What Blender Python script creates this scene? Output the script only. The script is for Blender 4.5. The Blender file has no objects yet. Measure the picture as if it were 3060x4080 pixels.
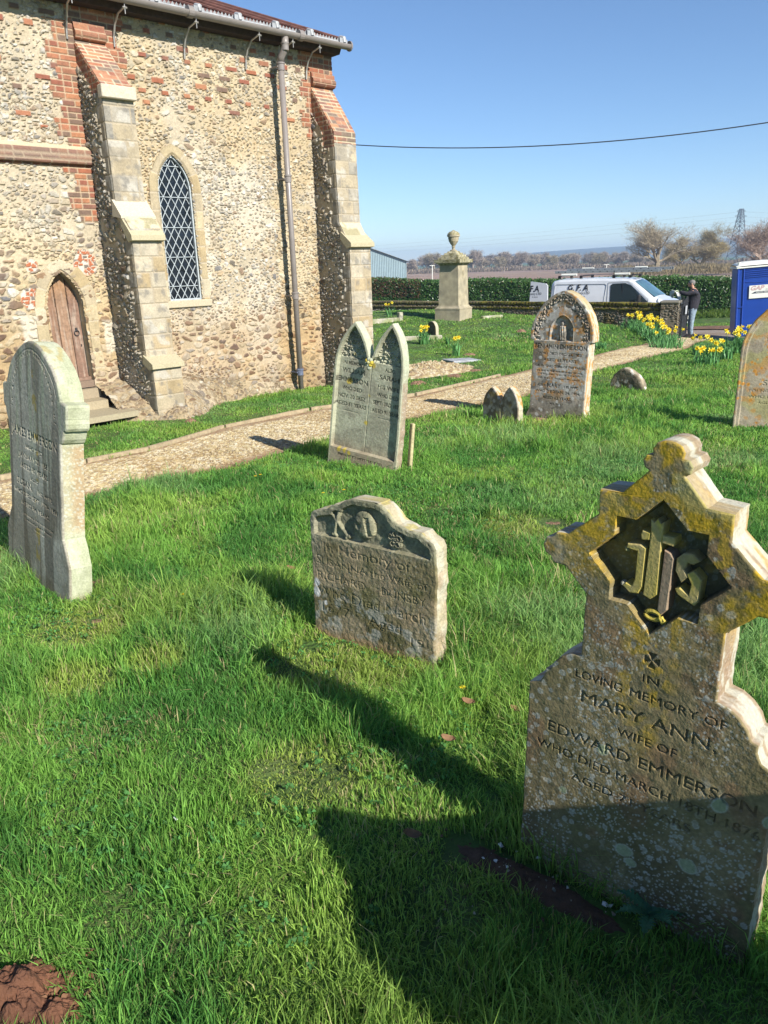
import bpy, math, random
import numpy as np
from math import sin, cos, radians, pi, atan2, hypot
from mathutils import Vector, Matrix

sc = bpy.context.scene
COL = sc.collection
# ------------------------------------------------------------------ camera, sky, sun, exposure
EYE = 1.6
FPX = 3020.0
PITCH, ROLL = radians(18.06), radians(1.76)
_F = np.array([0, cos(PITCH), -sin(PITCH)]); _U0 = np.array([0, sin(PITCH), cos(PITCH)]); _R0 = np.array([1., 0, 0])
CR = _R0 * cos(ROLL) - _U0 * sin(ROLL); CU = _R0 * sin(ROLL) + _U0 * cos(ROLL)
cam_d = bpy.data.cameras.new('camera'); cam = bpy.data.objects.new('camera', cam_d); COL.objects.link(cam)
cam_d.sensor_fit = 'VERTICAL'; cam_d.sensor_height = 36.0; cam_d.lens = FPX / 4080 * 36
cam_d.clip_start = .05; cam_d.clip_end = 9000
_M = Matrix(((CR[0], CU[0], -_F[0], 0), (CR[1], CU[1], -_F[1], 0), (CR[2], CU[2], -_F[2], EYE), (0, 0, 0, 1)))
cam.matrix_world = _M
sc.camera = cam
SUN_AZ, SUN_EL = radians(40), radians(33.5)      # light travels towards (-sin, cos): the sun is behind the camera, to the right
wd = bpy.data.worlds.new('World'); sc.world = wd; wd.use_nodes = True
nt = wd.node_tree; bg = nt.nodes['Background']
sky = nt.nodes.new('ShaderNodeTexSky'); sky.sky_type = 'NISHITA'; sky.sun_disc = False
sky.sun_elevation = SUN_EL; sky.sun_rotation = radians(180) - SUN_AZ
sky.altitude = 50; sky.air_density = .85; sky.dust_density = .02; sky.ozone_density = 5.0
hs = nt.nodes.new('ShaderNodeHueSaturation'); hs.inputs['Saturation'].default_value = 1.02; nt.links.new(sky.outputs[0], hs.inputs['Color']); nt.links.new(hs.outputs[0], bg.inputs[0]); bg.inputs[1].default_value = .088
sl = bpy.data.lights.new('sun', 'SUN'); sl.energy = 5.0; sl.angle = radians(.53); sl.color = (1, .95, .86)
so = bpy.data.objects.new('sun', sl); COL.objects.link(so); so.location = (20, -20, 30)
_t = Vector((-sin(SUN_AZ) * cos(SUN_EL), cos(SUN_AZ) * cos(SUN_EL), -sin(SUN_EL)))
so.rotation_euler = _t.to_track_quat('-Z', 'Y').to_euler()
sc.view_settings.view_transform = 'Standard'; sc.view_settings.look = 'None'; sc.view_settings.gamma = 1
sc.view_settings.exposure = 0.80
sc.cycles.max_bounces = 6; sc.cycles.diffuse_bounces = 3; sc.cycles.glossy_bounces = 3; sc.cycles.transmission_bounces = 4
sc.cycles.transparent_max_bounces = 6; sc.cycles.volume_bounces = 0
sc.cycles.use_adaptive_sampling = True; sc.cycles.adaptive_threshold = .015

# ------------------------------------------------------------------ terrain
CP = [(0,-3,0.05),(0,0,0),(0,3,-.09),(-3,5,-.15),(3,5,-.15),(0,7,-.21),(2.2,9.3,-.28),(4,9,-.27),(-1.34,13.2,-.4),(-4.6,10.3,-.31),(-.9,14.8,-.44),(2.5,24.8,-.13),(1.0,20,-.34),(2,17,-.42),(5,17,-.5),(-.2,31,-.22),(3.9,28.3,-.08),(6.4,25.7,-.33),(8.7,23.3,-.74),(7.3,23.7,-.38),(7.7,22.9,-.47),(7.5,20.7,-.66),(10.3,25.0,-1.08),(9.7,24.1,-.86),(6.9,17.7,-.57),(7.8,15,-.5),(12,12,-.4),(-10,8,-.2),(10.5,21.5,-.85),(-4,30,-.3),(-8,22,-.35),(5,33,-1.1),(0,37,-1.1),(8,30,-1.1),(11,27,-1.1),(16,21,-1.1),(16,30,-1.1),(0,48,-1.1),(16,38,-1.1),(16.4,36.5,-1.05),(28,30,-1.1),(30,10,-.6),(12,0,0),(-12,-2,0.05),(-15,45,-1.1),(-25,25,-.6),(30,55,-1.25),(0,70,-1.3),(-30,70,-1.3),(40,80,-1.4)]
_cp = np.array(CP, float)
def _tps(r2): return np.where(r2 > 1e-9, .5 * r2 * np.log(np.maximum(r2, 1e-9)), 0)
_n = len(_cp); _K = _tps(((_cp[:, None, :2] - _cp[None, :, :2]) ** 2).sum(-1)); _Pm = np.c_[np.ones(_n), _cp[:, :2]]
_wt = np.linalg.solve(np.block([[_K + .02 * np.eye(_n), _Pm], [_Pm.T, np.zeros((3, 3))]]), np.r_[_cp[:, 2], 0, 0, 0])
def sst(a, b, x):
    t = np.clip((np.asarray(x, float) - a) / (b - a), 0, 1); return t * t * (3 - 2 * t)
def terr0(x, y):
    x, y = np.broadcast_arrays(np.asarray(x, float), np.asarray(y, float)); sh = x.shape
    X, Y = x.ravel(), y.ravel(); z = _wt[-3] + _wt[-2] * X + _wt[-1] * Y
    for i in range(_n): z = z + _wt[i] * _tps((X - _cp[i, 0]) ** 2 + (Y - _cp[i, 1]) ** 2)
    t = sst(50, 90, np.hypot(X, Y - 10))
    far = -1.4 - .006 * np.clip(Y - 60, 0, 400)
    return (z * (1 - t) + far * t).reshape(sh)
# lookup grid of the near terrain keeps a million grass roots fast
_gx = np.linspace(-40, 50, 361); _gy = np.linspace(-10, 90, 401)
_GZ = terr0(*np.meshgrid(_gx, _gy))
def terr(x, y):
    x, y = np.broadcast_arrays(np.asarray(x, float), np.asarray(y, float))
    fx = np.clip((x + 40) / .25, 0, 359.999); fy = np.clip((y + 10) / .25, 0, 399.999)
    ix = fx.astype(int); iy = fy.astype(int); a = fx - ix; b = fy - iy
    z = (_GZ[iy, ix] * (1 - a) + _GZ[iy, ix + 1] * a) * (1 - b) + (_GZ[iy + 1, ix] * (1 - a) + _GZ[iy + 1, ix + 1] * a) * b
    out = (x < -40) | (x > 50) | (y < -10) | (y > 90)
    if np.any(out): z = np.where(out, terr0(x, y), z)
    return z
def ray(px, py):
    d = _F * FPX + CR * (px - 1530) - CU * (py - 2040); return d / np.linalg.norm(d[:2])
def at(px, py, D):                     # the world point seen in that direction, D metres away over the ground
    return np.array([0, 0, EYE]) + ray(px, py) * D
def G(px, py):                         # where that line of sight meets the terrain
    r = ray(px, py); t = np.exp(np.linspace(np.log(.5), np.log(400), 3000)); P = r[None] * t[:, None]
    k = int(np.argmax(EYE + P[:, 2] < terr(P[:, 0], P[:, 1]))); return np.array([P[k, 0], P[k, 1], float(terr(P[k, 0], P[k, 1]))])

# ------------------------------------------------------------------ numpy noise
def hsh(i, j, s=0):
    i = np.asarray(i).astype(np.int64); j = np.asarray(j).astype(np.int64)
    h = (i * 374761393 + j * 668265263 + s * 2147483647 + 1013904223) & 0xffffffff
    h = ((h ^ (h >> 13)) * 1274126177) & 0xffffffff
    h = ((h ^ (h >> 16)) * 2246822519) & 0xffffffff
    return ((h ^ (h >> 15)) & 0xffffff) / float(0xffffff)
def vn(x, y, s=0):
    ix = np.floor(x); iy = np.floor(y); a = x - ix; b = y - iy; a = a * a * (3 - 2 * a); b = b * b * (3 - 2 * b)
    return (hsh(ix, iy, s) * (1 - a) + hsh(ix + 1, iy, s) * a) * (1 - b) + (hsh(ix, iy + 1, s) * (1 - a) + hsh(ix + 1, iy + 1, s) * a) * b
def fbm(x, y, s=0, o=4):
    v = 0; a = .5; t = 0
    for k in range(o):
        v = v + a * vn(x * 2 ** k + 17.3 * k, y * 2 ** k - 9.1 * k, s + k * 7); t += a; a *= .5
    return v / t
def cells(u, v, cw, ch, seed, jit=.8, stag=True, sizevar=.0):
    """jittered cell pattern: distance to nearest and second nearest centre, and a random number per cell"""
    U = u / cw; V = v / ch; iu = np.floor(U); iv = np.floor(V)
    F1 = np.full(U.shape, 9.); F2 = F1.copy(); ID = np.zeros(U.shape); DX = np.zeros(U.shape); DY = np.zeros(U.shape)
    for dj in (-1, 0, 1):
        for di in (-1, 0, 1):
            ci = iu + di; cj = iv + dj
            off = np.where(np.mod(cj, 2) == 0, .5, 0) if stag else 0
            px = ci + off * .5 + .5 + jit * (hsh(ci, cj, seed) - .5); py = cj + .5 + jit * (hsh(ci, cj, seed + 1) - .5)
            w = 1 + sizevar * (hsh(ci, cj, seed + 3) - .5)
            dx = U - px; dy = V - py; D = np.sqrt(dx * dx + dy * dy) * w
            near = D < F1
            F2 = np.where(near, F1, np.minimum(F2, D)); ID = np.where(near, hsh(ci, cj, seed + 2), ID)
            DX = np.where(near, dx, DX); DY = np.where(near, dy, DY); F1 = np.where(near, D, F1)
    return F1, F2, ID, DX, DY
def mix(a, b, t):
    t = np.asarray(t)[..., None]; return np.asarray(a) * (1 - t) + np.asarray(b) * t
def pal(cols, t):
    cols = np.array(cols); k = np.clip((t * len(cols)).astype(int), 0, len(cols) - 1); return cols[k]
def pip(x, y, poly):
    x = np.asarray(x); y = np.asarray(y); ins = np.zeros(x.shape, bool); n = len(poly)
    for i in range(n):
        x1, y1 = poly[i]; x2, y2 = poly[(i + 1) % n]
        if y1 == y2: continue
        c = ((y1 > y) != (y2 > y)) & (x < (x2 - x1) * (y - y1) / (y2 - y1) + x1); ins ^= c
    return ins
def segdist(x, y, poly, closed=True):
    d = np.full(np.shape(x), 1e9); n = len(poly)
    for i in range(n if closed else n - 1):
        ax, ay = poly[i]; bx, by = poly[(i + 1) % n]; vx, vy = bx - ax, by - ay; L = vx * vx + vy * vy + 1e-12
        t = np.clip(((x - ax) * vx + (y - ay) * vy) / L, 0, 1)
        d = np.minimum(d, (x - ax - t * vx) ** 2 + (y - ay - t * vy) ** 2)
    return np.sqrt(d)

# ------------------------------------------------------------------ mesh building
class MB:
    def __init__(s): s.V = []; s.F = []; s.C = []; s.n = 0; s.hascol = False
    def add(s, V, F, col=None):
        V = np.asarray(V, float).reshape(-1, 3); b = s.n
        for f in F:
            f = np.asarray(f)
            if f.ndim == 1: f = f[None]
            if f.size: s.F.append(f.astype(np.int64) + b)
        s.V.append(V); s.n += len(V)
        if col is None: c = np.tile([1., 1, 1], (len(V), 1))
        else:
            c = np.asarray(col, float); s.hascol = True
            c = np.tile(c, (len(V), 1)) if c.ndim == 1 else c.reshape(-1, 3)
        s.C.append(c); return s
    def grid(s, P, col=None, mask=None):
        nv, nu = P.shape[:2]; I = np.arange(nv * nu).reshape(nv, nu)
        Q = np.stack([I[:-1, :-1], I[:-1, 1:], I[1:, 1:], I[1:, :-1]], -1)
        Q = Q[mask] if mask is not None else Q.reshape(-1, 4)
        return s.add(P, [Q], None if col is None else np.broadcast_to(col, P.shape))
    def box(s, c, size, rot=0, M=None, col=None, taper=1.0, bev=0):
        sx, sy, sz = np.array(size) / 2.
        b = min(bev, sx * .9, sy * .9, sz * .9)
        if b > 0:
            pts = []
            for z in (-1, 1):
                for (a, d) in ((-1, -1), (1, -1), (1, 1), (-1, 1)):
                    pts += [(a * (sx - b), d * (sy - b), z * sz), (a * sx, d * (sy - b), z * (sz - b)), (a * (sx - b), d * sy, z * (sz - b))]
            V = np.array(pts); import_hull = _hull(V); F = import_hull
        else:
            V = np.array([(x * sx, y * sy, z * sz) for z in (-1, 1) for (x, y) in ((-1, -1), (1, -1), (1, 1), (-1, 1))], float)
            F = [np.array([(3, 2, 1, 0), (4, 5, 6, 7), (0, 1, 5, 4), (1, 2, 6, 5), (2, 3, 7, 6), (3, 0, 4, 7)])]
        if taper != 1: V[V[:, 2] > 0, :2] *= taper
        if rot: R = np.array([[cos(rot), -sin(rot), 0], [sin(rot), cos(rot), 0], [0, 0, 1]]); V = V @ R.T
        if M is not None: V = V @ np.array(M).T
        return s.add(V + np.array(c), F, col)
    def tube(s, pts, rad, n=8, cap=True, col=None, sq=1.0):
        pts = np.array(pts, float); m = len(pts); rad = np.broadcast_to(rad, (m,))
        T = np.gradient(pts, axis=0); T /= np.linalg.norm(T, axis=1)[:, None] + 1e-12
        ref = np.array([0, 0, 1.]) if abs(T[0, 2]) < .9 else np.array([1., 0, 0])
        A = np.cross(T, ref); A /= np.linalg.norm(A, axis=1)[:, None] + 1e-12; B = np.cross(T, A)
        th = np.arange(n) * 2 * pi / n
        V = pts[:, None] + rad[:, None, None] * (A[:, None] * np.cos(th)[None, :, None] + sq * B[:, None] * np.sin(th)[None, :, None])
        I = np.arange(m * n).reshape(m, n); J = np.roll(I, -1, 1)
        F = [np.stack([I[:-1], J[:-1], J[1:], I[1:]], -1).reshape(-1, 4)]
        if cap: F += [I[0][::-1], I[-1]]
        return s.add(V, F, col)
    def lathe(s, prof, c=(0, 0, 0), n=20, col=None):
        prof = np.array(prof, float); th = np.arange(n) * 2 * pi / n
        V = np.stack([prof[:, 0, None] * np.cos(th), prof[:, 0, None] * np.sin(th), np.repeat(prof[:, 1, None], n, 1)], -1) + np.array(c)
        I = np.arange(len(prof) * n).reshape(-1, n); J = np.roll(I, -1, 1)
        return s.add(V, [np.stack([I[:-1], J[:-1], J[1:], I[1:]], -1).reshape(-1, 4), I[0][::-1], I[-1]], col)
    def prism(s, poly, o, ax, ay, an, t0, t1, col=None, caps=True):
        """polygon in plane (ax, ay) at origin o, extruded along an from t0 to t1"""
        p = np.array(poly, float); o = np.array(o, float); ax, ay, an = map(lambda q: np.array(q, float), (ax, ay, an)); k = len(p)
        base = o + p[:, :1] * ax + p[:, 1:] * ay
        V = np.vstack([base + an * t0, base + an * t1]); i = np.arange(k); j = (i + 1) % k
        F = [np.stack([i, j, j + k, i + k], -1)]
        if caps: F += [i[::-1], i + k]
        return s.add(V, F, col)
    def ball(s, c, r, n=10, col=None, noise=0, seed=0):
        r = np.broadcast_to(r, (3,)); th = np.linspace(0, pi, n // 2 + 2); ph = np.arange(n) * 2 * pi / n
        V = np.stack([np.sin(th)[:, None] * np.cos(ph), np.sin(th)[:, None] * np.sin(ph), np.repeat(np.cos(th)[:, None], n, 1)], -1)
        if noise: V = V * (1 + noise * (hsh(np.arange(V.shape[0])[:, None], np.arange(n)[None], seed) - .5))[..., None]
        V[0] = (0, 0, 1); V[-1] = (0, 0, -1)
        I = np.arange(len(th) * n).reshape(-1, n); J = np.roll(I, -1, 1)
        return s.add(V * r + np.array(c), [np.stack([I[:-1], J[:-1], J[1:], I[1:]], -1).reshape(-1, 4)], col)
    def build(s, name, mat=None, parent=None, smooth=False):
        V = np.concatenate(s.V).astype(np.float32); me = bpy.data.meshes.new(name)
        me.vertices.add(len(V)); me.vertices.foreach_set('co', V.ravel())
        li = np.concatenate([f.ravel() for f in s.F]); tot = np.concatenate([np.full(len(f), f.shape[1]) for f in s.F])
        st = np.concatenate([[0], np.cumsum(tot)[:-1]])
        me.loops.add(len(li)); me.loops.foreach_set('vertex_index', li.astype(np.int32))
        me.polygons.add(len(tot)); me.polygons.foreach_set('loop_start', st.astype(np.int32))
        try: me.polygons.foreach_set('loop_total', tot.astype(np.int32))
        except Exception: pass
        me.polygons.foreach_set('use_smooth', np.full(len(tot), bool(smooth)))
        if s.hascol:
            C = np.concatenate(s.C); ca = me.color_attributes.new('Col', 'FLOAT_COLOR', 'POINT')
            ca.data.foreach_set('color', np.c_[C, np.ones(len(C))].astype(np.float32).ravel())
        me.update(calc_edges=True)
        if mat is not None: me.materials.append(mat)
        o = bpy.data.objects.new(name, me); COL.objects.link(o)
        if parent is not None: o.parent = parent
        return o
def _hull(V):
    import bmesh
    bm = bmesh.new(); vs = [bm.verts.new(v) for v in V]; bm.verts.index_update()
    r = bmesh.ops.convex_hull(bm, input=vs); F = [np.array([v.index for v in f.verts]) for f in bm.faces]; bm.free(); return F

def empty(name, loc=(0, 0, 0), rz=0):
    o = bpy.data.objects.new(name, None); COL.objects.link(o); o.location = loc; o.rotation_euler = (0, 0, rz); o.empty_display_size = .2; return o
def tag(o, label=None, cat=None, group=None, kind=None):
    if label: o['label'] = label
    if cat: o['category'] = cat
    if group: o['group'] = group
    if kind: o['kind'] = kind
    return o

# ------------------------------------------------------------------ materials
def mat(name, color=None, rough=.85, var=.25, scale=20., bump=.3, bscale=60., bdist=.01, metal=0, spec=.3, trans=0, attr=False, gain=1., space='Object', tint2=None, t2scale=3., coat=0):
    m = bpy.data.materials.new(name); m.use_nodes = True; nt = m.node_tree; N = nt.nodes; L = nt.links
    b = N['Principled BSDF']; b.inputs['Roughness'].default_value = rough; b.inputs['Metallic'].default_value = metal
    b.inputs['Specular IOR Level'].default_value = spec
    if coat: b.inputs['Coat Weight'].default_value = coat
    tc = N.new('ShaderNodeTexCoord'); out = tc.outputs[space]
    if attr:
        a = N.new('ShaderNodeAttribute'); a.attribute_name = 'Col'; base = a.outputs['Color']
    else:
        rgb = N.new('ShaderNodeRGB'); rgb.outputs[0].default_value = (*color, 1); base = rgb.outputs[0]
    if gain != 1:
        gn = N.new('ShaderNodeVectorMath'); gn.operation = 'SCALE'; gn.inputs['Scale'].default_value = gain; L.new(base, gn.inputs[0]); base = gn.outputs[0]
    if tint2 is not None:
        n2 = N.new('ShaderNodeTexNoise'); n2.inputs['Scale'].default_value = t2scale; n2.inputs['Detail'].default_value = 6; L.new(out, n2.inputs['Vector'])
        r2 = N.new('ShaderNodeValToRGB'); r2.color_ramp.elements[0].position = .42; r2.color_ramp.elements[1].position = .62; L.new(n2.outputs['Fac'], r2.inputs[0])
        mx = N.new('ShaderNodeMix'); mx.data_type = 'RGBA'; L.new(r2.outputs[0], mx.inputs['Factor']); L.new(base, mx.inputs['A']); mx.inputs['B'].default_value = (*tint2, 1); base = mx.outputs['Result']
    if var:
        n = N.new('ShaderNodeTexNoise'); n.inputs['Scale'].default_value = scale; n.inputs['Detail'].default_value = 5; L.new(out, n.inputs['Vector'])
        mr = N.new('ShaderNodeMapRange'); mr.inputs[1].default_value = .3; mr.inputs[2].default_value = .7; mr.inputs[3].default_value = 1 - var; mr.inputs[4].default_value = 1 + var; L.new(n.outputs['Fac'], mr.inputs[0])
        mm = N.new('ShaderNodeVectorMath'); mm.operation = 'SCALE'; L.new(base, mm.inputs[0]); L.new(mr.outputs[0], mm.inputs['Scale']); base = mm.outputs[0]
    L.new(base, b.inputs['Base Color'])
    if bump:
        n = N.new('ShaderNodeTexNoise'); n.inputs['Scale'].default_value = bscale; n.inputs['Detail'].default_value = 6; L.new(out, n.inputs['Vector'])
        bp = N.new('ShaderNodeBump'); bp.inputs['Strength'].default_value = bump; bp.inputs['Distance'].default_value = bdist; L.new(n.outputs['Fac'], bp.inputs['Height']); L.new(bp.outputs[0], b.inputs['Normal'])
    if trans:
        t = N.new('ShaderNodeBsdfTranslucent'); L.new(base, t.inputs[0]); ms = N.new('ShaderNodeMixShader'); ms.inputs[0].default_value = trans
        L.new(b.outputs[0], ms.inputs[1]); L.new(t.outputs[0], ms.inputs[2]); L.new(ms.outputs[0], N['Material Output'].inputs[0])
    return m
M_mason = mat('masonry', attr=True, gain=.77, var=.14, scale=45, bump=.5, bscale=90, bdist=.006)
M_stone = mat('weathered_stone', attr=True, var=.16, scale=110, bump=.6, bscale=160, bdist=.0025, rough=.9)
M_gravel = mat('gravel', attr=True, gain=.82, var=.15, scale=60, bump=.4, bscale=150, bdist=.003)
M_soil = mat('soil', (.10, .05, .028), tint2=(.17, .09, .05), t2scale=14, bump=1, bscale=45, bdist=.02, var=.3, scale=30)
M_leaf = mat('grass_blades', attr=True, rough=.6, var=0, bump=0, spec=.2, trans=.5)
M_plant = mat('plant_leaf', attr=True, rough=.45, var=.12, scale=30, bump=0, spec=.35, trans=.25)
M_gutter = mat('taupe_painted_metal', (.21, .185, .17), rough=.38, var=.07, scale=9, bump=.1, bscale=25, spec=.5)
M_lead = mat('lead_sheet', (.30, .31, .32), rough=.5, var=.25, scale=14, bump=.3, bscale=20, bdist=.01)
M_roof = mat('roof_covering', (.16, .075, .055), rough=.6, var=.35, scale=5, bump=.3, bscale=25)
M_ironblk = mat('black_iron', (.025, .025, .028), rough=.5, var=.2, bump=.3, bscale=60, bdist=.002, spec=.5)
M_steel = mat('stainless_bracket', (.42, .40, .37), rough=.4, var=.1, bump=0, metal=.6)
M_door = mat('old_oak_boards', attr=True, rough=.75, var=.22, scale=24, bump=.5, bscale=40, bdist=.004)
M_wood = mat('grey_wood', (.34, .27, .17), rough=.85, var=.25, scale=18, bump=.6, bscale=50, bdist=.004)
M_frame = mat('window_lead_frame', (.36, .40, .42), rough=.55, var=.15, scale=20, bump=.2)
def glass_dark(name, col=(.010, .013, .018), rough=.10):
    m = mat(name, col, rough=rough, var=.5, scale=6, bump=.35, bscale=9, bdist=.03, spec=.35); return m
M_glass = glass_dark('window_glass')
M_vanglass = mat('van_glass', (.02, .03, .035), rough=.04, var=0, bump=0, spec=.9)
M_vanpaint = mat('white_van_paint', (.58, .60, .63), rough=.28, var=.05, scale=2.5, bump=0, spec=.5, coat=.5)
M_black = mat('black_plastic', (.02, .02, .022), rough=.55, var=.15, bump=0)
M_dark = mat('dark_lettering', (.015, .018, .025), rough=.6, var=0, bump=0)
M_white = mat('white_plastic', (.68, .68, .62), rough=.5, var=.08, scale=4, bump=.1, bscale=12)
M_blue = mat('blue_plastic', (.008, .045, .28), rough=.35, var=.08, scale=5, bump=.06, bscale=14, spec=.5)
M_alu = mat('ladder_aluminium', (.45, .46, .46), rough=.4, metal=.7, var=.15, bump=0)
M_bark = mat('bark', attr=True, var=.2, scale=3, bump=.4, bscale=12, bdist=.03)
M_hedge = mat('hedge_leaves', attr=True, rough=.35, var=0, bump=0, spec=.5, trans=.15)
M_petal = mat('daffodil_petals', attr=True, rough=.6, var=.05, bump=0, trans=.3)

# ================================================================== THE CHURCH
CH0 = np.array([-1.339, 13.223, 0.]); CD = np.array([.737, .676, 0.]); CD /= np.linalg.norm(CD); CN = np.array([CD[1], -CD[0], 0.])
church = empty('church', CH0, atan2(CD[1], CD[0]))
tag(church, 'old flint and brick church wall with buttresses, pointed door and lattice window', 'church')
# church local frame: x along the wall to the right, y INTO the building, z up; offsets outwards are negative y
MORT = np.array([.50, .42, .295])
STON = [(.58, .55, .48), (.44, .40, .32), (.33, .31, .28), (.50, .41, .27), (.27, .24, .20), (.56, .51, .42), (.16, .155, .16), (.44, .33, .20), (.26, .17, .11), (.50, .47, .42), (.12, .10, .08), (.40, .36, .29), (.62, .60, .56), (.36, .29, .20)]
DSTON = [(.20, .13, .09), (.26, .18, .12), (.36, .30, .22), (.15, .10, .08), (.45, .38, .27), (.24, .17, .12), (.55, .50, .40), (.30, .19, .12), (.18, .14, .12), (.50, .43, .30)]
BRK = [(.36, .13, .07), (.30, .11, .07), (.40, .17, .095), (.25, .12, .085), (.42, .19, .10), (.20, .13, .095), (.33, .15, .09)]
def f_flint(u, v, big=0., lively=1.):
    """rubble of flint nodules in cream mortar: relief in metres and colour"""
    wu = u + .05 * (fbm(u * 9, v * 9, 3) - .5); wv = v + .04 * (fbm(u * 9, v * 9, 9) - .5)
    A = cells(wu, wv, .068, .047, 11, .9, sizevar=.8); B = cells(wu, wv, .135, .080, 31, .95, sizevar=.7)
    sel = fbm(u * 1.6, v * 1.9, 5) + .35 * (big - .5) > .53
    F1, F2, ID = [np.where(sel, b, a) for a, b in zip(A[:3], B[:3])]; F2 = F2 + .10 * (fbm(u * 38, v * 38, 71) - .5)
    e = F2 - F1; th = .05 + .32 * hsh(np.floor(ID * 9999), 0, 4) ** 1.5 + .15 * sst(.5, .62, fbm(u * 2.3, v * 2.3, 40)) * (1 - .7 * np.clip(big, 0, 1))
    m = sst(th, th + .14, e); dome = np.sqrt(np.clip(1 - (F1 / .62) ** 2, 0, 1))
    tiltx = hsh(np.floor(ID * 9999), 7, 4) - .5
    ty = hsh(np.floor(ID * 9999), 8, 4) - .5; h = m * (.007 + .009 * dome + .007 * hsh(np.floor(ID * 9999), 3, 4)) + m * (.022 * tiltx * np.where(sel, B[3], A[3]) + .018 * ty * np.where(sel, B[4], A[4])) + .006 * fbm(u * 25, v * 25, 8)
    c1 = pal(STON, hsh(np.floor(ID * 99991), 1, 2)); c2 = pal(DSTON, hsh(np.floor(ID * 99991), 1, 2))
    c = mix(c1, c2, np.clip(big, 0, 1) * (hsh(np.floor(ID * 7777), 2, 2) < .8))
    c = c * (.72 + .55 * fbm(u * 30, v * 30, 22))[..., None]
    rind = (fbm(u * 14, v * 14, 77) > .56) & (ID > .35); c = np.where(rind[..., None], c * .5 + np.array([.60, .56, .47]) * .5, c)
    mo = MORT * (.80 + .42 * fbm(u * 3, v * 3, 50))[..., None]; mo = mix(mo, [.60, .54, .43], sst(.55, .68, fbm(u * 1.4, v * 1.1, 66)) * .7)
    mo = mo * (.8 + .4 * fbm(u * 40, v * 40, 5))[..., None]
    return h, mix(mo, c, m)
def f_brick(u, v, L=.225, Hh=.073, j=.011, seed=0, tone=1.):
    k = np.floor(v / Hh); uo = u + np.where(np.mod(k, 2) == 0, 0, L / 2); i = np.floor(uo / L)
    half = hsh(i, k, seed + 9) < .35; fu = uo - i * L; fv = v - k * Hh
    d = np.minimum(np.minimum(fu, L - fu), np.minimum(fv, Hh - fv)); d = np.where(half, np.minimum(d, np.abs(fu - L / 2)), d)
    idx = hsh(i * 2 + np.where(half & (fu > L / 2), 1, 0), k, seed)
    m = sst(j * .4, j * .9, d)
    c = pal(BRK, idx) * (.75 + .5 * fbm(u * 22, v * 22, 4))[..., None] * tone
    return m * (.008 + .003 * idx) + .003 * fbm(u * 30, v * 30, 6), mix(np.array([.52, .40, .27]), c, m)
def f_ashlar(u, v, L=.30, Hh=.22, seed=0, warm=.5):
    k = np.floor(v / Hh); uo = u + hsh(k, 3, seed) * L; i = np.floor(uo / L); fu = uo - i * L; fv = v - k * Hh
    d = np.minimum(np.minimum(fu, L - fu), np.minimum(fv, Hh - fv)); m = sst(.004, .012, d); idx = hsh(i, k, seed + 1)
    cs = [(.40, .37, .31), (.50, .42, .29), (.36, .34, .30), (.55, .46, .32), (.45, .41, .34), (.58, .52, .41)]
    cw = [(.56, .44, .27), (.60, .50, .34), (.50, .42, .29), (.62, .54, .40), (.52, .40, .23)]
    c = mix(pal(cs, idx), pal(cw, idx), warm)
    st = fbm(u * 7, v * 7, 70 + seed); c = c * (.62 + .62 * st)[..., None]
    c = mix(c, [.62, .58, .50], sst(.58, .66, fbm(u * 5 + 9, v * 6, 90)) * .7)
    c = mix(c, [.22, .21, .19], sst(.60, .72, fbm(u * 11, v * 9, 97)) * .6)
    return m * .007 + .004 * fbm(u * 20, v * 20, 12), mix(np.array([.50, .42, .30]), c, m) * .88

def arch(w, z0, zs, za, n=14):
    """left foot, up, over the pointed head and down to the right foot"""
    h = za - zs; c = (h * h - w * w / 4) / w; R = w / 2 + c; P = [(-w / 2, z0), (-w / 2, z0 + (zs - z0) * .5), (-w / 2, zs)]
    t1 = atan2(h, c)
    for k in range(1, n + 1):
        t = t1 * k / n; P.append((c - R * cos(t), zs + R * sin(t)))
    return P + [(-x, z) for x, z in P[-2::-1]]
DOOR_X, WIN_X = -3.90, -2.065
door_path = arch(.48, .06, 1.17, 1.64); win_path = arch(.53, 1.18, 2.70, 3.17)
door_poly = [(x + DOOR_X, z) for x, z in door_path]; win_poly = [(x + WIN_X, z) for x, z in win_path]

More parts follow.
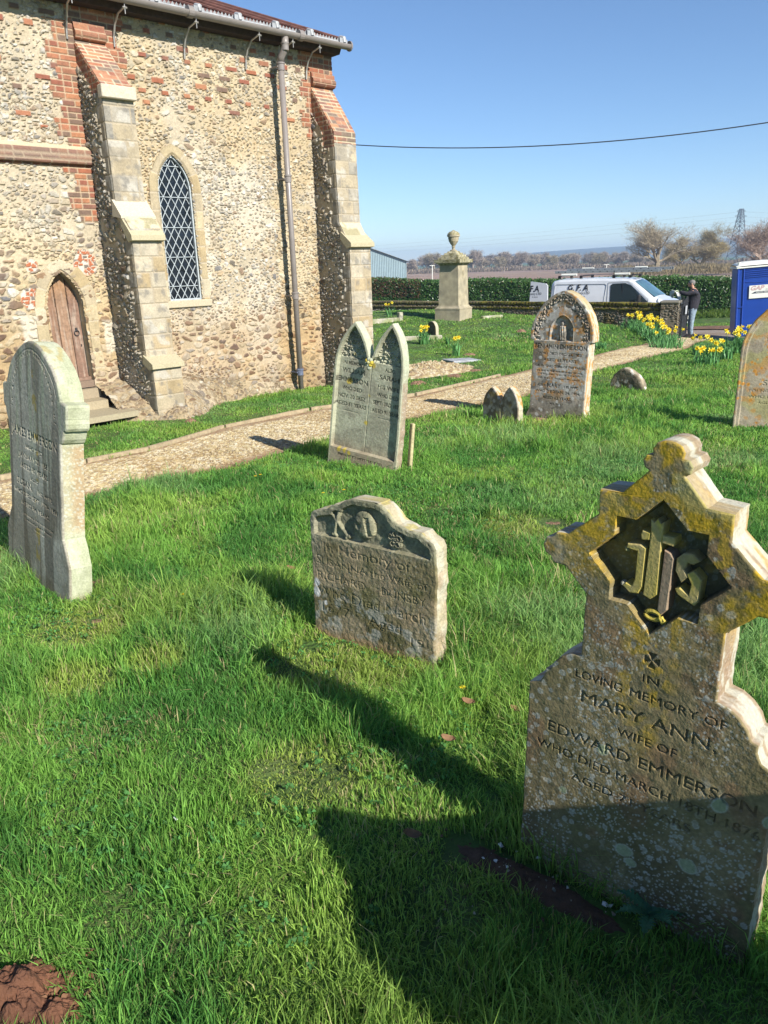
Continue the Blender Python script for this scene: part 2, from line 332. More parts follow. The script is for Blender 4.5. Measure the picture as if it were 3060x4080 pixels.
def wall_fn(u, v):
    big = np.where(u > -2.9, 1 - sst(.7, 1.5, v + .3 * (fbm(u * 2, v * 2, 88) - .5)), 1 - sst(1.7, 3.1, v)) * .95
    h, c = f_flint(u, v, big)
    # smeared lime and render patches
    pat = sst(.60, .68, fbm(u * .9 + 4, v * 1.3, 120)) * (v > 2.5); h = h * (1 - .5 * pat); c = mix(c, [.50, .41, .25], pat * .6)
    # sandy weathered band beside the window; browner and darker towards the foot
    c = mix(c, c * np.array([1.0, .90, .70]), sst(.48, .64, fbm(u * 1.1, v * .8, 150)) * .7)
    c = mix(c, [.54, .48, .37], .22 * sst(1.0, 2.2, v) * (.3 + 1.2 * fbm(u * 3, v * 3, 160)))
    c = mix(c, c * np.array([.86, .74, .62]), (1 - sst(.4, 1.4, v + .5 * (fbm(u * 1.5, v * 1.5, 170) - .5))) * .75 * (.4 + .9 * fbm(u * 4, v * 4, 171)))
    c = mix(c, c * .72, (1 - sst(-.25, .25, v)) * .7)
    # scattered bricks high in the wall
    k = np.floor(v / .145); L = .34; uo = u + hsh(k, 1, 61) * .3; i = np.floor(uo / L); fu = uo - i * L; fv = v - k * .145
    on = (hsh(i, k, 62) < np.where(v > 4.3, .70, .62)) & (v > 3.25 + .25 * vn(u * 1.2, u * 0, 5)) & ((u < -3.5) | (v > 3.70))
    bl = .11 + .08 * (hsh(i, k, 63) > .55); d = np.minimum(np.minimum(fu, bl - fu), np.minimum(fv, .066 - fv)); bm_ = sst(0, .006, d) * on
    c = mix(c, pal(BRK, hsh(i, k, 64)) * (.8 + .4 * fbm(u * 25, v * 25, 3))[..., None], bm_); h = np.where(bm_ > .5, .024, h)
    # toothed brick quoins: beside the buttress, under the string course and at the corner
    tooth = np.where(np.mod(np.floor(v / .219), 2) == 0, .0, .11); tooth = tooth + .04 * hsh(np.floor(v / .073), 2, 8)
    q1 = (u > -3.52 - tooth) & (u < -3.2) & (v > 2.25) & (v < 4.62)
    q1 |= (u > -3.35) & (u < -2.72 + tooth) & (v > 3.98)
    q2 = (u > .42 - tooth) & (v > 3.55) ; q3 = (u > -1.15) & (u < -.95) & False
    q = q1 | q2
    hb, cb = f_brick(u, v, seed=5); h = np.where(q, hb + .012, h); c = np.where(q[..., None], cb, c)
    # string of header bricks just below the string course
    q4 = (u < -3.3) & (v > 2.93) & (v < 3.06); h = np.where(q4, hb + .01, h); c = np.where(q4[..., None], cb * .9, c)
    # galleted tile and brick repairs round the door
    for (cx, cz, r) in ((-3.56, 1.74, .17), (-4.33, 1.32, .13), (-3.2, .62, .09), (-4.25, 1.72, .08)):
        rr = np.hypot(u - cx, (v - cz) * .9) + .06 * (fbm(u * 9, v * 9, 33) - .5)
        F1, F2, ID, _, _ = cells(u, v, .062, .05, 201, .9); mm = sst(.12, .2, F2 - F1) * (ID > .25)
        cc = mix(np.array([.66, .60, .50]), np.where((ID > .45)[..., None], np.array([.46, .15, .07]), np.array([.2, .17, .15])), mm)
        t = 1 - sst(r * .8, r, rr); c = mix(c, cc, t); h = h * (1 - t) + mm * .012 * t
    # whitewashed stones beside openings
    for (cx, cz, sx, sz) in ((WIN_X + .40, 2.1, .10, .16), (WIN_X + .44, 1.75, .12, .10), (WIN_X + .38, 1.42, .09, .15), (-3.33, .75, .10, .22), (-4.4, .85, .12, .3), (WIN_X - .40, 2.0, .08, .2)):
        t = 1 - sst(.8, 1.1, np.maximum(np.abs(u - cx) / sx, np.abs(v - cz) / sz) + .5 * (fbm(u * 8, v * 8, 44) - .5)); c = mix(c, [.63, .57, .46], t * .8)
    return h, c
E1 = .014
us = np.concatenate([np.arange(-9.5, -5.4, .05), np.arange(-5.4, .961, E1)]); vs = np.arange(-.75, 4.93, E1)
U, V_ = np.meshgrid(us, vs); h, c = wall_fn(U, V_)
thick_low = .05 * (1 - sst(2.98, 3.02, V_)) * (U < -3.27)         # the wall left of the buttress thickens below the string course
h = h + thick_low
h = h + .03 * np.clip(1 - V_ / .4, 0, 1)
Pw = np.stack([U, -h, V_], -1)
uc = (U[:-1, :-1] + U[1:, 1:]) / 2; vc = (V_[:-1, :-1] + V_[1:, 1:]) / 2
keep = ~(pip(uc, vc, door_poly) | pip(uc, vc, win_poly))
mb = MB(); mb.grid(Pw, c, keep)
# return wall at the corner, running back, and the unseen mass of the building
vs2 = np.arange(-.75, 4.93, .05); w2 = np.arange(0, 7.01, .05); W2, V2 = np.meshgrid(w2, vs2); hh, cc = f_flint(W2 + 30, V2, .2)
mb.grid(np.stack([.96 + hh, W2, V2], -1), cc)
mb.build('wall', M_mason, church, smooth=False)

def reveal(name, path, x0, y_out, y_in, w_out, blockL, base_cols, seed, sill=None):
    """dressed stone surround swept round an arched opening, with its reveal running into the wall"""
    pts = np.array(path); seg = np.r_[0, np.cumsum(np.hypot(*np.diff(pts, axis=0).T))]; n = int(seg[-1] / .018); t = np.linspace(0, seg[-1], n)
    X = np.interp(t, seg, pts[:, 0]); Z = np.interp(t, seg, pts[:, 1])
    tx = np.gradient(X); tz = np.gradient(Z); l = np.hypot(tx, tz); nx, nz = -tz / l, tx / l       # outward from the opening
    k = n // 2; nx[k - 1:k + 2] = 0; nz[k - 1:k + 2] = 1
    prof = [(0, y_in), (0, y_in * .5), (0, -.004), (.035, -y_out), (w_out * .35, -y_out - .002), (w_out * .7, -y_out), (w_out, -y_out), (w_out + .01, .02)]
    P = np.zeros((len(prof), n, 3)); Cc = np.zeros((len(prof), n, 3)); s = seg[-1] / 2
    bid = np.floor(np.abs(t - s) / blockL + .5) * np.sign(t - s); fr = np.abs(np.mod(np.abs(t - s) / blockL + .5, 1)); jn = (np.minimum(fr, 1 - fr) * blockL < .008)
    wv = 1 + .28 * (hsh(bid, 5, seed) - .4)
    for a, (r, y) in enumerate(prof):
        rr = r * (wv if r > w_out * .5 else 1)
        P[a, :, 0] = x0 + X + nx * rr; P[a, :, 2] = Z + nz * rr; P[a, :, 1] = y + (.004 * jn if y < 0 else 0)
        q = fbm(t * 9, t * 0 + r * 14, seed); Cc[a] = pal(base_cols, hsh(bid, 1, seed)) * (.75 + .5 * q)[:, None]
        Cc[a][jn] = (.52, .44, .32)
    m = MB(); m.grid(P, Cc); return m
SURC = [(.48, .39, .24), (.53, .44, .28), (.45, .35, .20), (.55, .48, .34), (.47, .39, .26)]
reveal('a', door_path, DOOR_X, .072, .16, .17, .21, SURC, 5).build('door_surround', M_mason, church)
reveal('a', win_path, WIN_X, .028, .14, .13, .24, SURC, 9).build('window_surround', M_mason, church)
mb = MB(); h, c = f_ashlar(*np.meshgrid(np.arange(-.42, .421, .02), np.arange(0, .11, .02)), L=.4, Hh=.2, warm=1)
mb.box((WIN_X + .02, -.012, 1.13), (.78, .07, .10), col=(.56, .48, .34), bev=.008); mb.box((WIN_X, .08, 1.165), (.53, .16, .03), col=(.5, .44, .33)); mb.build('window_sill', M_mason, church)

# lattice window
def offset_poly(path, d):
    p = np.array(path); t = np.gradient(p, axis=0); t /= np.linalg.norm(t, axis=1)[:, None] + 1e-9; q = p + np.c_[t[:, 1], -t[:, 0]] * d
    k = len(p) // 2; q[k] = p[k] - (0, d * 1.6); return [tuple(a) for a in q]
win = MB(); inner = offset_poly(win_path, .022); k = len(win_path)
rim = np.array([[(WIN_X + x, y, z) for x, z in pth] for pth, y in ((win_path, .05), (win_path, .02), (inner, .02), (inner, .07))]); win.grid(rim); win.box((WIN_X, .04, 1.19), (.5, .03, .03))
wf = win.build('window', M_frame, church)
m = MB(); m.prism([(x, z) for x, z in inner], (WIN_X, .075, 0), (1, 0, 0), (0, 0, 1), (0, 1, 0), 0, .01); m.build('glass_panes', M_glass, wf)
m = MB()
DW, DH = .118, .205
def clip_line(a, b, poly):
    ts = np.linspace(0, 1, 160); x = a[0] + (b[0] - a[0]) * ts; z = a[1] + (b[1] - a[1]) * ts; ins = pip(x, z, poly)
    if ins.sum() < 3: return None
    i = np.where(ins)[0]; return (x[i[0]], z[i[0]]), (x[i[-1]], z[i[-1]])
for sgn in (-1, 1):
    for q in range(-14, 24):
        a = (-.4, 1.18 + q * DH); b = (.4, 1.18 + q * DH + sgn * .8 / DW * DH)
        if sgn < 0: a = (-.4, 1.18 + q * DH); 
        r = clip_line(a, b, inner)
        if r: m.tube([(WIN_X + r[0][0], .064, r[0][1]), (WIN_X + r[1][0], .064, r[1][1])], .0066, 5)
m.build('leading', M_frame, wf)
for q in range(5):
    z = 1.18 + .41 * (q + 1) - .205; r = clip_line((-.3, z), (.3, z), win_path)
    if r: m = MB(); m.box((WIN_X + (r[0][0] + r[1][0]) / 2, .052, z), (r[1][0] - r[0][0], .008, .009)); m.build('saddle_bar', M_frame, wf)

# plank door
dp = offset_poly(door_path, .012); n = 60
zz = np.arange(.22, 1.63, .012); hw = np.interp(zz, [p[1] for p in dp[:len(dp) // 2 + 1]], [-p[0] for p in dp[:len(dp) // 2 + 1]])
T = np.linspace(-1, 1, 60); X = T[None] * hw[:, None]; Z = np.repeat(zz[:, None], 60, 1)
pl = np.floor((X + .24) / .165); gd = np.minimum((X + .24) - pl * .165, .165 - ((X + .24) - pl * .165)); gr = fbm(X * 60, Z * 4, 5)
cc = pal([(.22, .13, .085), (.20, .12, .085), (.25, .155, .10), (.19, .115, .08)], hsh(pl, 1, 3)) * (.7 + .6 * gr)[..., None]; cc = mix(cc, [.36, .19, .07], sst(1.2, 1.5, Z) * (.6 * fbm(X * 9, Z * 9, 6)))
cc = mix(cc, [.36, .30, .24], sst(.5, .75, fbm(X * 40, Z * 3, 17)) * .55); cc = cc * np.where(gd < .006, .25, 1)[..., None]
m = MB(); m.grid(np.stack([DOOR_X + X, .10 + np.where(gd < .006, .012, 0) - .003 * gr, Z], -1), cc); m.box((DOOR_X, .09, .20), (.48, .1, .05), col=(.22, .14, .10)); dr = m.build('door', M_door, church)
m = MB(); th = np.linspace(0, 2 * pi, 18); m.tube([(DOOR_X + .15 + .033 * cos(a), .085, .83 + .036 * sin(a)) for a in th], .006, 6); m.box((DOOR_X + .15, .085, .875), (.03, .016, .05), bev=.004); m.build('ring_handle', M_ironblk, dr)
m = MB(); m.box((DOOR_X + .19, .09, .66), (.012, .01, .03)); m.build('keyhole_plate', M_ironblk, dr)
m = MB(); m.box((DOOR_X + .0, .05, .14), (.50, .2, .09), col=(.25, .18, .13)); m.build('threshold', M_mason, church)
M_mason_cols = [(.46, .37, .24), (.54, .45, .28)]

# buttresses -----------------------------------------------------------------
def buttress(name, s0, s1, prof, label, seed, zbrick, brick_side):
    """prof: (projection, height) from the top down; brick weathering on top, ashlar front, flint flanks"""
    m = MB(); prof = np.array(prof); seg = np.r_[0, np.cumsum(np.hypot(*np.diff(prof, axis=0).T))]; E = .018
    t = np.unique(np.r_[np.arange(0, seg[-1], E), seg]); O = np.interp(t, seg, prof[:, 0]); Z = np.interp(t, seg, prof[:, 1])
    ww = np.linspace(s0, s1, int((s1 - s0) / E)); S, Tt = np.meshgrid(ww, t); OO = np.repeat(O[:, None], len(ww), 1); ZZ = np.repeat(Z[:, None], len(ww), 1)
    ha, ca = f_ashlar(S, ZZ, L=.26, Hh=.20, seed=seed, warm=.25 + .75 * (1 - sst(1.6, 2.4, ZZ)))
    hb, cb = f_brick(S, Tt, L=.22, seed=seed); cb = cb * np.array([1.15, 1.3, 1.35])
    br = ZZ > zbrick; h = np.where(br, hb, ha); c = np.where(br[..., None], cb, ca)
    slope = np.gradient(O) / np.maximum(np.abs(np.gradient(Z)), 1e-6); on_off = (slope > .25) & (Z < zbrick)
    c[on_off] = mix(np.array([.60, .52, .37]), np.array([.38, .34, .20]), sst(.45, .6, fbm(S * 9, ZZ * 9, 4)))[on_off]; h[on_off] = .004
    m.grid(np.stack([S, -(OO + h), ZZ - h * .3], -1), c)
    for side, x in ((0, s0), (1, s1)):
        zs = np.arange(prof[-1, 1], prof[0, 1], E * .8); pr = np.interp(zs, prof[::-1, 1], prof[::-1, 0]); a = np.linspace(0, 1, 60)
        Y = pr[:, None] * a[None]; Zg = np.repeat(zs[:, None], 60, 1)
        hf, cf = f_flint(Y * 1.0 + 40 * side + seed, Zg, .45); cf = cf * .86
        hs, cs = f_ashlar(Y - pr[:, None], Zg, L=.31, Hh=.20, seed=seed + 4, warm=.4)
        tooth = np.where(np.mod(np.floor(Zg / .20), 2) == 0, .12, .19); q = (pr[:, None] - Y) < tooth
        hk, ck = f_brick(Y, Zg, L=.2, seed=seed + 6, tone=.85); qb = (Zg > zbrick - .06) & (((pr[:, None] - Y) < .26))
        hq = np.where(q, hs, hf * 1.5); cq = np.where(q[..., None], cs * .8, cf); hq = np.where(qb, hk, hq); cq = np.where(qb[..., None], ck, cq)
        endf = sst(0, .03, pr[:, None] - Y)
        sgn = -1 if side == 0 else 1
        m.grid(np.stack([x + sgn * hq * endf, -Y, Zg], -1), cq)
    b = m.build(name, M_mason, church); tag(b, label); return b
b1 = buttress('buttress', -3.27, -2.86, [(0, 4.43), (.60, 3.84), (.60, 2.47), (.93, 2.14), (.93, .52), (1.08, .38), (1.08, -.7)], 'left buttress beside the pointed door', 3, 3.80, 1)
b2 = buttress('buttress', .50, .95, [(0, 4.33), (.53, 3.62), (.57, 2.28), (.80, 1.93), (.80, -.7)], 'corner buttress at the right end of the wall', 8, 3.45, 1)
def stone_block(par, c, size, col, name='coping_stone', bev=.01, M=None):
    m = MB(); m.box(c, size, col=col, bev=bev, M=M); return m.build(name, M_mason, par)
stone_block(b1, (-3.065, -.615, 3.745), (.46, .12, .15), (.62, .55, .42))
def setoff(par, sa, sb, z1, o1, z0, o0, drop=.05):
    m = MB(); P = [(o1 - .03, z1 + .01), (o0 + .02, z0 + .03), (o0 + .02, z0 - drop + .02), (o0 - .09, z0 - drop), (o1 - .05, z1 - .1)]
    m.prism([(-o, z) for o, z in P], (0, 0, 0), (0, 1, 0), (0, 0, 1), (1, 0, 0), sa, sb, col=(.52, .46, .30)); return m.build('weathering_slab', M_mason, par)
m = MB(); m.prism([(-.59, 2.50), (-.80, 2.29), (-.80, 2.26), (-.55, 2.3)], (0, 0, 0), (0, 1, 0), (0, 0, 1), (1, 0, 0), -3.31, -2.83, col=(.64, .56, .42)); m.build('weathering_slab', M_mason, b1)
setoff(b1, -3.30, -2.83, 2.285, .78, 2.02, .98); setoff(b1, -3.30, -2.83, .53, .92, .40, 1.12)
setoff(b2, .47, .98, 2.12, .66, 1.92, .86)
def moulded(par, sa, sb, zb):
    pf = np.array([(0, .17), (.05, .165), (.055, .10), (.075, .085), (.09, .05), (.085, .01), (.06, -.02), (0, -.03)]); S, T_ = np.meshgrid(np.arange(sa, sb + .001, .012), np.linspace(0, 1, 26)); q = np.linspace(0, 1, len(pf))
    O = np.interp(T_, q, pf[:, 0]); Z = zb + np.interp(T_, q, pf[:, 1]); hb, cb = f_brick(S, Z, L=.22, seed=77, tone=.92); m = MB(); m.grid(np.stack([S, -(O + hb * .8), Z], -1), mix(cb, [.36, .18, .12], .3)); m.prism([(-o, zb + z) for o, z in pf], (0, 0, 0), (0, 1, 0), (0, 0, 1), (1, 0, 0), sa, sa + .001, col=(.3, .13, .08)); return m.build('moulded_bricks', M_mason, par)
moulded(b1, -3.27, -2.86, 4.45); moulded(b2, .50, .97, 4.36)

# string course left of the first buttress
S, T_ = np.meshgrid(np.arange(-9.5, -3.26, .02), np.linspace(0, 1, 14)); prof = np.array([(0, 3.19), (.10, 3.135), (.13, 3.12), (.135, 3.08), (.13, 3.0), (.125, 2.96), (.03, 2.945)])
tt = np.linspace(0, 1, len(prof)); O = np.interp(T_, tt, prof[:, 0]); Z = np.interp(T_, tt, prof[:, 1]); hb, cb = f_brick(S, Z, seed=31, tone=.8)
cb = mix(cb, [.27, .20, .16], .45); cb = np.where((Z > 3.125)[..., None], np.array([.62, .52, .35]), cb)
m = MB(); m.grid(np.stack([S, -(O + hb * .5), Z], -1), cb); m.prism([(-.0, 3.19), (-.10, 3.135), (-.135, 3.1), (-.125, 2.96), (0, 2.945)], (0, 0, 0), (0, 1, 0), (0, 0, 1), (1, 0, 0), -3.268, -3.265, col=(.4, .22, .14)); m.build('string_course', M_mason, church)

# sloping flint apron and stone steps at the foot of the buttress and door
ap_s = np.array([-3.66, -3.4, -3.0, -2.6, -2.3, -1.9, -1.5, -1.0, -.5, -.1]); ap_o = np.array([.95, 1.12, 1.42, 1.20, .82, .50, .33, .22, .15, .10]); ap_t = np.array([.10, .12, .20, .20, .10, .0, -.10, -.15, -.22, -.30])
S, T_ = np.meshgrid(np.arange(-3.66, -.1, .016), np.linspace(0, 1, 90)); O = np.interp(S, ap_s, ap_o) * T_ ; Zt = np.interp(S, ap_s, ap_t)
wx = CH0[0] + CD[0] * S + CN[0] * O; wy = CH0[1] + CD[1] * S + CN[1] * O; zg = terr(wx, wy) - .06
Z = Zt * (1 - T_ ** 1.6) + zg * T_ ** 1.6; hf, cf = f_flint(S + 11, Z * .75 - O * .75 + .25 * fbm(S * 3, O * 3, 5), .7); cf = cf * (np.array([.88, .82, .72]) * (.75 + .4 * fbm(S * 3, O * 3, 7))[..., None])
m = MB(); m.grid(np.stack([S, -O - hf * .8, Z + hf * 1.1 + .03 * fbm(S * 4, O * 4, 8)], -1), cf); m.build('flint_apron', M_mason, church)
m = MB()
def slab_top(mm, pts, z1, z0, col):
    mm.prism(pts, (0, 0, 0), (1, 0, 0), (0, 1, 0), (0, 0, 1), z0, z1, col=col)
slab_top(m, [(-4.9, -.1), (-3.55, -.1), (-3.50, -.98), (-4.9, -1.05)], -.16, -.235, (.42, .36, .24)); m.build('doorstep', M_mason, church)
m = MB(); slab_top(m, [(-4.6, -.05), (-3.58, -.05), (-3.66, -.42), (-4.6, -.46)], -.05, -.16, (.42, .35, .23)); m.build('doorstep', M_mason, church)
m = MB(); slab_top(m, [(-4.3, -.02), (-3.60, -.02), (-3.62, -.13), (-4.3, -.15)], .08, -.049, (.38, .31, .21)); m.build('doorstep', M_mason, church)

# eaves: soffit board, roof covering with rolls, gutter, brackets and downpipe
SL, SR = -9.5, .98
m = MB(); m.prism([(.3, 4.80), (-.20, 4.80), (-.24, 4.87), (-.24, 4.90), (.3, 4.93)], (0, 0, 0), (0, 1, 0), (0, 0, 1), (1, 0, 0), SL, SR); m.build('eaves_board', mat('dark_eaves', (.05, .035, .03), bump=.2), church)
th = radians(20.5); m = MB(); nrm = (0, -sin(th), cos(th))
m.prism([(-.30, 4.925), (-.30, 4.965), (6, 4.965 + 6.3 * math.tan(th)), (6, 4.925 + 6.3 * math.tan(th))], (0, 0, 0), (0, 1, 0), (0, 0, 1), (1, 0, 0), SL, SR + .04); roof = m.build('roof', M_roof, church)
k = 0
for s in np.arange(SR - .02, SL, -.64):
    m = MB(); yy = np.linspace(-.33, 5.9, 24); m.tube([(s, y, 4.985 + (y + .3) * math.tan(th)) for y in yy], .028, 8); m.build('roof_roll', M_roof, roof)
    m = MB(); m.tube([(s, -.25, 5.02), (s, -.335, 4.99), (s, -.35, 4.93)], [.036, .042, .03], 8); m.box((s - .05, -.345, 4.955), (.09, .014, .075), rot=.12); m.box((s + .02, -.36, 4.94), (.05, .012, .07), rot=-.3); m.build('lead_clip', M_lead, roof)
m = MB()
for i, s in enumerate(np.arange(SL, SR, .058)):
    m.add([(s, -.315, 4.955), (s + .058, -.315, 4.955), (s + .029, -.325, 4.995), (s, -.345, 4.90), (s + .058, -.345, 4.90)], [np.array([(0, 1, 2)]), np.array([(0, 1, 4, 3)])])
m.build('lead_zigzag_flashing', M_lead, roof)
g = MB(); gr_ = .068; th_ = np.linspace(0, pi, 13); xs = np.array([SL, SR + .07]); prof = [(-.36 - gr_ * cos(a), 4.905 - gr_ * sin(a)) for a in th_] + [(-.36 + (gr_ - .006) * cos(a), 4.905 - (gr_ - .006) * sin(a)) for a in th_]
prof = [(p[0], p[1]) for p in prof]; g.prism(prof, (0, 0, 0), (0, 1, 0), (0, 0, 1), (1, 0, 0), xs[0], xs[1]); g.tube([(SR + .06, -.36, 4.895), (SR + .085, -.36, 4.895)], .074, 14)
g.prism([(-.36 - (gr_ - .004) * cos(a), 4.905 - (gr_ - .004) * sin(a)) for a in th_], (0, 0, 0), (0, 1, 0), (0, 0, 1), (1, 0, 0), SR + .05, SR + .06)
gut = g.build('gutter', M_gutter, church, smooth=False)
for s in np.arange(SR - .9, SL, -1.85):
    m = MB(); m.tube([(s - .04, -.36, 4.897), (s + .04, -.36, 4.897)], .074, 16, cap=True); m.build('gutter_joint', M_gutter, gut)
for s, top in ((.41, .45), (-.10, -.06), (-.71, -.66), (-1.72, -1.68), (-2.74, -2.70), (-3.36, -3.38), (-4.4, -4.38), (-5.4, -5.4)):
    m = MB(); zb = 4.41 if abs(s + .10) > .01 else 4.62
    m.tube([(s, -.035, zb), (s, -.05, zb + .12), (s + .005, -.10, zb + .24), (s * .5 + top * .5, -.20, 4.76), (top, -.36, 4.80)], [.013] * 5, 6, sq=1.0); m.build('gutter_stay', M_steel, church)
    m = MB(); m.tube([(top, -.36, 4.72), (top, -.36, 4.86)], .006, 5); m.tube([(top - .03, -.36, 4.79), (top + .03, -.36, 4.79)], .012, 5); m.build('stay_bolt', M_steel, church)
PX = -.17; m = MB()
m.tube([(PX - .02, -.34, 4.85), (PX - .02, -.335, 4.74), (PX - .03, -.30, 4.66), (PX - .045, -.25, 4.60), (PX - .045, -.23, 4.52)], .052, 14)
m.tube([(PX - .045, -.23, 4.55), (PX - .045, -.23, -.40)], .045, 16)
dpipe = m.build('downpipe', M_gutter, church, smooth=True)
for z in (4.72, 4.47, 2.92, 1.16, -.08):
    m = MB(); m.lathe([(.0, z - .05), (.054, z - .05), (.054, z + .03), (.062, z + .035), (.062, z + .055), (.05, z + .06), (0, z + .06)], (PX - .045 if z < 4.6 else PX - .02, -.23 if z < 4.6 else -.33, 0), 16)
    if z < 4.6: m.box((PX - .10, -.13, z), (.02, .20, .02)); m.box((PX + .01, -.13, z), (.02, .20, .02))
    m.build('pipe_collar', M_gutter if z > 0 else mat('blue_grey_collar', (.12, .14, .2), rough=.4), dpipe)

# ================================================================== LETTERING
def text_geo(s, shear=0., bold=0.):
    """flat triangles of a word set in the built-in face, cap height scaled to 1, left edge at 0"""
    cu = bpy.data.curves.new('lettering', 'FONT'); cu.body = s; cu.size = 1; cu.shear = shear; cu.offset = bold; cu.resolution_u = 3
    o = bpy.data.objects.new('lettering', cu); COL.objects.link(o); dg = bpy.context.evaluated_depsgraph_get()
    ev = o.evaluated_get(dg); me = ev.to_mesh(); me.calc_loop_triangles()
    V = np.array([v.co[:2] for v in me.vertices]).reshape(-1, 2); T = np.array([t.vertices[:] for t in me.loop_triangles], int).reshape(-1, 3)
    ev.to_mesh_clear(); bpy.data.objects.remove(o); bpy.data.curves.remove(cu)
    if len(V): V = V / .69; V[:, 0] -= V[:, 0].min()
    return V, T
class Carve:
    def __init__(s, x0, x1, z0, z1, px=.0014): s.x0, s.z0, s.px = x0, z0, px; s.B = np.zeros((int((z1 - z0) / px) + 1, int((x1 - x0) / px) + 1), bool)
    def tris(s, P, T):
        Q = (P - (s.x0, s.z0)) / s.px
        for t in np.asarray(T, int).reshape(-1, 3):
            a, b, c = Q[t]; x0, y0 = np.floor(np.min([a, b, c], 0)).astype(int); x1, y1 = np.ceil(np.max([a, b, c], 0)).astype(int)
            x0, y0 = max(x0, 0), max(y0, 0); x1, y1 = min(x1, s.B.shape[1] - 1), min(y1, s.B.shape[0] - 1)
            if x1 < x0 or y1 < y0: continue
            X, Y = np.meshgrid(np.arange(x0, x1 + 1), np.arange(y0, y1 + 1))
            e = lambda p, q: (q[0] - p[0]) * (Y - p[1]) - (q[1] - p[1]) * (X - p[0])
            A, B_, C_ = e(a, b), e(b, c), e(c, a); s.B[y0:y1 + 1, x0:x1 + 1] |= ((A >= 0) & (B_ >= 0) & (C_ >= 0)) | ((A <= 0) & (B_ <= 0) & (C_ <= 0))
    def text(s, t, x, z, h, width=None, bold=.01, slope=0., shear=0):
        V, T = text_geo(t, shear, bold)
        if not len(V): return
        w = V[:, 0].max(); sx = (width / w) if width else h; P = np.c_[(V[:, 0] - w / 2) * sx, V[:, 1] * h]
        s.tris(np.c_[x + P[:, 0], z + P[:, 1] + slope * P[:, 0]], T)
    def arc(s, t, cx, cz, rx, rz, a0, a1, h, bold=.01):
        for k, ch in enumerate(t):
            if ch == ' ': continue
            a = a0 + (a1 - a0) * (k + .5) / len(t); V, T = text_geo(ch, 0, bold); V = (V - (V[:, 0].max() / 2, 0)) * h
            dx, dz = -rx * sin(a), rz * cos(a); r = atan2(-dz, -dx)
            s.tris(np.c_[cx + rx * cos(a) + V[:, 0] * cos(r) - V[:, 1] * sin(r), cz + rz * sin(a) + V[:, 0] * sin(r) + V[:, 1] * cos(r)], T)
    def sample(s, X, Z, blur=1):
        B = s.B.astype(float)
        for _ in range(blur): B = (B + np.roll(B, 1, 0) + np.roll(B, -1, 0) + np.roll(B, 1, 1) + np.roll(B, -1, 1)) / 5
        fx = np.clip((X - s.x0) / s.px, 0, B.shape[1] - 1.001); fz = np.clip((Z - s.z0) / s.px, 0, B.shape[0] - 1.001)
        i = fx.astype(int); j = fz.astype(int); a = fx - i; b = fz - j
        return (B[j, i] * (1 - a) + B[j, i + 1] * a) * (1 - b) + (B[j + 1, i] * (1 - a) + B[j + 1, i + 1] * a) * b

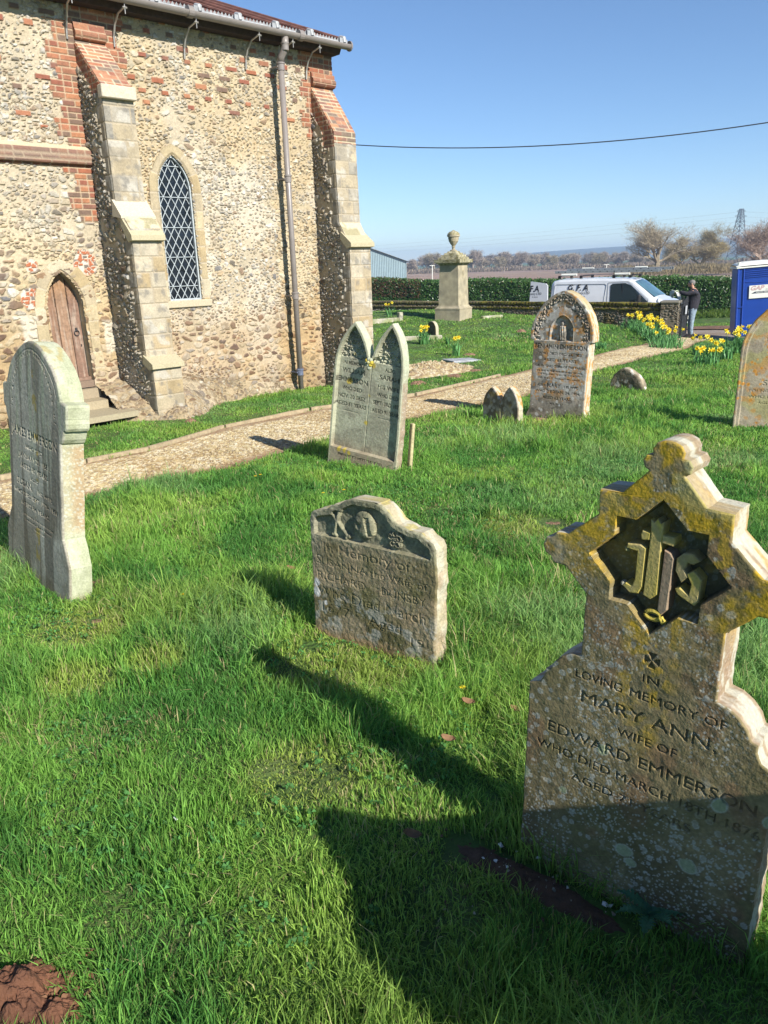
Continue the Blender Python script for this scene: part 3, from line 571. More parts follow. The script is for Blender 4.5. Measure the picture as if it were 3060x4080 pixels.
# ================================================================== GRAVESTONES
def frame_obj(o, loc, xd, roll=0., pitch=0.):
    x = np.array([xd[0], xd[1], 0.]); x /= np.linalg.norm(x); y = np.array([-x[1], x[0], 0.]); z = np.array([0, 0, 1.])
    z2 = z * cos(roll) + x * sin(roll); x2 = x * cos(roll) - z * sin(roll); z3 = z2 * cos(pitch) + y * sin(pitch); y3 = y * cos(pitch) - z2 * sin(pitch)
    o.matrix_world = Matrix(((x2[0], y3[0], z3[0], loc[0]), (x2[1], y3[1], z3[1], loc[1]), (x2[2], y3[2], z3[2], loc[2]), (0, 0, 0, 1))); return x2, y3, z3
def slab(mb, left, right, thick, res, hfn, cfn, cham=.006, zoff=0., outline=None, seed=0, sidecol=None, rough=.0012):
    """a standing slab whose front is a fine relief: left/right are edge profiles [(x, z)] from the foot to the head"""
    lz = np.array([p[1] for p in left]); rz = np.array([p[1] for p in right])
    for a in (lz, rz):
        for i in range(1, len(a)):
            if a[i] <= a[i - 1]: a[i] = a[i - 1] + 1e-4
    z0, z1 = lz[0], max(lz[-1], rz[-1]); Z = np.unique(np.r_[np.arange(z0, z1, res), lz, rz]); Z = Z[(Z >= z0) & (Z <= z1)]
    L = np.interp(Z, lz, [p[0] for p in left]); R = np.interp(Z, rz, [p[0] for p in right]); n = int(np.max(R - L) / res) + 2; t = np.linspace(0, 1, n)
    X = L[:, None] + (R - L)[:, None] * t; ZZ = np.repeat(Z[:, None], n, 1)
    poly = outline or (list(zip([p[0] for p in left], lz)) + list(zip([p[0] for p in right], rz))[::-1])
    ed = segdist(X, ZZ, poly)
    h = hfn(X, ZZ, ed); h = h + rough * 2.2 * (fbm(X * 55 + seed, ZZ * 55, seed, 5) - .5) + rough * 3.0 * (fbm(X * 6 + seed, ZZ * 6, seed, 2) - .5)
    if cham: q = np.clip(1 - ed / cham, 0, 1); h = h - cham * (1 - np.sqrt(np.clip(1 - q * q, 0, 1))) - 0
    wob = rough * 4
    X2 = X + wob * (fbm(ZZ * 25, X * 3, seed + 5) - .5) * (1 - sst(0, .02, ed)); P = np.stack([X2, -h, ZZ], -1); c = cfn(X, ZZ, ed, h); mb.grid(P, c)
    # sides and back
    m = len(Z); nd = max(3, int(thick / max(res * 2, .008))); dd = np.linspace(0, 1, nd)
    loop = np.concatenate([P[:, 0], P[::-1, -1]]); y0 = loop[:, 1]
    q = dd[:, None]; LY = y0[None] * (1 - q) + thick * q
    rnd = .004 * np.sin(q * pi); S = np.stack([np.repeat(loop[None, :, 0], nd, 0), LY, np.repeat(loop[None, :, 2], nd, 0)], -1)
    edge = (fbm(LY * 18 + seed, S[..., 2] * 18 + S[..., 0] * 9, seed + 31) - .5) * rough * 9; cx = (L.mean() + R.mean()) / 2
    S[..., 0] += np.sign(S[..., 0] - cx) * edge * np.clip(q * 4, 0, 1)
    sc_ = sidecol(S[..., 0], S[..., 1], S[..., 2]) if sidecol else cfn(S[..., 0] * 1. + LY * 1.3, S[..., 2], S[..., 0] * 0 + .02, 0 * S[..., 0])
    mb.grid(S, sc_)
    B = S[-1]; bl, br = B[:m], B[m:][::-1]; mb.grid(np.stack([bl, br], 1), np.stack([sc_[-1][:m], sc_[-1][m:][::-1]], 1))
    return mb
def sym(prof): return [(-x, z) for x, z in prof], [(x, z) for x, z in prof]
def spots(X, Z, cw, seed, lo, hi, keep=.5):
    """round lichen colonies"""
    F1, F2, ID, DX, DY = cells(X + .3 * cw * (fbm(X / cw * .9, Z / cw * .9, seed) - .5), Z + .3 * cw * (fbm(X / cw * .9 + 5, Z / cw * .9, seed + 1) - .5), cw, cw, seed, .9, False)
    r = lo + (hi - lo) * hsh(np.floor(ID * 9999), 1, seed); return (1 - sst(r * .85, r, F1)) * (ID < keep), F1 / np.maximum(r, 1e-3)
def blotch(X, Z, s, seed, a, b): return sst(a, b, fbm(X * s + seed * 3.1, Z * s, seed, 5))
LICH_W, LICH_O, LICH_Y, LICH_G = np.array([.46, .46, .40]), np.array([.42, .19, .03]), np.array([.50, .35, .018]), np.array([.30, .34, .20])

# --- 1. tall star-headed stone in the right foreground
P_ = [(.31, -.25), (.31, .572), (.298, .578), (.277, .588), (.266, .612), (.264, .630), (.250, .634), (.240, .660), (.220, .682), (.195, .697), (.168, .702), (.166, .872), (.226, .932), (.242, .925), (.262, .929), (.268, .948), (.285, .955), (.292, .975), (.283, .995), (.268, 1.000), (.256, 1.014), (.236, 1.016), (.226, 1.008), (.212, 1.028), (.152, 1.083), (.152, 1.143), (.096, 1.146), (.040, 1.208), (.052, 1.214), (.056, 1.230), (.048, 1.243), (.034, 1.245), (.036, 1.258), (.028, 1.272), (.012, 1.279), (.002, 1.280)]
left, right = sym(P_)
cv = Carve(-.32, .32, -.1, 1.3, .0013)
for t_, x_, z_, h_, w_ in (('IN', .015, .690, .020, .040), ('LOVING', -.115, .640, .0225, .125), ('MEMORY OF', .082, .640, .0225, .23), ('MARY ANN,', .012, .574, .034, .34), ('WIFE OF', .02, .520, .022, .15), ('EDWARD EMMERSON', .02, .452, .030, .53), ('WHO DIED MARCH 18TH 1876', .012, .392, .0235, .575), ('AGED 71 YEARS', -.01, .332, .022, .32)):
    cv.text(t_, x_, z_, h_, w_, bold=.0)
for a in range(4):                                                  # small incised cross patty
    c_, s_ = cos(a * pi / 2), sin(a * pi / 2); tri = np.array([(0, .001), (-.011, .019), (.011, .019)]); tri = np.c_[tri[:, 0] * c_ - tri[:, 1] * s_, tri[:, 0] * s_ + tri[:, 1] * c_] + (.013, .752); cv.tris(tri, [(0, 1, 2)])
def star_in(X, Z):
    x = np.abs(X); z = Z - .982; return np.maximum(-(x + np.abs(z) - .166), .106 - np.maximum(x, np.abs(z)))
def h_mary(X, Z, ed):
    g = cv.sample(X, Z, 1); k = sst(0, .006, star_in(X, Z)); return -.0040 * sst(.25, .8, g) - .050 * k
def c_mary(X, Z, ed, h):
    c = mix(np.array([.24, .20, .125]), np.array([.165, .145, .08]), blotch(X, Z, 5, 3, .35, .65)); c = mix(c, [.21, .13, .085], blotch(X, Z, 9, 8, .54, .68) * .6)
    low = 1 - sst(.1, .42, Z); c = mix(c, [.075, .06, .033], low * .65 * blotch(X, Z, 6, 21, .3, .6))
    c = c * (.72 + .56 * fbm(X * 90, Z * 90, 9))[..., None]
    c = c * np.array([1., .96, .80]); f1, r1 = spots(X, Z, .009, 41, .12, .42, .60); c = mix(c, LICH_W * (.7 + .4 * fbm(X * 80, Z * 80, 3))[..., None], f1 * blotch(X, Z, 7, 17, .38, .56) * .85)
    f1, r1 = spots(X, Z, .024, 43, .18, .42, .40); c = mix(c, LICH_W * .92, f1 * (.65 + .35 * (r1 > .6)) * blotch(X, Z, 5, 27, .42, .55) * .8)
    f2, r2 = spots(X + .5, Z + .1, .085, 47, .12, .30, .30); c = mix(c, mix(LICH_G, LICH_W, (r2 > .75) * .6), f2 * (Z < .5) * .85)
    # yellow lichen: over the head and down the middle
    ym = np.maximum(sst(.80, 1.02, Z + .22 * (X)) * (1 - sst(1.19, 1.26, Z)), (1 - sst(.03, .09, np.abs(X - .01 + .05 * (fbm(Z * 9, Z * 0, 4) - .5)))) * sst(.42, .74, Z)); yl = blotch(X, Z, 8, 61, .47, .55) * ym * (.45 + .55 * blotch(X, Z, 60, 65, .38, .5)) + blotch(X, Z, 26, 63, .53, .60) * ym * .7
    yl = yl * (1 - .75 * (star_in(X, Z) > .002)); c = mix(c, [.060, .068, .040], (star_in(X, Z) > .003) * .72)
    c = mix(c, LICH_Y * (.65 + .5 * fbm(X * 60, Z * 60, 6))[..., None] * np.array([1, .93, 1]), np.clip(yl, 0, 1) * .92)
    gr = blotch(X, Z, 11, 71, .5, .6) * sst(1.05, 1.2, Z); c = mix(c, [.27, .28, .15], gr * .7); gr = (1 - sst(-.27, -.18, X)) * sst(.85, .95, Z); c = mix(c, [.30, .28, .22], gr * .6 * blotch(X, Z, 30, 72, .3, .6))
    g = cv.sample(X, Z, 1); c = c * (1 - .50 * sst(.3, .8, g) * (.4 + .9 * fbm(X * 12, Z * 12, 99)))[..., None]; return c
def side_mary(x, y, z):
    c = c_mary(x * 0 + y * 2 + .1, z, y, y); return mix(mix(c, [.33, .24, .17], .55), [.46, .46, .38], blotch(y * 3, z, 12, 91, .5, .6) * .7)
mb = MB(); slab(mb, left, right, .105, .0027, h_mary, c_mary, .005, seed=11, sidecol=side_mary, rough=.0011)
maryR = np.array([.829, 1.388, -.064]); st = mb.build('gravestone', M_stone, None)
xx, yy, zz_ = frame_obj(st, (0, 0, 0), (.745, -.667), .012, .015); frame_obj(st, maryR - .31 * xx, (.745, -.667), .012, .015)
tag(st, 'large brown star-headed gravestone in the right foreground, yellow lichen and raised sacred monogram', 'gravestone')
MARY = st
m = MB(); ax, az, an = (1, 0, 0), (0, 0, 1), (0, 1, 0); yc = np.array([.50, .39, .07]); gc = np.array([.32, .27, .18])
def relief(poly, t0=.049, t1=.010, col=yc):
    p = np.array(poly, float); k = len(p); c0 = p.mean(0); q = c0 + (p - c0) * .90; dm = .0028
    nrm = []
    for i in range(k):
        a, b, c_ = p[i - 1], p[i], p[(i + 1) % k]; d1 = (b - a) / (np.linalg.norm(b - a) + 1e-9); d2 = (c_ - b) / (np.linalg.norm(c_ - b) + 1e-9); n_ = np.array([d1[1] + d2[1], -(d1[0] + d2[0])]); nrm.append(n_ / (np.linalg.norm(n_) + 1e-9))
    nrm = np.array(nrm); area = np.sum(p[:, 0] * np.roll(p[:, 1], -1) - np.roll(p[:, 0], -1) * p[:, 1]); sg = 1 if area > 0 else -1; q = p - nrm * dm * sg
    V = np.vstack([np.c_[p[:, 0], np.full(k, t0), p[:, 1]], np.c_[p[:, 0], np.full(k, t1 + .003), p[:, 1]], np.c_[q[:, 0], np.full(k, t1), q[:, 1]]]); i = np.arange(k); j = (i + 1) % k
    cl = mix(np.array(col), gc, hsh(np.arange(3 * k), 1, int(p[0, 0] * 999) % 7) * .7)
    m.add(V, [np.stack([i, j, j + k, i + k], -1), np.stack([i + k, j + k, j + 2 * k, i + 2 * k], -1), i + 2 * k], cl)
O_ = .305
def rp(L, **k): relief([(x + O_, z) for x, z in L], **k)
rp([(-.330, 1.060), (-.334, .906), (-.316, .900), (-.300, .915), (-.303, 1.058), (-.301, 1.094), (-.309, 1.088), (-.317, 1.098), (-.325, 1.088), (-.333, 1.094)])      # upright of the cross
rp([(-.331, 1.061), (-.350, 1.064), (-.353, 1.052), (-.350, 1.040), (-.331, 1.043)]); rp([(-.303, 1.043), (-.276, 1.040), (-.272, 1.050), (-.275, 1.062), (-.303, 1.061)])
rp([(-.381, 1.012), (-.352, 1.020), (-.338, 1.018), (-.338, .930), (-.345, .913), (-.358, .905), (-.370, .912), (-.378, .920), (-.374, .904), (-.358, .894), (-.340, .899), (-.338, .899), (-.334, .912), (-.3355, 1.024), (-.352, 1.030), (-.382, 1.022)][:3] + [(-.338, 1.018), (-.338, .925), (-.348, .909), (-.362, .914), (-.376, .924), (-.383, .916), (-.366, .899), (-.348, .897), (-.3365, .905), (-.3355, .97)] if False else [(-.382, 1.024), (-.384, 1.012), (-.357, 1.010), (-.357, .940), (-.362, .922), (-.378, .926), (-.386, .918), (-.366, .902), (-.345, .906), (-.337, .925), (-.337, 1.022), (-.352, 1.028)])
rp([(-.295, 1.028), (-.297, .878), (-.286, .868), (-.274, .884), (-.271, 1.012), (-.280, 1.024)], col=(.24, .14, .09))
rp([(-.266, 1.015), (-.252, 1.030), (-.232, 1.034), (-.214, 1.020), (-.228, 1.008), (-.240, 1.010), (-.246, .992), (-.236, .976), (-.250, .960), (-.266, .985)], col=(.32, .25, .08))
rp([(-.240, .984), (-.226, .994), (-.206, .976), (-.208, .924), (-.216, .912), (-.256, .930), (-.262, .942), (-.252, .948), (-.230, .934), (-.228, .962)])
th_ = np.linspace(.4, 2 * pi, 16); m.tube([(O_ - .305 + .018 * cos(a), .014, .862 + .010 * sin(a)) for a in th_], .006, 6, col=yc * .8); m.tube([(O_ - .288, .014, .862), (O_ - .280, .012, .852), (O_ - .276, .012, .858)], .007, 6, col=yc)
m.ball((O_ - .386, .022, .920), (.0075, .012, .0075), 8, col=(.27, .26, .20)); m.ball((O_ - .384, .022, 1.008), (.007, .012, .007), 8, col=(.30, .27, .12))
m.build('carved_monogram', M_stone, MARY)
# soft roll moulding lumps beside the shoulders
m = MB(); m.tube([(-.168, .02, .697), (-.168, .10, .697)], .001, 4, col=(.2, .14, .08))

# --- 2. low double-curved stone in the centre
susR = np.array([.199, 2.926, -.088])
prof_r = [(.0, -.2), (.0, .12), (.012, .2), (.004, .30), (.014, .42), (.010, .505), (.006, .555), (-.006, .578), (-.04, .594), (-.066, .616), (-.10, .611), (-.125, .610), (-.150, .626), (-.185, .634), (-.205, .645), (-.225, .668), (-.25, .690), (-.272, .704), (-.29, .708)]
prof_l = [(-.70, -.2), (-.700, .02), (-.700, .45), (-.698, .58), (-.690, .606), (-.675, .618), (-.63, .632), (-.585, .640), (-.57, .655), (-.545, .668), (-.52, .670), (-.505, .680), (-.47, .700), (-.43, .712), (-.40, .712), (-.31, .713)]
def fixp(P):
    out = []; zl = -9
    for x, z in P:
        z = max(z, zl + 2e-4); out.append((x, z)); zl = z
    return out
prof_r = fixp([p for p in prof_r if True]); prof_l = fixp(prof_l)
cv2 = Carve(-.72, .04, -.1, .75, .0016)
for t_, x_, z_, h_, w_, b_ in (('In Memory of', -.37, .430, .047, .50, .0), ('S', -.655, .362, .046, .030, .0), ('USANNA the Wife of', -.335, .362, .033, .60, .0), ('RICHARD', -.52, .287, .038, .29, .0), ('DUNSBY', -.165, .287, .038, .24, .0), ('Who Died March', -.36, .203, .050, .63, .0), ('1677', -.56, .125, .045, .17, .0), ('Aged', -.27, .125, .045, .19, .0), ('19', -.09, .085, .04, .07, .0)):
    cv2.text(t_, x_, z_, h_, w_, bold=.005)
topz = lambda X: np.maximum(np.interp(X, [p[0] for p in prof_l], [p[1] for p in prof_l]), 0) * (X < -.35) + np.interp(X, [p[0] for p in prof_r[::-1]], [p[1] for p in prof_r[::-1]]) * (X >= -.35)
def h_sus(X, Z, ed):
    g = cv2.sample(X, Z, 1); h = -.0028 * sst(.25, .8, g) * (.45 + .9 * fbm(X * 9, Z * 9, 78))
    pan = sst(.505, .513, Z) * sst(.026, .036, ed + .012 * (fbm(X * 14, Z * 14, 5) - .5)); h = h - .020 * pan
    def seg(ax_, az_, bx, bz, r):
        vx, vz = bx - ax_, bz - az_; t = np.clip(((X - ax_) * vx + (Z - az_) * vz) / (vx * vx + vz * vz), 0, 1); d = np.hypot(X - ax_ - t * vx, Z - az_ - t * vz); return np.sqrt(np.clip(1 - (d / r) ** 2, 0, 1)) * .016
    b = seg(-.575, .632, -.475, .528, .010); b = np.maximum(b, seg(-.52, .640, -.552, .530, .010))
    for (x, z) in ((-.585, .635), (-.570, .645), (-.465, .528), (-.480, .520), (-.510, .648), (-.53, .65), (-.560, .525), (-.545, .520)): b = np.maximum(b, np.sqrt(np.clip(1 - (np.hypot(X - x, Z - z) / .012) ** 2, 0, 1)) * .017)
    sk = np.sqrt(np.clip(1 - ((X + .372) / .060) ** 2 - ((Z - .598) / .064) ** 2, 0, 1)); eye = np.exp(-(((X + .400) / .012) ** 2 + ((Z - .595) / .012) ** 2)); cav = (sst(.010, .016, np.abs(X + .348 + .2 * (Z - .6))) < .5) & (Z < .64) & (Z > .55)
    sk_h = np.where(sk > 0, .012 + .016 * sk, 0) - .010 * eye * (sk > 0) - .010 * cav * (sk > 0); b = np.maximum(b, sk_h)
    fl = np.zeros(X.shape)
    for a in range(5):
        px, pz = -.205 + .024 * cos(a * 2 * pi / 5 + .3), .563 + .026 * sin(a * 2 * pi / 5 + .3); r = np.hypot(X - px, Z - pz); fl = np.maximum(fl, .010 * (np.abs(r - .014) < .0045) + .005 * (r < .012))
    fl = np.maximum(fl, .014 * (np.hypot(X + .205, Z - .563) < .008)); b = np.maximum(b, fl)
    return h + b * pan + .0028 * (fbm(X * 70, Z * 70, 6, 3) - .5)
def c_sus(X, Z, ed, h):
    up = sst(.46, .53, Z); c = mix(np.array([.235, .18, .115]), np.array([.29, .23, .155]), blotch(X, Z, 7, 3, .35, .65)); c = mix(c, [.10, .09, .035], blotch(X, Z, 6, 14, .48, .62) * .75 * (1 - up))
    c = mix(c, mix(np.array([.29, .28, .20]), np.array([.16, .16, .12]), blotch(X, Z, 16, 5, .4, .6)), up * .85); c = mix(c, [.30, .28, .23], (1 - sst(.0, .1, X + .70 + .1 * (fbm(X * 5, Z * 5, 3) - .5))) * sst(.3, .45, Z) * .7)
    c = mix(c, [.12, .12, .055], blotch(X, Z, 5, 15, .42, .6) * .45); c = c * np.array([.92, .93, .84]) * (.62 + .76 * fbm(X * 80, Z * 80, 9))[..., None]; f, r = spots(X, Z, .010, 45, .1, .3, .25); c = mix(c, LICH_W * .9, f * .6 * blotch(X, Z, 9, 7, .4, .6))
    for (x, z, rr) in ((-.672, .262, .020), (-.676, .215, .024), (-.62, .17, .012)):
        t = 1 - sst(rr * .7, rr, np.hypot(X - x, (Z - z) * .8) + .02 * (fbm(X * 60, Z * 60, 2) - .5)); c = mix(c, [.50, .49, .47], t)
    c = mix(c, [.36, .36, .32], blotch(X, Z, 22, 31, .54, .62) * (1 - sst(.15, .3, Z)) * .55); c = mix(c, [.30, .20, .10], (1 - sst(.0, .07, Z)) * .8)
    g = cv2.sample(X, Z, 1); return c * (1 - .14 * sst(.3, .8, g))[..., None]
def side_sus(x, y, z):
    c = mix(np.array([.36, .31, .20]), np.array([.42, .39, .29]), blotch(y * 2 + x, z + x, 16, 3, .4, .6)); c = mix(c, [.34, .28, .07], blotch(x, y, 20, 8, .55, .62) * (z > .55) * .7); c = mix(c, [.30, .21, .13], blotch(y * 2, z, 9, 12, .5, .62) * (z < .45) * .5); return c * (.8 + .4 * fbm(y * 60, z * 60 + x * 60, 4))[..., None]
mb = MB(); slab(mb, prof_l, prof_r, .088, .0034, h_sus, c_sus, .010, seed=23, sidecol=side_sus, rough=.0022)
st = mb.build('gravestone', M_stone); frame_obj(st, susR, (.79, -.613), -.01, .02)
tag(st, 'low worn brown gravestone in mid lawn, carved with crossed bones, a skull and a rosette', 'gravestone')

# --- 3. tall lancet stone at the left edge
P_ = [(.462, -.3), (.462, .20), (.405, .31), (.378, .345), (.372, .87), (.385, .878), (.402, .900), (.414, .930), (.418, .945), (.436, .950), (.446, .965), (.450, .99), (.446, 1.012), (.448, 1.018), (.452, 1.075), (.446, 1.088), (.384, 1.096), (.376, 1.12), (.34, 1.19), (.285, 1.25), (.20, 1.305), (.115, 1.345), (.05, 1.362), (.004, 1.366)]
left, right = sym(P_); cv3 = Carve(-.46, .46, 0, 1.4, .0022)
for t_, x_, z_, h_, w_ in (('JAMES EMMERSON', 0, .815, .052, .66), ('WHO DIED', 0, .752, .024, .25), ('JANUARY 29. 1881.', 0, .690, .030, .46), ('AGED 80 YEARS.', 0, .630, .028, .40), ('ALSO', 0, .578, .018, .12), ('SUSAN,', -.15, .520, .038, .24), ('HIS WIFE', .15, .520, .022, .20), ('WHO DIED SEPT. 15TH 1896', 0, .462, .026, .64), ('AGED 84 YEARS.', 0, .404, .026, .42), ('ETERNAL LIFE WITH GOD', .04, .345, .013, .44), ('THROUGH JESUS CHRIST', .04, .315, .013, .40), ('OUR LORD', .06, .285, .012, .16)):
    cv3.text(t_, x_, z_, h_, w_, bold=.03)
cv3.arc('In Affectionate Remembrance of', 0, .93, .30, .36, pi * .98, pi * .02, .030, .01)
def h_jam(X, Z, ed):
    g = cv3.sample(X, Z, 1); bord = (sst(.036, .040, ed) * (1 - sst(.046, .050, ed))) * (Z > 1.1); return -.0045 * sst(.2, .8, g) - .002 * bord
def c_jam(X, Z, ed, h):
    c = mix(np.array([.38, .36, .29]), np.array([.31, .29, .23]), blotch(X, Z, 5, 3, .35, .65)); strk = fbm(X * 26 + 3, Z * 1.4, 7, 4); c = mix(c, [.31, .33, .23], sst(.45, .62, strk) * sst(.3, 1.1, Z) * .8)
    c = mix(c, [.10, .085, .06], sst(.50, .62, fbm(X * 18 + 9, Z * 1.3, 19, 4)) * (1 - .3 * sst(.3, 1.2, Z)) * .75); c = mix(c, [.15, .12, .075], (1 - sst(.2, .6, Z)) * .55 * blotch(X, Z, 4, 6, .3, .5))
    c = c * (.66 + .68 * fbm(X * 95, Z * 95, 9))[..., None]; c = mix(c, [.30, .22, .03], (np.abs(X - .03) < .03) * blotch(X, Z, 20, 5, .55, .65) * .7)
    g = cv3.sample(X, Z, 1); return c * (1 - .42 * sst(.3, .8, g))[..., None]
def side_jam(x, y, z):
    c = mix(np.array([.33, .345, .225]), np.array([.41, .42, .295]), blotch(y * 2, z, 8, 4, .35, .65)); t = sst(.34, .42, z) * (1 - sst(.84, .88, z)); f, r = spots(y, z, .020, 9, .2, .46, .7)
    c = mix(c, [.36, .25, .14], t * (.35 + .5 * sst(.03, .09, y))); c = mix(c, [.44, .44, .35], f * t * .85); c = mix(c, [.34, .26, .08], blotch(x, y * 2, 14, 3, .52, .6) * (z > 1.25) * .6); c = mix(c, [.33, .24, .14], (1 - sst(-.02, .06, z)) * .7)
    return c * (.85 + .3 * fbm(y * 70, z * 70 + x * 40, 4))[..., None]
mb = MB(); slab(mb, left, right, .125, .0042, h_jam, c_jam, .012, seed=37, sidecol=side_jam, rough=.001)
st = mb.build('gravestone', M_stone); jr = np.array([-1.736, 3.804, -.115]); xx, _, _ = frame_obj(st, (0, 0, 0), (.688, -.725), .055, .12); frame_obj(st, jr - .457 * xx, (.688, -.725), .055, .12)
tag(st, 'tall greenish pointed gravestone at the left edge, shoulder mouldings, leaning back', 'gravestone')

# --- 4. twin lancet stone leaning right
def lancet(x0, x1, z0, zs, za, n=16):
    w = x1 - x0; P = arch(w, z0, zs, za, n); c = (x0 + x1) / 2; k = len(P) // 2; return [(c + x, z) for x, z in P[:k + 1]], [(c + x, z) for x, z in P[k:]][::-1]
tl, tr = lancet(-.762, -.381, -.25, .84, 1.262); ul, ur = lancet(-.381, .0, -.25, .84, 1.300)
tl = [(-.765, -.25), (-.760, .1)] + tl[1:]; ur = [(.005, -.25), (-.005, .1)] + [(x - .03 * sst(.1, .84, z) * (1 - sst(.84, 1.3, z)), z) for x, z in ur[1:]]
valley = .985
out_poly = [p for p in tl] + [p for p in tr[::-1] if p[1] > valley] + [(-.375, valley)] + [p for p in ul if p[1] > valley] + [p for p in ur[::-1]]
cv4 = Carve(-.78, .02, -.1, 1.35, .0025)
for t_, x_, z_, h_, w_ in (('IN MEMORY', -.575, .865, .028, .23), ('OF', -.575, .915, .016, .05), ('WILLIAM', -.575, .790, .036, .25), ('EMMERSON', -.575, .705, .038, .33), ('WHO DIED', -.575, .630, .030, .22), ('NOV. 20 1852', -.575, .555, .032, .30), ('AGED 61 YEARS', -.575, .480, .032, .34), ('ALSO', -.19, .865, .028, .11), ('SARAH', -.19, .790, .036, .21), ('HIS WIFE', -.19, .705, .032, .23), ('WHO DIED', -.19, .630, .030, .23), ('SEPT. 3RD 1876', -.19, .555, .030, .30), ('AGED 91 YEARS', -.19, .480, .032, .31), ('PREPARE TO MEET THY GOD.', -.40, .0, .022, .50)):
    cv4.text(t_, x_, z_, h_ * 1.12, w_, bold=.035)
def foliage(X, Z, cw, seed): F1, F2, ID, DX, DY = cells(X + .01 * fbm(X * 20, Z * 20, seed), Z, cw, cw, seed, .9); return np.sqrt(np.clip(1 - (F1 / .62) ** 2, 0, 1)) * (.6 + .4 * np.sin(np.arctan2(DY, DX) * (3 + np.floor(ID * 3)))), F2 - F1, ID
def h_twin(X, Z, ed):
    c0 = np.where(X < -.381, -.5715, -.1905); ax_ = np.abs(X - c0); rim = sst(.024, .034, ed) * sst(.075, .082, Z)
    mid = (1 - sst(.003, .006, np.abs(X + .381))) * (Z < valley); h = -.040 * rim; h = h - .006 * mid * rim
    tym = sst(.928, .934, Z) * rim; fo, ee, ID = foliage(X, Z, .048, 81); h = h - .022 * tym + .026 * tym * fo; h = h - .004 * sst(.25, .8, cv4.sample(X, Z, 1))
    h = h - .002 * (np.abs(Z - .435) < .004) * (ax_ < .08) * rim
    hd = np.hypot(X + .378, (Z - .90)); return h
def c_twin(X, Z, ed, h):
    c = mix(np.array([.36, .36, .26]), np.array([.27, .26, .19]), blotch(X, Z, 9, 3, .38, .62)); f, r = spots(X, Z, .018, 55, .2, .42, .45); c = mix(c, [.36, .37, .28], f * .75 * blotch(X, Z, 5, 8, .35, .55))
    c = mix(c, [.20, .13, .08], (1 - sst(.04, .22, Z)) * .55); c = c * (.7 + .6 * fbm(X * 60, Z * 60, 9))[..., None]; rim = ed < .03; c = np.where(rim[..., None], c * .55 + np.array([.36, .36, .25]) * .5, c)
    for (x, z, rr) in ((-.39, .36, .026), (-.64, .062, .030), (-.58, .06, .02), (-.52, .05, .018), (-.36, .90, .028), (-.60, .715, .035), (-.57, .975, .012), (-.38, .62, .014)):
        t = 1 - sst(rr * .6, rr, np.hypot(X - x, Z - z) + .03 * (fbm(X * 30, Z * 30, 2) - .5)); c = mix(c, [.45, .34, .03], t * .8)
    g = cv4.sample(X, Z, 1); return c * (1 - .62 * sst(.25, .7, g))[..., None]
def side_twin(x, y, z):
    c = mix(np.array([.33, .28, .19]), np.array([.40, .42, .30]), sst(.6, 1.0, z)); c = mix(c, [.30, .22, .16], blotch(y, z, 6, 4, .45, .6) * (z < .8) * .7); f, r = spots(y + x, z, .02, 9, .1, .3, .4); c = mix(c, [.48, .48, .4], f * .7); return c * (.8 + .4 * fbm(y * 50, z * 50 + x * 50, 4))[..., None]
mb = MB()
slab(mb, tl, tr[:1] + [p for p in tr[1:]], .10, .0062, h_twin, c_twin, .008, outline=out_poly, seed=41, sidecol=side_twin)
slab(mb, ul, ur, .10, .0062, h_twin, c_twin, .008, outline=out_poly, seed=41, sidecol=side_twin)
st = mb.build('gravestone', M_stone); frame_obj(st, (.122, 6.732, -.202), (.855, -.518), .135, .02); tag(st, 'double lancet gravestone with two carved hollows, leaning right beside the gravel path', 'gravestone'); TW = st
m = MB()
for a in range(7):
    th1 = a * 2 * pi / 7; m.ball((-.378 + .026 * cos(th1), -.02, .935 + .028 * sin(th1)), (.018, .022, .019), 8, col=(.34, .36, .26) if a % 3 else (.46, .36, .05))
m.ball((-.378, -.032, .935), (.016, .02, .016), 8, col=(.42, .40, .2)); m.ball((-.375, -.018, .885), (.024, .022, .024), 8, col=(.33, .35, .26)); m.build('carved_rosette', M_stone, TW)

# --- 5. orange-lichened arched stone by the path
P_ = [(.40, -.3), (.40, .0), (.365, .07), (.352, .12), (.352, .905), (.36, .925), (.392, .935), (.396, .96), (.394, 1.03), (.375, 1.13), (.325, 1.25), (.26, 1.35), (.18, 1.43), (.10, 1.48), (.03, 1.508), (.003, 1.512)]
left, right = sym(P_); cv5 = Carve(-.42, .42, 0, 1.55, .0034)
for t_, x_, z_, h_, w_ in (('BENJAMIN EMMERSON', 0, .835, .048, .66), ('WHO DIED DEC. 22. 1903.', 0, .760, .030, .56), ('AGED 65 YEARS', 0, .685, .030, .42), ('FOR 28 YEARS CLERK OF THIS PARISH', 0, .612, .022, .64), ('I BELIEVE IN THE FORGIVENESS OF SINS', 0, .555, .018, .60), ('THE RESURRECTION OF THE BODY', 0, .515, .018, .55), ('AND THE LIFE EVERLASTING. AMEN.', 0, .470, .018, .55), ('ALSO', -.22, .375, .024, .10), ('MARY', -.05, .370, .044, .18), ('HIS WIFE', .17, .375, .024, .18), ('WHO DIED JAN. 24. 1904,', 0, .300, .030, .58), ('AGED 62 YEARS.', 0, .225, .028, .38), ('AT REST', 0, .160, .020, .18)):
    cv5.text(t_, x_, z_, h_ * 1.1, w_, bold=.03)
cv5.arc('In Affectionate Remembrance of', 0, .92, .265, .40, pi * .90, pi * .10, .034, .01)
niche_l, niche_r = lancet(-.145, .145, .935, 1.04, 1.235, 10); niche = niche_l + niche_r[::-1]
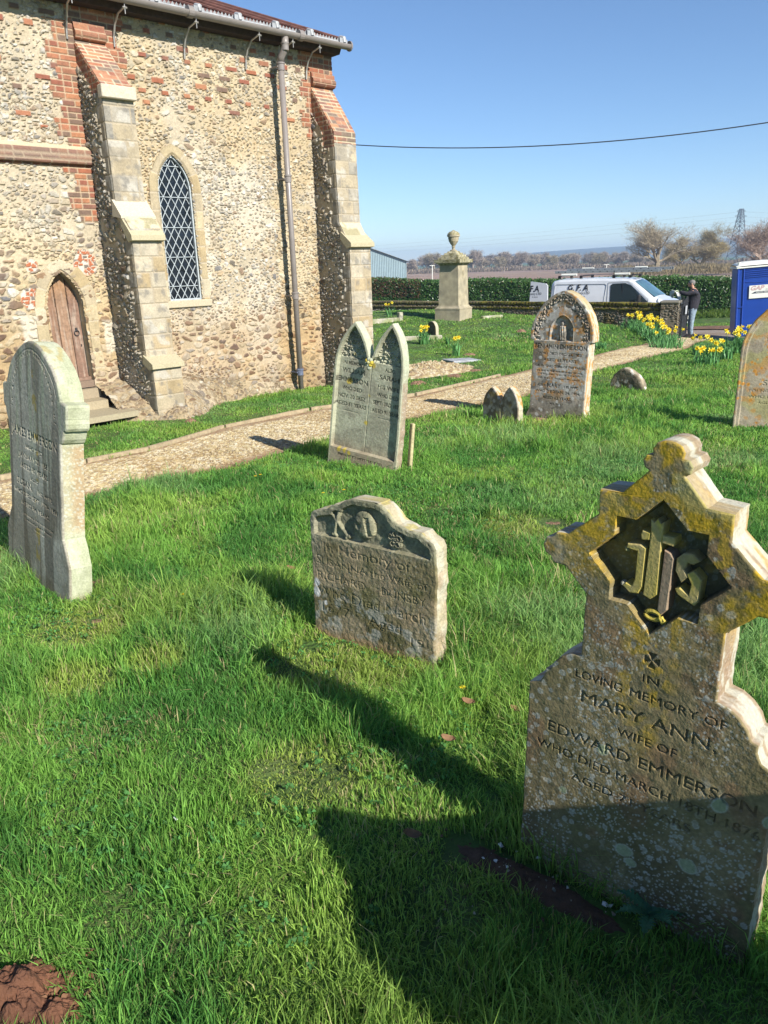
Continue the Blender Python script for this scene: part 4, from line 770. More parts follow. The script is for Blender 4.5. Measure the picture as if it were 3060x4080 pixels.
def h_ben(X, Z, ed):
    ins = pip(X, Z, niche); dn = segdist(X, Z, niche); h = -.0045 * sst(.2, .8, cv5.sample(X, Z, 1)); band = sst(.035, .042, ed) * (1 - sst(.100, .106, ed)) * sst(.925, .935, Z)
    fo, ee, ID = foliage(X, Z, .034, 83); h = h + band * (-.034 + .040 * np.clip(fo, 0, 1)); h = h - .012 * sst(.02, .03, ed) * (Z > .93) * (1 - band) * (ed > .1)
    k = sst(0, .012, dn) * ins; h = h - .032 * k + .006 * (1 - sst(0, .012, dn)) * (~ins)
    fig = np.sqrt(np.clip(1 - (np.abs(X) / (.045 + .10 * (1.1 - Z) * (Z < 1.1))) ** 2, 0, 1)) * (Z > .94) * (Z < 1.105); hd = np.sqrt(np.clip(1 - ((X + .005) / .020) ** 2 - ((Z - 1.135) / .026) ** 2, 0, 1)); drp = .010 * np.sin(X * 260 + Z * 30)
    return h + k * (.038 * fig + drp * (fig > 0) * .5 + .034 * hd) + .02 * (fbm(X * 40, Z * 40, 9) - .5) * k * (Z < .985)
def c_ben(X, Z, ed, h):
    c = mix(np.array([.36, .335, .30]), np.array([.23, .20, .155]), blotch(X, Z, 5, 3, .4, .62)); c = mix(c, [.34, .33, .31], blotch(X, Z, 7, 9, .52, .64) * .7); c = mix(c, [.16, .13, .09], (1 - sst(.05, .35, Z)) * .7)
    c = mix(c, [.10, .09, .075], blotch(X, Z, 14, 11, .56, .66) * .7); c = c * (.68 + .64 * fbm(X * 50, Z * 50, 9))[..., None]
    o = blotch(X, Z, 13, 33, .53, .60) * (.4 + .6 * blotch(X, Z, 45, 34, .4, .5)) * sst(.15, .45, Z); f, r = spots(X, Z, .035, 93, .2, .45, .35); c = mix(c, LICH_O * (.7 + .6 * fbm(X * 40, Z * 40, 6))[..., None], np.clip(o * .85 + f * blotch(X, Z, 6, 35, .4, .5) * .8 * (Z > .2), 0, 1) * .85)
    f2, r2 = spots(X + 3, Z, .07, 95, .15, .35, .3); c = mix(c, [.50, .50, .48], f2 * .7); g = cv5.sample(X, Z, 1); c = np.where(((ed > .035) & (ed < .105) & (Z > .93))[..., None], c * .35 + np.array([.42, .37, .30]) * .65, c)
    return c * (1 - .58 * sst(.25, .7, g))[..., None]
def side_ben(x, y, z):
    c = mix(np.array([.44, .39, .29]), np.array([.50, .46, .36]), blotch(y * 2, z, 8, 4, .35, .65)); c = mix(c, LICH_O * 1.1, blotch(y * 3 + 2, z, 12, 8, .52, .58) * .85); c = mix(c, [.33, .30, .18], (z > 1.3) * .7); return c * (.85 + .3 * fbm(y * 50, z * 50 + x * 30, 4))[..., None]
mb = MB(); slab(mb, left, right, .20, .0072, h_ben, c_ben, .012, seed=47, sidecol=side_ben)
st = mb.build('gravestone', M_stone); xx, _, _ = frame_obj(st, (0, 0, 0), (.82, -.572), .035, .0); frame_obj(st, np.array([2.46, 9.05, -.277]) - .375 * xx, (.82, -.572), .035, .0)
tag(st, 'arched gravestone blotched with orange lichen, carved figure in a small niche, beside the gravel path', 'gravestone')

# --- 6. small twin-peaked stone
q1l, q1r = lancet(-.575, -.262, -.2, .16, .415, 8); q2l, q2r = lancet(-.262, .02, -.2, .18, .450, 8)
op6 = q1l + [p for p in q1r[::-1] if p[1] > .27] + [(-.262, .265)] + [p for p in q2l if p[1] > .27] + q2r[::-1]
def c_lit(X, Z, ed, h):
    c = mix(np.array([.33, .29, .24]), np.array([.15, .12, .09]), blotch(X, Z, 8, 3, .42, .6)); f, r = spots(X, Z, .07, 15, .25, .45, .5); c = mix(c, [.42, .39, .37], f * .7); c = mix(c, [.32, .22, .06], blotch(X, Z, 9, 19, .55, .62) * .6); return c * (.7 + .6 * fbm(X * 50, Z * 50, 9))[..., None]
side_lit = lambda x, y, z: side_ben(x, y + .4, z) * np.array([.9, .9, .85])
mb = MB(); slab(mb, q1l, q1r, .085, .009, lambda X, Z, e: 0 * X, c_lit, .012, outline=op6, seed=53, sidecol=side_lit); slab(mb, q2l, q2r, .085, .009, lambda X, Z, e: 0 * X, c_lit, .012, outline=op6, seed=53, sidecol=side_lit)
st = mb.build('gravestone', M_stone); frame_obj(st, (1.61, 8.903, -.269), (.60, -.80), .0, .0); tag(st, 'small plain twin-peaked footstone standing left of the orange-lichened arched gravestone', 'gravestone')
# --- 7. dark rounded stub in the grass
P7l = [(-.565, -.2), (-.562, .05), (-.548, .14), (-.49, .237), (-.40, .315), (-.345, .336), (-.325, .338)]; P7r = fixp([(.0, -.2), (.0, .02), (-.018, .10), (-.06, .175), (-.11, .225), (-.17, .265), (-.23, .30), (-.28, .322), (-.315, .337)])
def c_rnd(X, Z, ed, h):
    c = mix(np.array([.12, .10, .07]), np.array([.19, .16, .11]), blotch(X, Z, 7, 3, .4, .6)); c = mix(c, [.42, .40, .35], blotch(X, Z, 14, 8, .60, .66) * .8); return c * (.7 + .6 * fbm(X * 50, Z * 50, 9))[..., None]
mb = MB(); slab(mb, P7l, P7r, .13, .010, lambda X, Z, e: .012 * fbm(X * 9, Z * 9, 5), c_rnd, .03, seed=59, sidecol=lambda x, y, z: c_rnd(x + y, z, y, y) * 1.7, rough=.003)
st = mb.build('gravestone', M_stone); frame_obj(st, (3.998, 11.511, -.353), (.70, -.71), 0, .03); tag(st, 'small dark rounded stone stub alone in the grass right of the arched gravestone', 'gravestone')
# --- 8. stone cut by the right edge of the picture
P_ = [(.42, -.3), (.42, .84), (.41, .95), (.375, 1.06), (.31, 1.17), (.22, 1.27), (.13, 1.335), (.05, 1.365), (.004, 1.37)]
left, right = sym(P_); cv8 = Carve(-.45, .45, 0, 1.4, .003)
for t_, x_, z_, h_, w_ in (('IN LOVING', 0, 1.02, .034, .36), ('MEMORY OF', 0, .95, .034, .36), ('SUSAN', 0, .475, .055, .34), ('YOUNGEST DAUGHTER', 0, .40, .030, .62), ('WHO DIED MAY 4TH', 0, .335, .030, .60), ('AGED 11 YEARS', 0, .27, .026, .40), ('EVER LOVED', .08, .10, .02, .3)):
    cv8.text(t_, x_, z_, h_, w_, bold=.01)
def h_rt(X, Z, ed): return -.004 * sst(.2, .8, cv8.sample(X, Z, 1)) - .006 * sst(.022, .028, ed) - .008 * sst(.058, .064, ed)
def c_rt(X, Z, ed, h):
    c = mix(np.array([.38, .32, .23]), np.array([.28, .235, .17]), blotch(X, Z, 5, 3, .4, .62)); c = mix(c, [.33, .31, .12], blotch(X, Z, 4, 9, .5, .62) * .6); c = c * (.72 + .56 * fbm(X * 50, Z * 50, 9))[..., None]
    f, r = spots(X, Z, .055, 97, .2, .46, .42); c = mix(c, LICH_O * 1.15 * (.8 + .4 * (r > .6))[..., None], f * blotch(X, Z, 5, 36, .36, .46) * .95); c = mix(c, LICH_O * 1.1, blotch(X, Z, 16, 38, .58, .64) * .5); c = mix(c, LICH_O, (ed < .05) * sst(.8, 1.1, Z) * blotch(X, Z, 14, 5, .42, .52) * .8); return c * (1 - .35 * sst(.3, .8, cv8.sample(X, Z, 1)))[..., None]
mb = MB(); slab(mb, left, right, .10, .007, h_rt, c_rt, .010, seed=61, sidecol=lambda x, y, z: c_rt(x + y, z, .05 + 0 * y, y))
st = mb.build('gravestone', M_stone); frame_obj(st, (3.947 + .42 * .902, 8.369 - .42 * .431, -.251), (.902, -.431), .0, .0); tag(st, 'sandy round-topped gravestone with orange lichen cut off by the right picture edge', 'gravestone')
# --- 9. stone added out of view on the right, turned and shaped to shadow the foreground
left = [(-.36, -.25), (-.36, .98), (-.30, 1.05), (-.24, 1.10), (-.20, 1.19), (-.16, 1.27), (-.12, 1.30)]; right = [(.38, -.25), (.38, .96), (.34, 1.03), (.25, 1.07), (.12, 1.12), (.0, 1.20), (-.07, 1.28), (-.11, 1.301)]
mb = MB(); slab(mb, left, right, .09, .012, lambda X, Z, e: 0 * X, c_rt, .01, seed=67); st = mb.build('gravestone', M_stone); frame_obj(st, (1.17, .50, -.04), (.77, .64), 0, 0); tag(st, 'plain gravestone added out of view beyond the right foreground, shaped to cast its shade', 'gravestone')
# --- 10. tiny round-headed stone behind daffodils
P_ = [(.20, -.2), (.20, .24), (.185, .33), (.13, .41), (.06, .45), (.004, .457)]; left, right = sym(P_)
mb = MB(); slab(mb, left, right, .10, .02, lambda X, Z, e: -.02 * (e > .05), lambda X, Z, e, h: mix(np.array([.17, .14, .08]), np.array([.10, .08, .05]), blotch(X, Z, 9, 3, .4, .6)), .01, seed=71, sidecol=lambda x, y, z: np.broadcast_to([.42, .38, .27], x.shape + (3,)))
q_ = G(1718, 1345); st = mb.build('gravestone', M_stone); frame_obj(st, q_ + (0, 0, -.03), (.55, -.83), .0, .0); tag(st, 'tiny round-headed dark stone behind a clump of daffodils on the far lawn', 'gravestone')

# ================================================================== GROUND, PATH, ROAD, FIELD, HILLS
PT = [(-9, -.5), (-6.2, 3.0), (-4.6, 5.3), (-3.54, 6.79), (-2.97, 7.45), (-2.5, 8.0), (-1.93, 9.3), (-.98, 10.54), (.56, 11.76), (2.25, 14.0), (4.74, 17.25), (7.0, 20.4), (8.75, 23.1), (9.25, 23.85), (9.9, 24.7)]
PB = [(-7.6, -2), (-5.2, 2.0), (-3.9, 4.1), (-2.91, 5.46), (-2.49, 6.14), (-2.1, 6.62), (-1.5, 7.03), (-.69, 8.13), (.39, 9.62), (2.09, 11.15), (3.87, 14.05), (7.24, 18.6), (9.5, 22.6), (10.2, 23.6), (10.9, 24.4)]
path_poly = PT + PB[::-1]
def road_line(d): return (8.7 + .842 * d, 23.35 - .539 * d)
RDX = np.array([.842, -.539]); RNX = np.array([.539, .842])
def rd(px, py): return (px - 10.7) * RDX[0] + (py - 24.8) * RDX[1], (px - 10.7) * RNX[0] + (py - 24.8) * RNX[1]      # along, across (0 = near road edge)
def ax_(*p): return np.unique(np.concatenate(p))
gx = ax_(np.arange(-2500, -300, 200), np.arange(-300, -60, 20), np.arange(-60, -14, 2.), np.arange(-14, 22, .2), np.arange(22, 60, 2.), np.arange(60, 300, 20), np.arange(300, 2501, 200))
gy = ax_(np.arange(-200, -10, 20.), np.arange(-10, 45, .2), np.arange(45, 100, 2.5), np.arange(100, 500, 20), np.arange(500, 3300, 200))
X, Y = np.meshgrid(gx, gy); Z = terr(X, Y); fadew = 1 - sst(30, 45, np.hypot(X, Y))
M_ground = mat('turf_ground', (.06, .125, .022), var=.4, scale=3.5, bump=1, bscale=30, bdist=.03, tint2=(.075, .105, .03), t2scale=1.7)
m = MB(); m.grid(np.stack([X, Y, Z], -1)); tag(m.build('ground', M_ground, smooth=True), kind='structure')
# brown ploughed field beyond the hedge
X, Y = np.meshgrid(ax_(np.arange(-300, 500, 10.)), ax_(np.arange(58, 480, 6.))); Z = terr0(X, Y) + .12
M_field = mat('ploughed_field', (.27, .185, .145), var=.25, scale=.12, bump=1, bscale=1.5, bdist=.4, tint2=(.31, .225, .16), t2scale=.02)
m = MB(); m.grid(np.stack([X, Y, Z], -1)); tag(m.build('field', M_field, smooth=True), kind='structure')
# lane
L_, W_ = np.meshgrid(np.arange(-60, 60, .5), np.linspace(0, 5.6, 12)); X = 10.7 + RDX[0] * L_ + RNX[0] * W_; Y = 24.8 + RDX[1] * L_ + RNX[1] * W_
M_road = mat('lane_asphalt', (.27, .225, .19), var=.15, scale=4, bump=.5, bscale=120, bdist=.006, tint2=(.20, .15, .11), t2scale=.8)
m = MB(); m.grid(np.stack([X, Y, terr(X, Y) + .03], -1)); tag(m.build('road', M_road, smooth=True), kind='structure')
L_, W_ = np.meshgrid(np.arange(-60, 60, .25), np.linspace(5.4, 6.9, 10)); X = 10.7 + RDX[0] * L_ + RNX[0] * W_; Y = 24.8 + RDX[1] * L_ + RNX[1] * W_
m = MB(); m.grid(np.stack([X, Y, terr(X, Y) + .045 + .05 * fbm(L_ * 2, W_ * 2, 4)], -1)); tag(m.build('muddy_verge', mat('mud', (.19, .11, .07), var=.3, scale=3, bump=1, bscale=20, bdist=.05), smooth=True), kind='structure')

# gravel path: one relief sheet of small stones
pt = np.array(PT); pb = np.array(PB); sg = np.r_[0, np.cumsum(np.hypot(*np.diff((pt + pb) / 2, axis=0).T))]
tt = [0.]
while tt[-1] < sg[-1]:
    dist = hypot(np.interp(tt[-1], sg, (pt + pb)[:, 0] / 2), np.interp(tt[-1], sg, (pt + pb)[:, 1] / 2)); tt.append(tt[-1] + max(.0085, dist * .0016) if dist < 26 else tt[-1] + .1)
tt = np.array(tt); A = np.stack([np.interp(tt, sg, pt[:, i]) for i in (0, 1)], -1); B = np.stack([np.interp(tt, sg, pb[:, i]) for i in (0, 1)], -1)
q = np.linspace(0, 1, 150)[:, None, None]; P = A[None] * (1 - q) + B[None] * q; X, Y = P[..., 0], P[..., 1]
wob = .10 * (fbm(X * 2, Y * 2, 3) - .5); X = X + wob; Y = Y - wob
F1, F2, ID, _, _ = cells(X, Y, .030, .028, 5, .9, sizevar=.6); st_ = sst(.02, .16, F2 - F1); dome = np.sqrt(np.clip(1 - (F1 / .75) ** 2, 0, 1))
GC = [(.50, .41, .22), (.60, .51, .32), (.42, .32, .165), (.56, .48, .32), (.34, .25, .13), (.62, .56, .41), (.46, .37, .20), (.30, .235, .15)]
c = pal(GC, hsh(np.floor(ID * 9999), 1, 3)) * (.85 + .3 * fbm(X * 40, Y * 40, 5))[..., None]; c = mix(np.array([.26, .17, .10]), c, st_ * .8 + .2)
qq = np.broadcast_to(q[..., 0], X.shape); edge = np.minimum(qq, 1 - qq); dirt = (1 - sst(.02, .16, edge + .12 * (fbm(X * 3, Y * 3, 9) - .5))); c = mix(c, np.array([.27, .17, .10]) * (.7 + .6 * fbm(X * 25, Y * 25, 6))[..., None], dirt * .8)
c = mix(c, c * np.array([.8, .72, .62]), sst(.5, .62, fbm(X * 1.5, Y * 1.5, 19)) * .6)
Z = terr(X, Y) + .006 + .014 * st_ * dome * (.6 + .8 * hsh(np.floor(ID * 9999), 2, 3)) * (1 - dirt * .6) + .03 * (fbm(X * 1.2, Y * 1.2, 8) - .5) + .012 * np.sin(qq * pi)
m = MB(); m.grid(np.stack([X, Y, Z], -1), c); tag(m.build('path', M_gravel), kind='structure')
# boards edging the path on the church side
pe = np.array(PT[2:10]); 
ed_ = empty('path_edging', (pe[0, 0], pe[0, 1], 0)); tag(ed_, 'long weathered timber edging boards between church grass and gravel path', 'path edging')
for i, (a, b) in enumerate(zip(pe[:-1], pe[1:])):
    m = MB(); L = np.linalg.norm(b - a); k = max(2, int(L / .3)); t = np.linspace(.01, .985, k)
    pts = a + (b - a) * t[:, None]; n_ = np.array([-(b - a)[1], (b - a)[0]]) / L; z = terr(pts[:, 0], pts[:, 1])
    sec = [(-.018, -.08), (.018, -.08), (.018, .050), (-.018, .050)]
    V = np.array([[(p[0] + n_[0] * (u + .03) - pe[0, 0], p[1] + n_[1] * (u + .03) - pe[0, 1], zz + w + .006 * hsh(j, i, 2)) for u, w in sec] for j, (p, zz) in enumerate(zip(pts, z))])
    I = np.arange(k * 4).reshape(k, 4); J = np.roll(I, -1, 1); m.add(V, [np.stack([I[:-1], J[:-1], J[1:], I[1:]], -1).reshape(-1, 4), I[0][::-1], I[-1]]); m.build('edging_board', M_wood, ed_)

# soil heaps, bare patches, gravel mound
M_clod = mat('red_brown_clod', (.15, .066, .036), var=.3, scale=18, bump=1, bscale=35, bdist=.02, tint2=(.085, .038, .022), t2scale=8)
M_mole = mat('molehill_soil', (.20, .12, .075), var=.35, scale=25, bump=1, bscale=40, bdist=.02)
def mound(x, y, r, hgt, mt, label, cat='molehill', name='molehill', group=None, seed=1, asp=1., rot=0, n=46, pw=1.6, rgh=.35, z=None, colfn=None):
    a = np.linspace(0, 2 * pi, n * 2); rr = np.linspace(0, 1, n)[:, None]; rad = r * (1 + .5 * (fbm(np.cos(a) * 1.5 + 5, np.sin(a) * 1.5, seed) - .5) + .28 * (fbm(np.cos(a) * 6 + 5, np.sin(a) * 6, seed + 3) - .5))
    lx = rr * rad * np.cos(a); ly = rr * rad * np.sin(a) * asp; X = x + lx * cos(rot) - ly * sin(rot); Y = y + lx * sin(rot) + ly * cos(rot)
    prf = np.clip(1 - rr ** pw, 0, 1); F1, F2, ID, _, _ = cells(X, Y, .05 * (r / .2) ** .5, .05 * (r / .2) ** .5, seed, .9); Z = terr(X, Y) - .012 + hgt * prf * (1 + rgh * 2 * (fbm(X * 12, Y * 12, seed) - .5)) + rgh * .10 * hgt ** .5 * .35 * np.sqrt(np.clip(1 - (F1 / .7) ** 2, 0, 1)) * sst(0, .3, prf) + .30 * hgt * (fbm(X * 70, Y * 70, seed, 3) - .5) * sst(0, .2, prf)
    m = MB(); m.grid(np.stack([X - x, Y - y, Z - float(terr(x, y))], -1), None if colfn is None else colfn(X, Y)); o = m.build(name, mt); o.location = (x, y, float(terr(x, y))); tag(o, label, cat, group); return o
SOILS = []
def soil(px, py, r, hgt, label, mt=None, **k):
    g_ = G(px, py); SOILS.append((g_[0], g_[1], r * .9)); return mound(g_[0], g_[1], r, hgt, mt or M_mole, label, **k)
GM = 'molehills and small soil heaps dotting the lawn'
soil(75, 3995, .115, .07, 'large broken reddish clod of earth in the bottom left corner', M_clod, seed=4, rgh=1.3, n=130, cat='soil clod', name='soil_clod')
soil(225, 4065, .07, .035, 'smaller reddish earth clod right of the big clod in the bottom left corner', M_clod, seed=5, rgh=1.2, n=80, cat='soil clod', name='soil_clod')
M_bare = mat('dark_bare_soil', (.085, .050, .032), var=.4, scale=30, bump=1, bscale=60, bdist=.012)
def strip_soil(x0, y0, x1, y1, w, label, mt, seed): cx, cy = (x0 + x1) / 2, (y0 + y1) / 2; L = hypot(x1 - x0, y1 - y0) / 2; SOILS.extend([(cx + (x1 - x0) * k, cy + (y1 - y0) * k, w * 1.05) for k in (-.42, -.3, -.18, -.06, .06, .18, .3, .42)]); return mound(cx, cy, L, .020, mt, label, 'bare soil', 'bare_soil', seed=seed, asp=w / L, rot=atan2(y1 - y0, x1 - x0), pw=4)
strip_soil(.16, 1.865, .60, 1.495, .062, 'dark bare soil with pale flint chips along the foot of the star-headed gravestone', M_bare, 7)
soil(1742, 2700, .075, .012, 'small reddish soil patch at the right corner of the skull-carved gravestone', seed=9, cat='bare soil', name='bare_soil'); soil(1235, 2578, .06, .010, 'small reddish soil patch before the left half of the skull-carved gravestone', seed=10, cat='bare soil', name='bare_soil')
soil(395, 2325, .11, .02, 'bare brown soil patch at the right foot of the tall greenish gravestone', seed=11, cat='bare soil', name='bare_soil')
soil(385, 2475, .06, .015, 'tiny bare soil patch in the grass before the tall greenish gravestone', seed=12, cat='bare soil', name='bare_soil')
soil(1130, 2072, .0, .0, '') if False else None
soil(2200, 2085, .16, .012, 'thin worn patch of soil in the lawn above the star-headed gravestone', seed=13, cat='bare soil', name='bare_soil')
soil(2140, 1672, .16, .03, 'bare soil patch at the foot of the orange-lichened arched gravestone', seed=15, cat='bare soil', name='bare_soil')
for (px, py, r, h, lb) in ((1665, 1530, .17, .07, 'dark molehill right of the double lancet gravestone, nearest the path'), (1812, 1500, .20, .05, 'flattened pale molehill between the gravel mound and the path'), (1872, 1415, .17, .06, 'small reddish molehill right of the two-flower daffodil clump'), (2075, 1322, .16, .08, 'molehill left of the arched gravestone top, below the boundary wall'), (1893, 1478, .18, .04, 'low scattered molehill close to the path, right of the flat slab'), (760, 1680, .09, .05, 'tiny soil heap on the edging boards of the gravel path')):
    soil(px, py, r, h, lb, group=GM, seed=int(px) % 97)
g_ = G(1680, 1490); SOILS += [(g_[0], g_[1], .8), (g_[0] + .5, g_[1] + .5, .7), (g_[0] - .5, g_[1] - .3, .6)]
def gcol(X, Y):
    F1, F2, ID, _, _ = cells(X, Y, .05, .05, 8, .9); return mix(np.array([.3, .2, .12]), pal(GC, ID), sst(.05, .2, F2 - F1)) * .85
mound(g_[0] + .1, g_[1] + .1, 1.15, .20, M_gravel, 'gravel-covered grave mound behind the double lancet gravestone', 'grave mound', 'grave_mound', seed=33, asp=.55, rot=radians(38), n=70, colfn=gcol)

def crumbs(cx, cy, ax, ay, n, smin, smax, cols, label, seed):
    r = np.random.default_rng(seed); m = MB()
    for k in range(n):
        x, y = cx + r.normal(0, ax), cy + r.normal(0, ay); s_ = smin + (smax - smin) * r.random() ** 3; V = r.normal(0, 1, (8, 3)); V /= np.linalg.norm(V, axis=1)[:, None]; V *= s_ * r.uniform(.6, 1.1, 3)
        V += np.array([x, y, float(terr(x, y)) + s_ * .5 + .014]); m.add(V, _hull(V), np.array(cols[r.integers(len(cols))]) * r.uniform(.7, 1.2))
    tag(m.build('soil_crumbs', M_gravel), label, 'soil crumbs', kind='stuff')
_q = G(150, 3990); crumbs(_q[0], _q[1], .075, .06, 230, .003, .013, [(.17, .075, .04), (.12, .055, .03), (.21, .11, .06)], 'loose reddish soil crumbs round the clods in the bottom left corner', 3)
crumbs(.35, 1.68, .13, .11, 330, .002, .008, [(.12, .07, .045), (.09, .055, .035), (.16, .10, .06), (.40, .36, .28)], 'fine dark soil crumbs and grit along the foot of the star-headed stone', 4)

# ================================================================== GRASS
rng = np.random.default_rng(7)
def ingrass(x, y, margin=0.0):
    w = .10 * (fbm(x * 3, y * 3, 77) - .5) * 2; ok = ~pip(x + w, y + w, path_poly)
    s = (x - CH0[0]) * CD[0] + (y - CH0[1]) * CD[1]; o = (x - CH0[0]) * CN[0] + (y - CH0[1]) * CN[1]
    ok &= ~((o < .03) & (s < 1.0)); ok &= ~((s < -.1) & (s > -3.66) & (o < np.interp(s, ap_s, ap_o) - .10)); ok &= ~((s < -3.4) & (s > -5) & (o < 1.0)); ok &= ~((s > .45) & (s < 1.0) & (o < .85))
    a, c_ = rd(x, y); ok &= ~((c_ > -.1) & (c_ < 6.3)); ok &= c_ < 9.5
    for (sx, sy, sr) in SOILS:
        near = (np.abs(x - sx) < sr * 1.3) & (np.abs(y - sy) < sr * 1.3)
        if near.any(): d = np.hypot(x - sx, y - sy) / sr; ok &= ~(near & (d < .65 + .45 * rng.random(x.shape)))
    return ok
def grass_points(r0, r1, dens, half=radians(37)):
    n = int(dens * half * (r1 * r1 - r0 * r0)); a = rng.uniform(-half, half, n); r = np.sqrt(rng.uniform(r0 * r0, r1 * r1, n)); x, y = r * np.sin(a), r * np.cos(a); k = ingrass(x, y); return x[k], y[k], r[k]
XS, YS, RS, WS = [], [], [], []
for r0, r1, dens, wd_ in ((.55, 1.6, 22000, .0034), (1.6, 3.0, 20000, .0036), (3.0, 5.0, 13000, .0046), (5.0, 8.0, 6800, .0066), (8, 13, 3400, .010), (13, 20, 1200, .016), (20, 36, 420, .028)):
    x, y, r = grass_points(r0, r1, dens, radians(37 if r0 > 1 else 62)); XS.append(x); YS.append(y); RS.append(r); WS.append(np.full(len(x), wd_))
X, Y, R_, Wd = map(np.concatenate, (XS, YS, RS, WS)); n = len(X)
s_ch = (X - CH0[0]) * CN[0] + (Y - CH0[1]) * CN[1]
beyond = (s_ch < 3.6) & (Y > 6.5) & (X < 1.5); far = (Y > 11) & ~beyond
tall = fbm(X * 1.1 + 3, Y * 1.1, 301); clump = fbm(X * 9, Y * 9, 303, 3)
H_ = (.050 + .085 * sst(.38, .66, tall)) * (.34 + 1.3 * clump ** 1.3) * (.5 + 1.0 * rng.random(n) ** 1.4) * np.where(rng.random(n) < .03, 1.5, 1); mf = np.hypot((X - .68) * .745 - (Y - 1.40) * .667 , ((X - .68) * .667 + (Y - 1.40) * .745) * 2.4 + .2); H_ = H_ * (.38 + .62 * sst(.32, .55, mf)); H_ = np.where(far, H_ * .62, H_); H_ = np.where(beyond, H_ * .40, H_)
worn = np.zeros(n)
for (wx, wy, wr) in ((-.15, 3.05, .50), (-1.55, 3.45, .30), (-1.34, 2.90, .22), (-1.05, 3.05, .18), (-.30, 2.2, .25), (.95, 4.9, .4), (2.0, 8.9, .5)): worn = np.maximum(worn, 1 - sst(wr * .5, wr, np.hypot(X - wx, Y - wy)))
H_ = H_ * (1 - .50 * worn)
lean_a = 2 * pi * fbm(X * 5, Y * 5, 311, 2) * 2.5 + 1.6 * rng.standard_normal(n); lean = (.10 + 1.3 * fbm(X * 5, Y * 5, 313) ** 1.3) * (.25 + 1.35 * rng.random(n))
ux, uy = np.cos(lean_a), np.sin(lean_a); fa = rng.uniform(0, pi, n); wx_, wy_ = np.cos(fa), np.sin(fa)
W2 = Wd * (.6 + .8 * rng.random(n)); Z = terr(X, Y) - .006
tip_h = H_ / np.sqrt(1 + lean ** 2); off = H_ * lean / np.sqrt(1 + lean ** 2)
V = np.zeros((n, 5, 3)); b = np.stack([X, Y, Z], -1); wv = np.stack([wx_, wy_, 0 * X], -1) * W2[:, None] * .5; lv = np.stack([ux, uy, 0 * X], -1)
V[:, 0] = b - wv; V[:, 1] = b + wv; mid = b + lv * (off * .30)[:, None]; mid[:, 2] += tip_h * .60; V[:, 2] = mid - wv * .85; V[:, 3] = mid + wv * .85; V[:, 4] = b + lv * off[:, None]; V[:, 4, 2] += tip_h * (1 - .25 * rng.random(n) * lean)
rr = rng.random(n); gcl = fbm(X * 2.2, Y * 2.2, 331); mid_g = np.array([.23, .45, .085]); yel = np.array([.40, .54, .11]); deep = np.array([.11, .29, .06]); blu = np.array([.25, .42, .16]); straw = np.array([.50, .45, .22])
c = mix(mid_g, deep, sst(.45, .62, gcl + .25 * (rr - .5))); c = mix(c, yel, sst(.50, .66, fbm(X * 1.4 + 8, Y * 1.4, 335) + .22 * (rng.random(n) - .5)) * .55); c = mix(c, blu, sst(.55, .7, fbm(X * .9 + 2, Y * .9 + 5, 337) + .2 * (rng.random(n) - .5)) * .7)
c = mix(c, yel * np.array([1.1, .95, 1]), worn * .6); c = np.where((rng.random(n) < .035 + .22 * worn * rng.random(n) + .12 * sst(.6, .7, fbm(X * 2 + 40, Y * 2, 339)))[:, None], straw * (.7 + .5 * rng.random(n))[:, None], c); c = np.where((far | beyond)[:, None], c * .9 + np.array([.02, .018, .002]), c)
c = c * (.55 + .8 * rng.random(n))[:, None]
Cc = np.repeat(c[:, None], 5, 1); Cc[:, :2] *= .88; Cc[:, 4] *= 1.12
I = (np.arange(n) * 5)[:, None]; F = np.concatenate([I + np.array([[0, 1, 3]]), I + np.array([[0, 3, 2]]), I + np.array([[2, 3, 4]])])
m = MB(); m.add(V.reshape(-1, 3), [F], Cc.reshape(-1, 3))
x, y, r = grass_points(.8, 7.5, 420); k = (fbm(x * 1.7 + 60, y * 1.7, 401) > .57) & (rng.random(len(x)) < .9); x, y = x[k], y[k]; nc = len(x); z = terr(x, y) + rng.uniform(.018, .05, nc); a = rng.uniform(0, 2 * pi, nc); s_ = rng.uniform(.005, .0095, nc)
for j in range(3):                                                  # clover and small round leaves among the blades
    aa = a + j * 2 * pi / 3; cx, cy = x + s_ * np.cos(aa), y + s_ * np.sin(aa); px_, py_ = -np.sin(aa) * s_ * .8, np.cos(aa) * s_ * .8; qx, qy = np.cos(aa) * s_ * .9, np.sin(aa) * s_ * .9; tz = rng.normal(0, .004, (4, nc))
    Vc = np.stack([np.stack([cx - qx, cy - qy, z + tz[0]], -1), np.stack([cx + px_, cy + py_, z + tz[1] + .002], -1), np.stack([cx + qx, cy + qy, z + tz[2]], -1), np.stack([cx - px_, cy - py_, z + tz[3] + .002], -1)], 1); m.add(Vc.reshape(-1, 3), [np.arange(nc * 4).reshape(nc, 4)], np.repeat(np.array([.10, .26, .07]) * rng.uniform(.7, 1.5, nc)[:, None], 4, 0))
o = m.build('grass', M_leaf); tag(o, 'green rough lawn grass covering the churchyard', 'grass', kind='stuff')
print('grass blades', n)

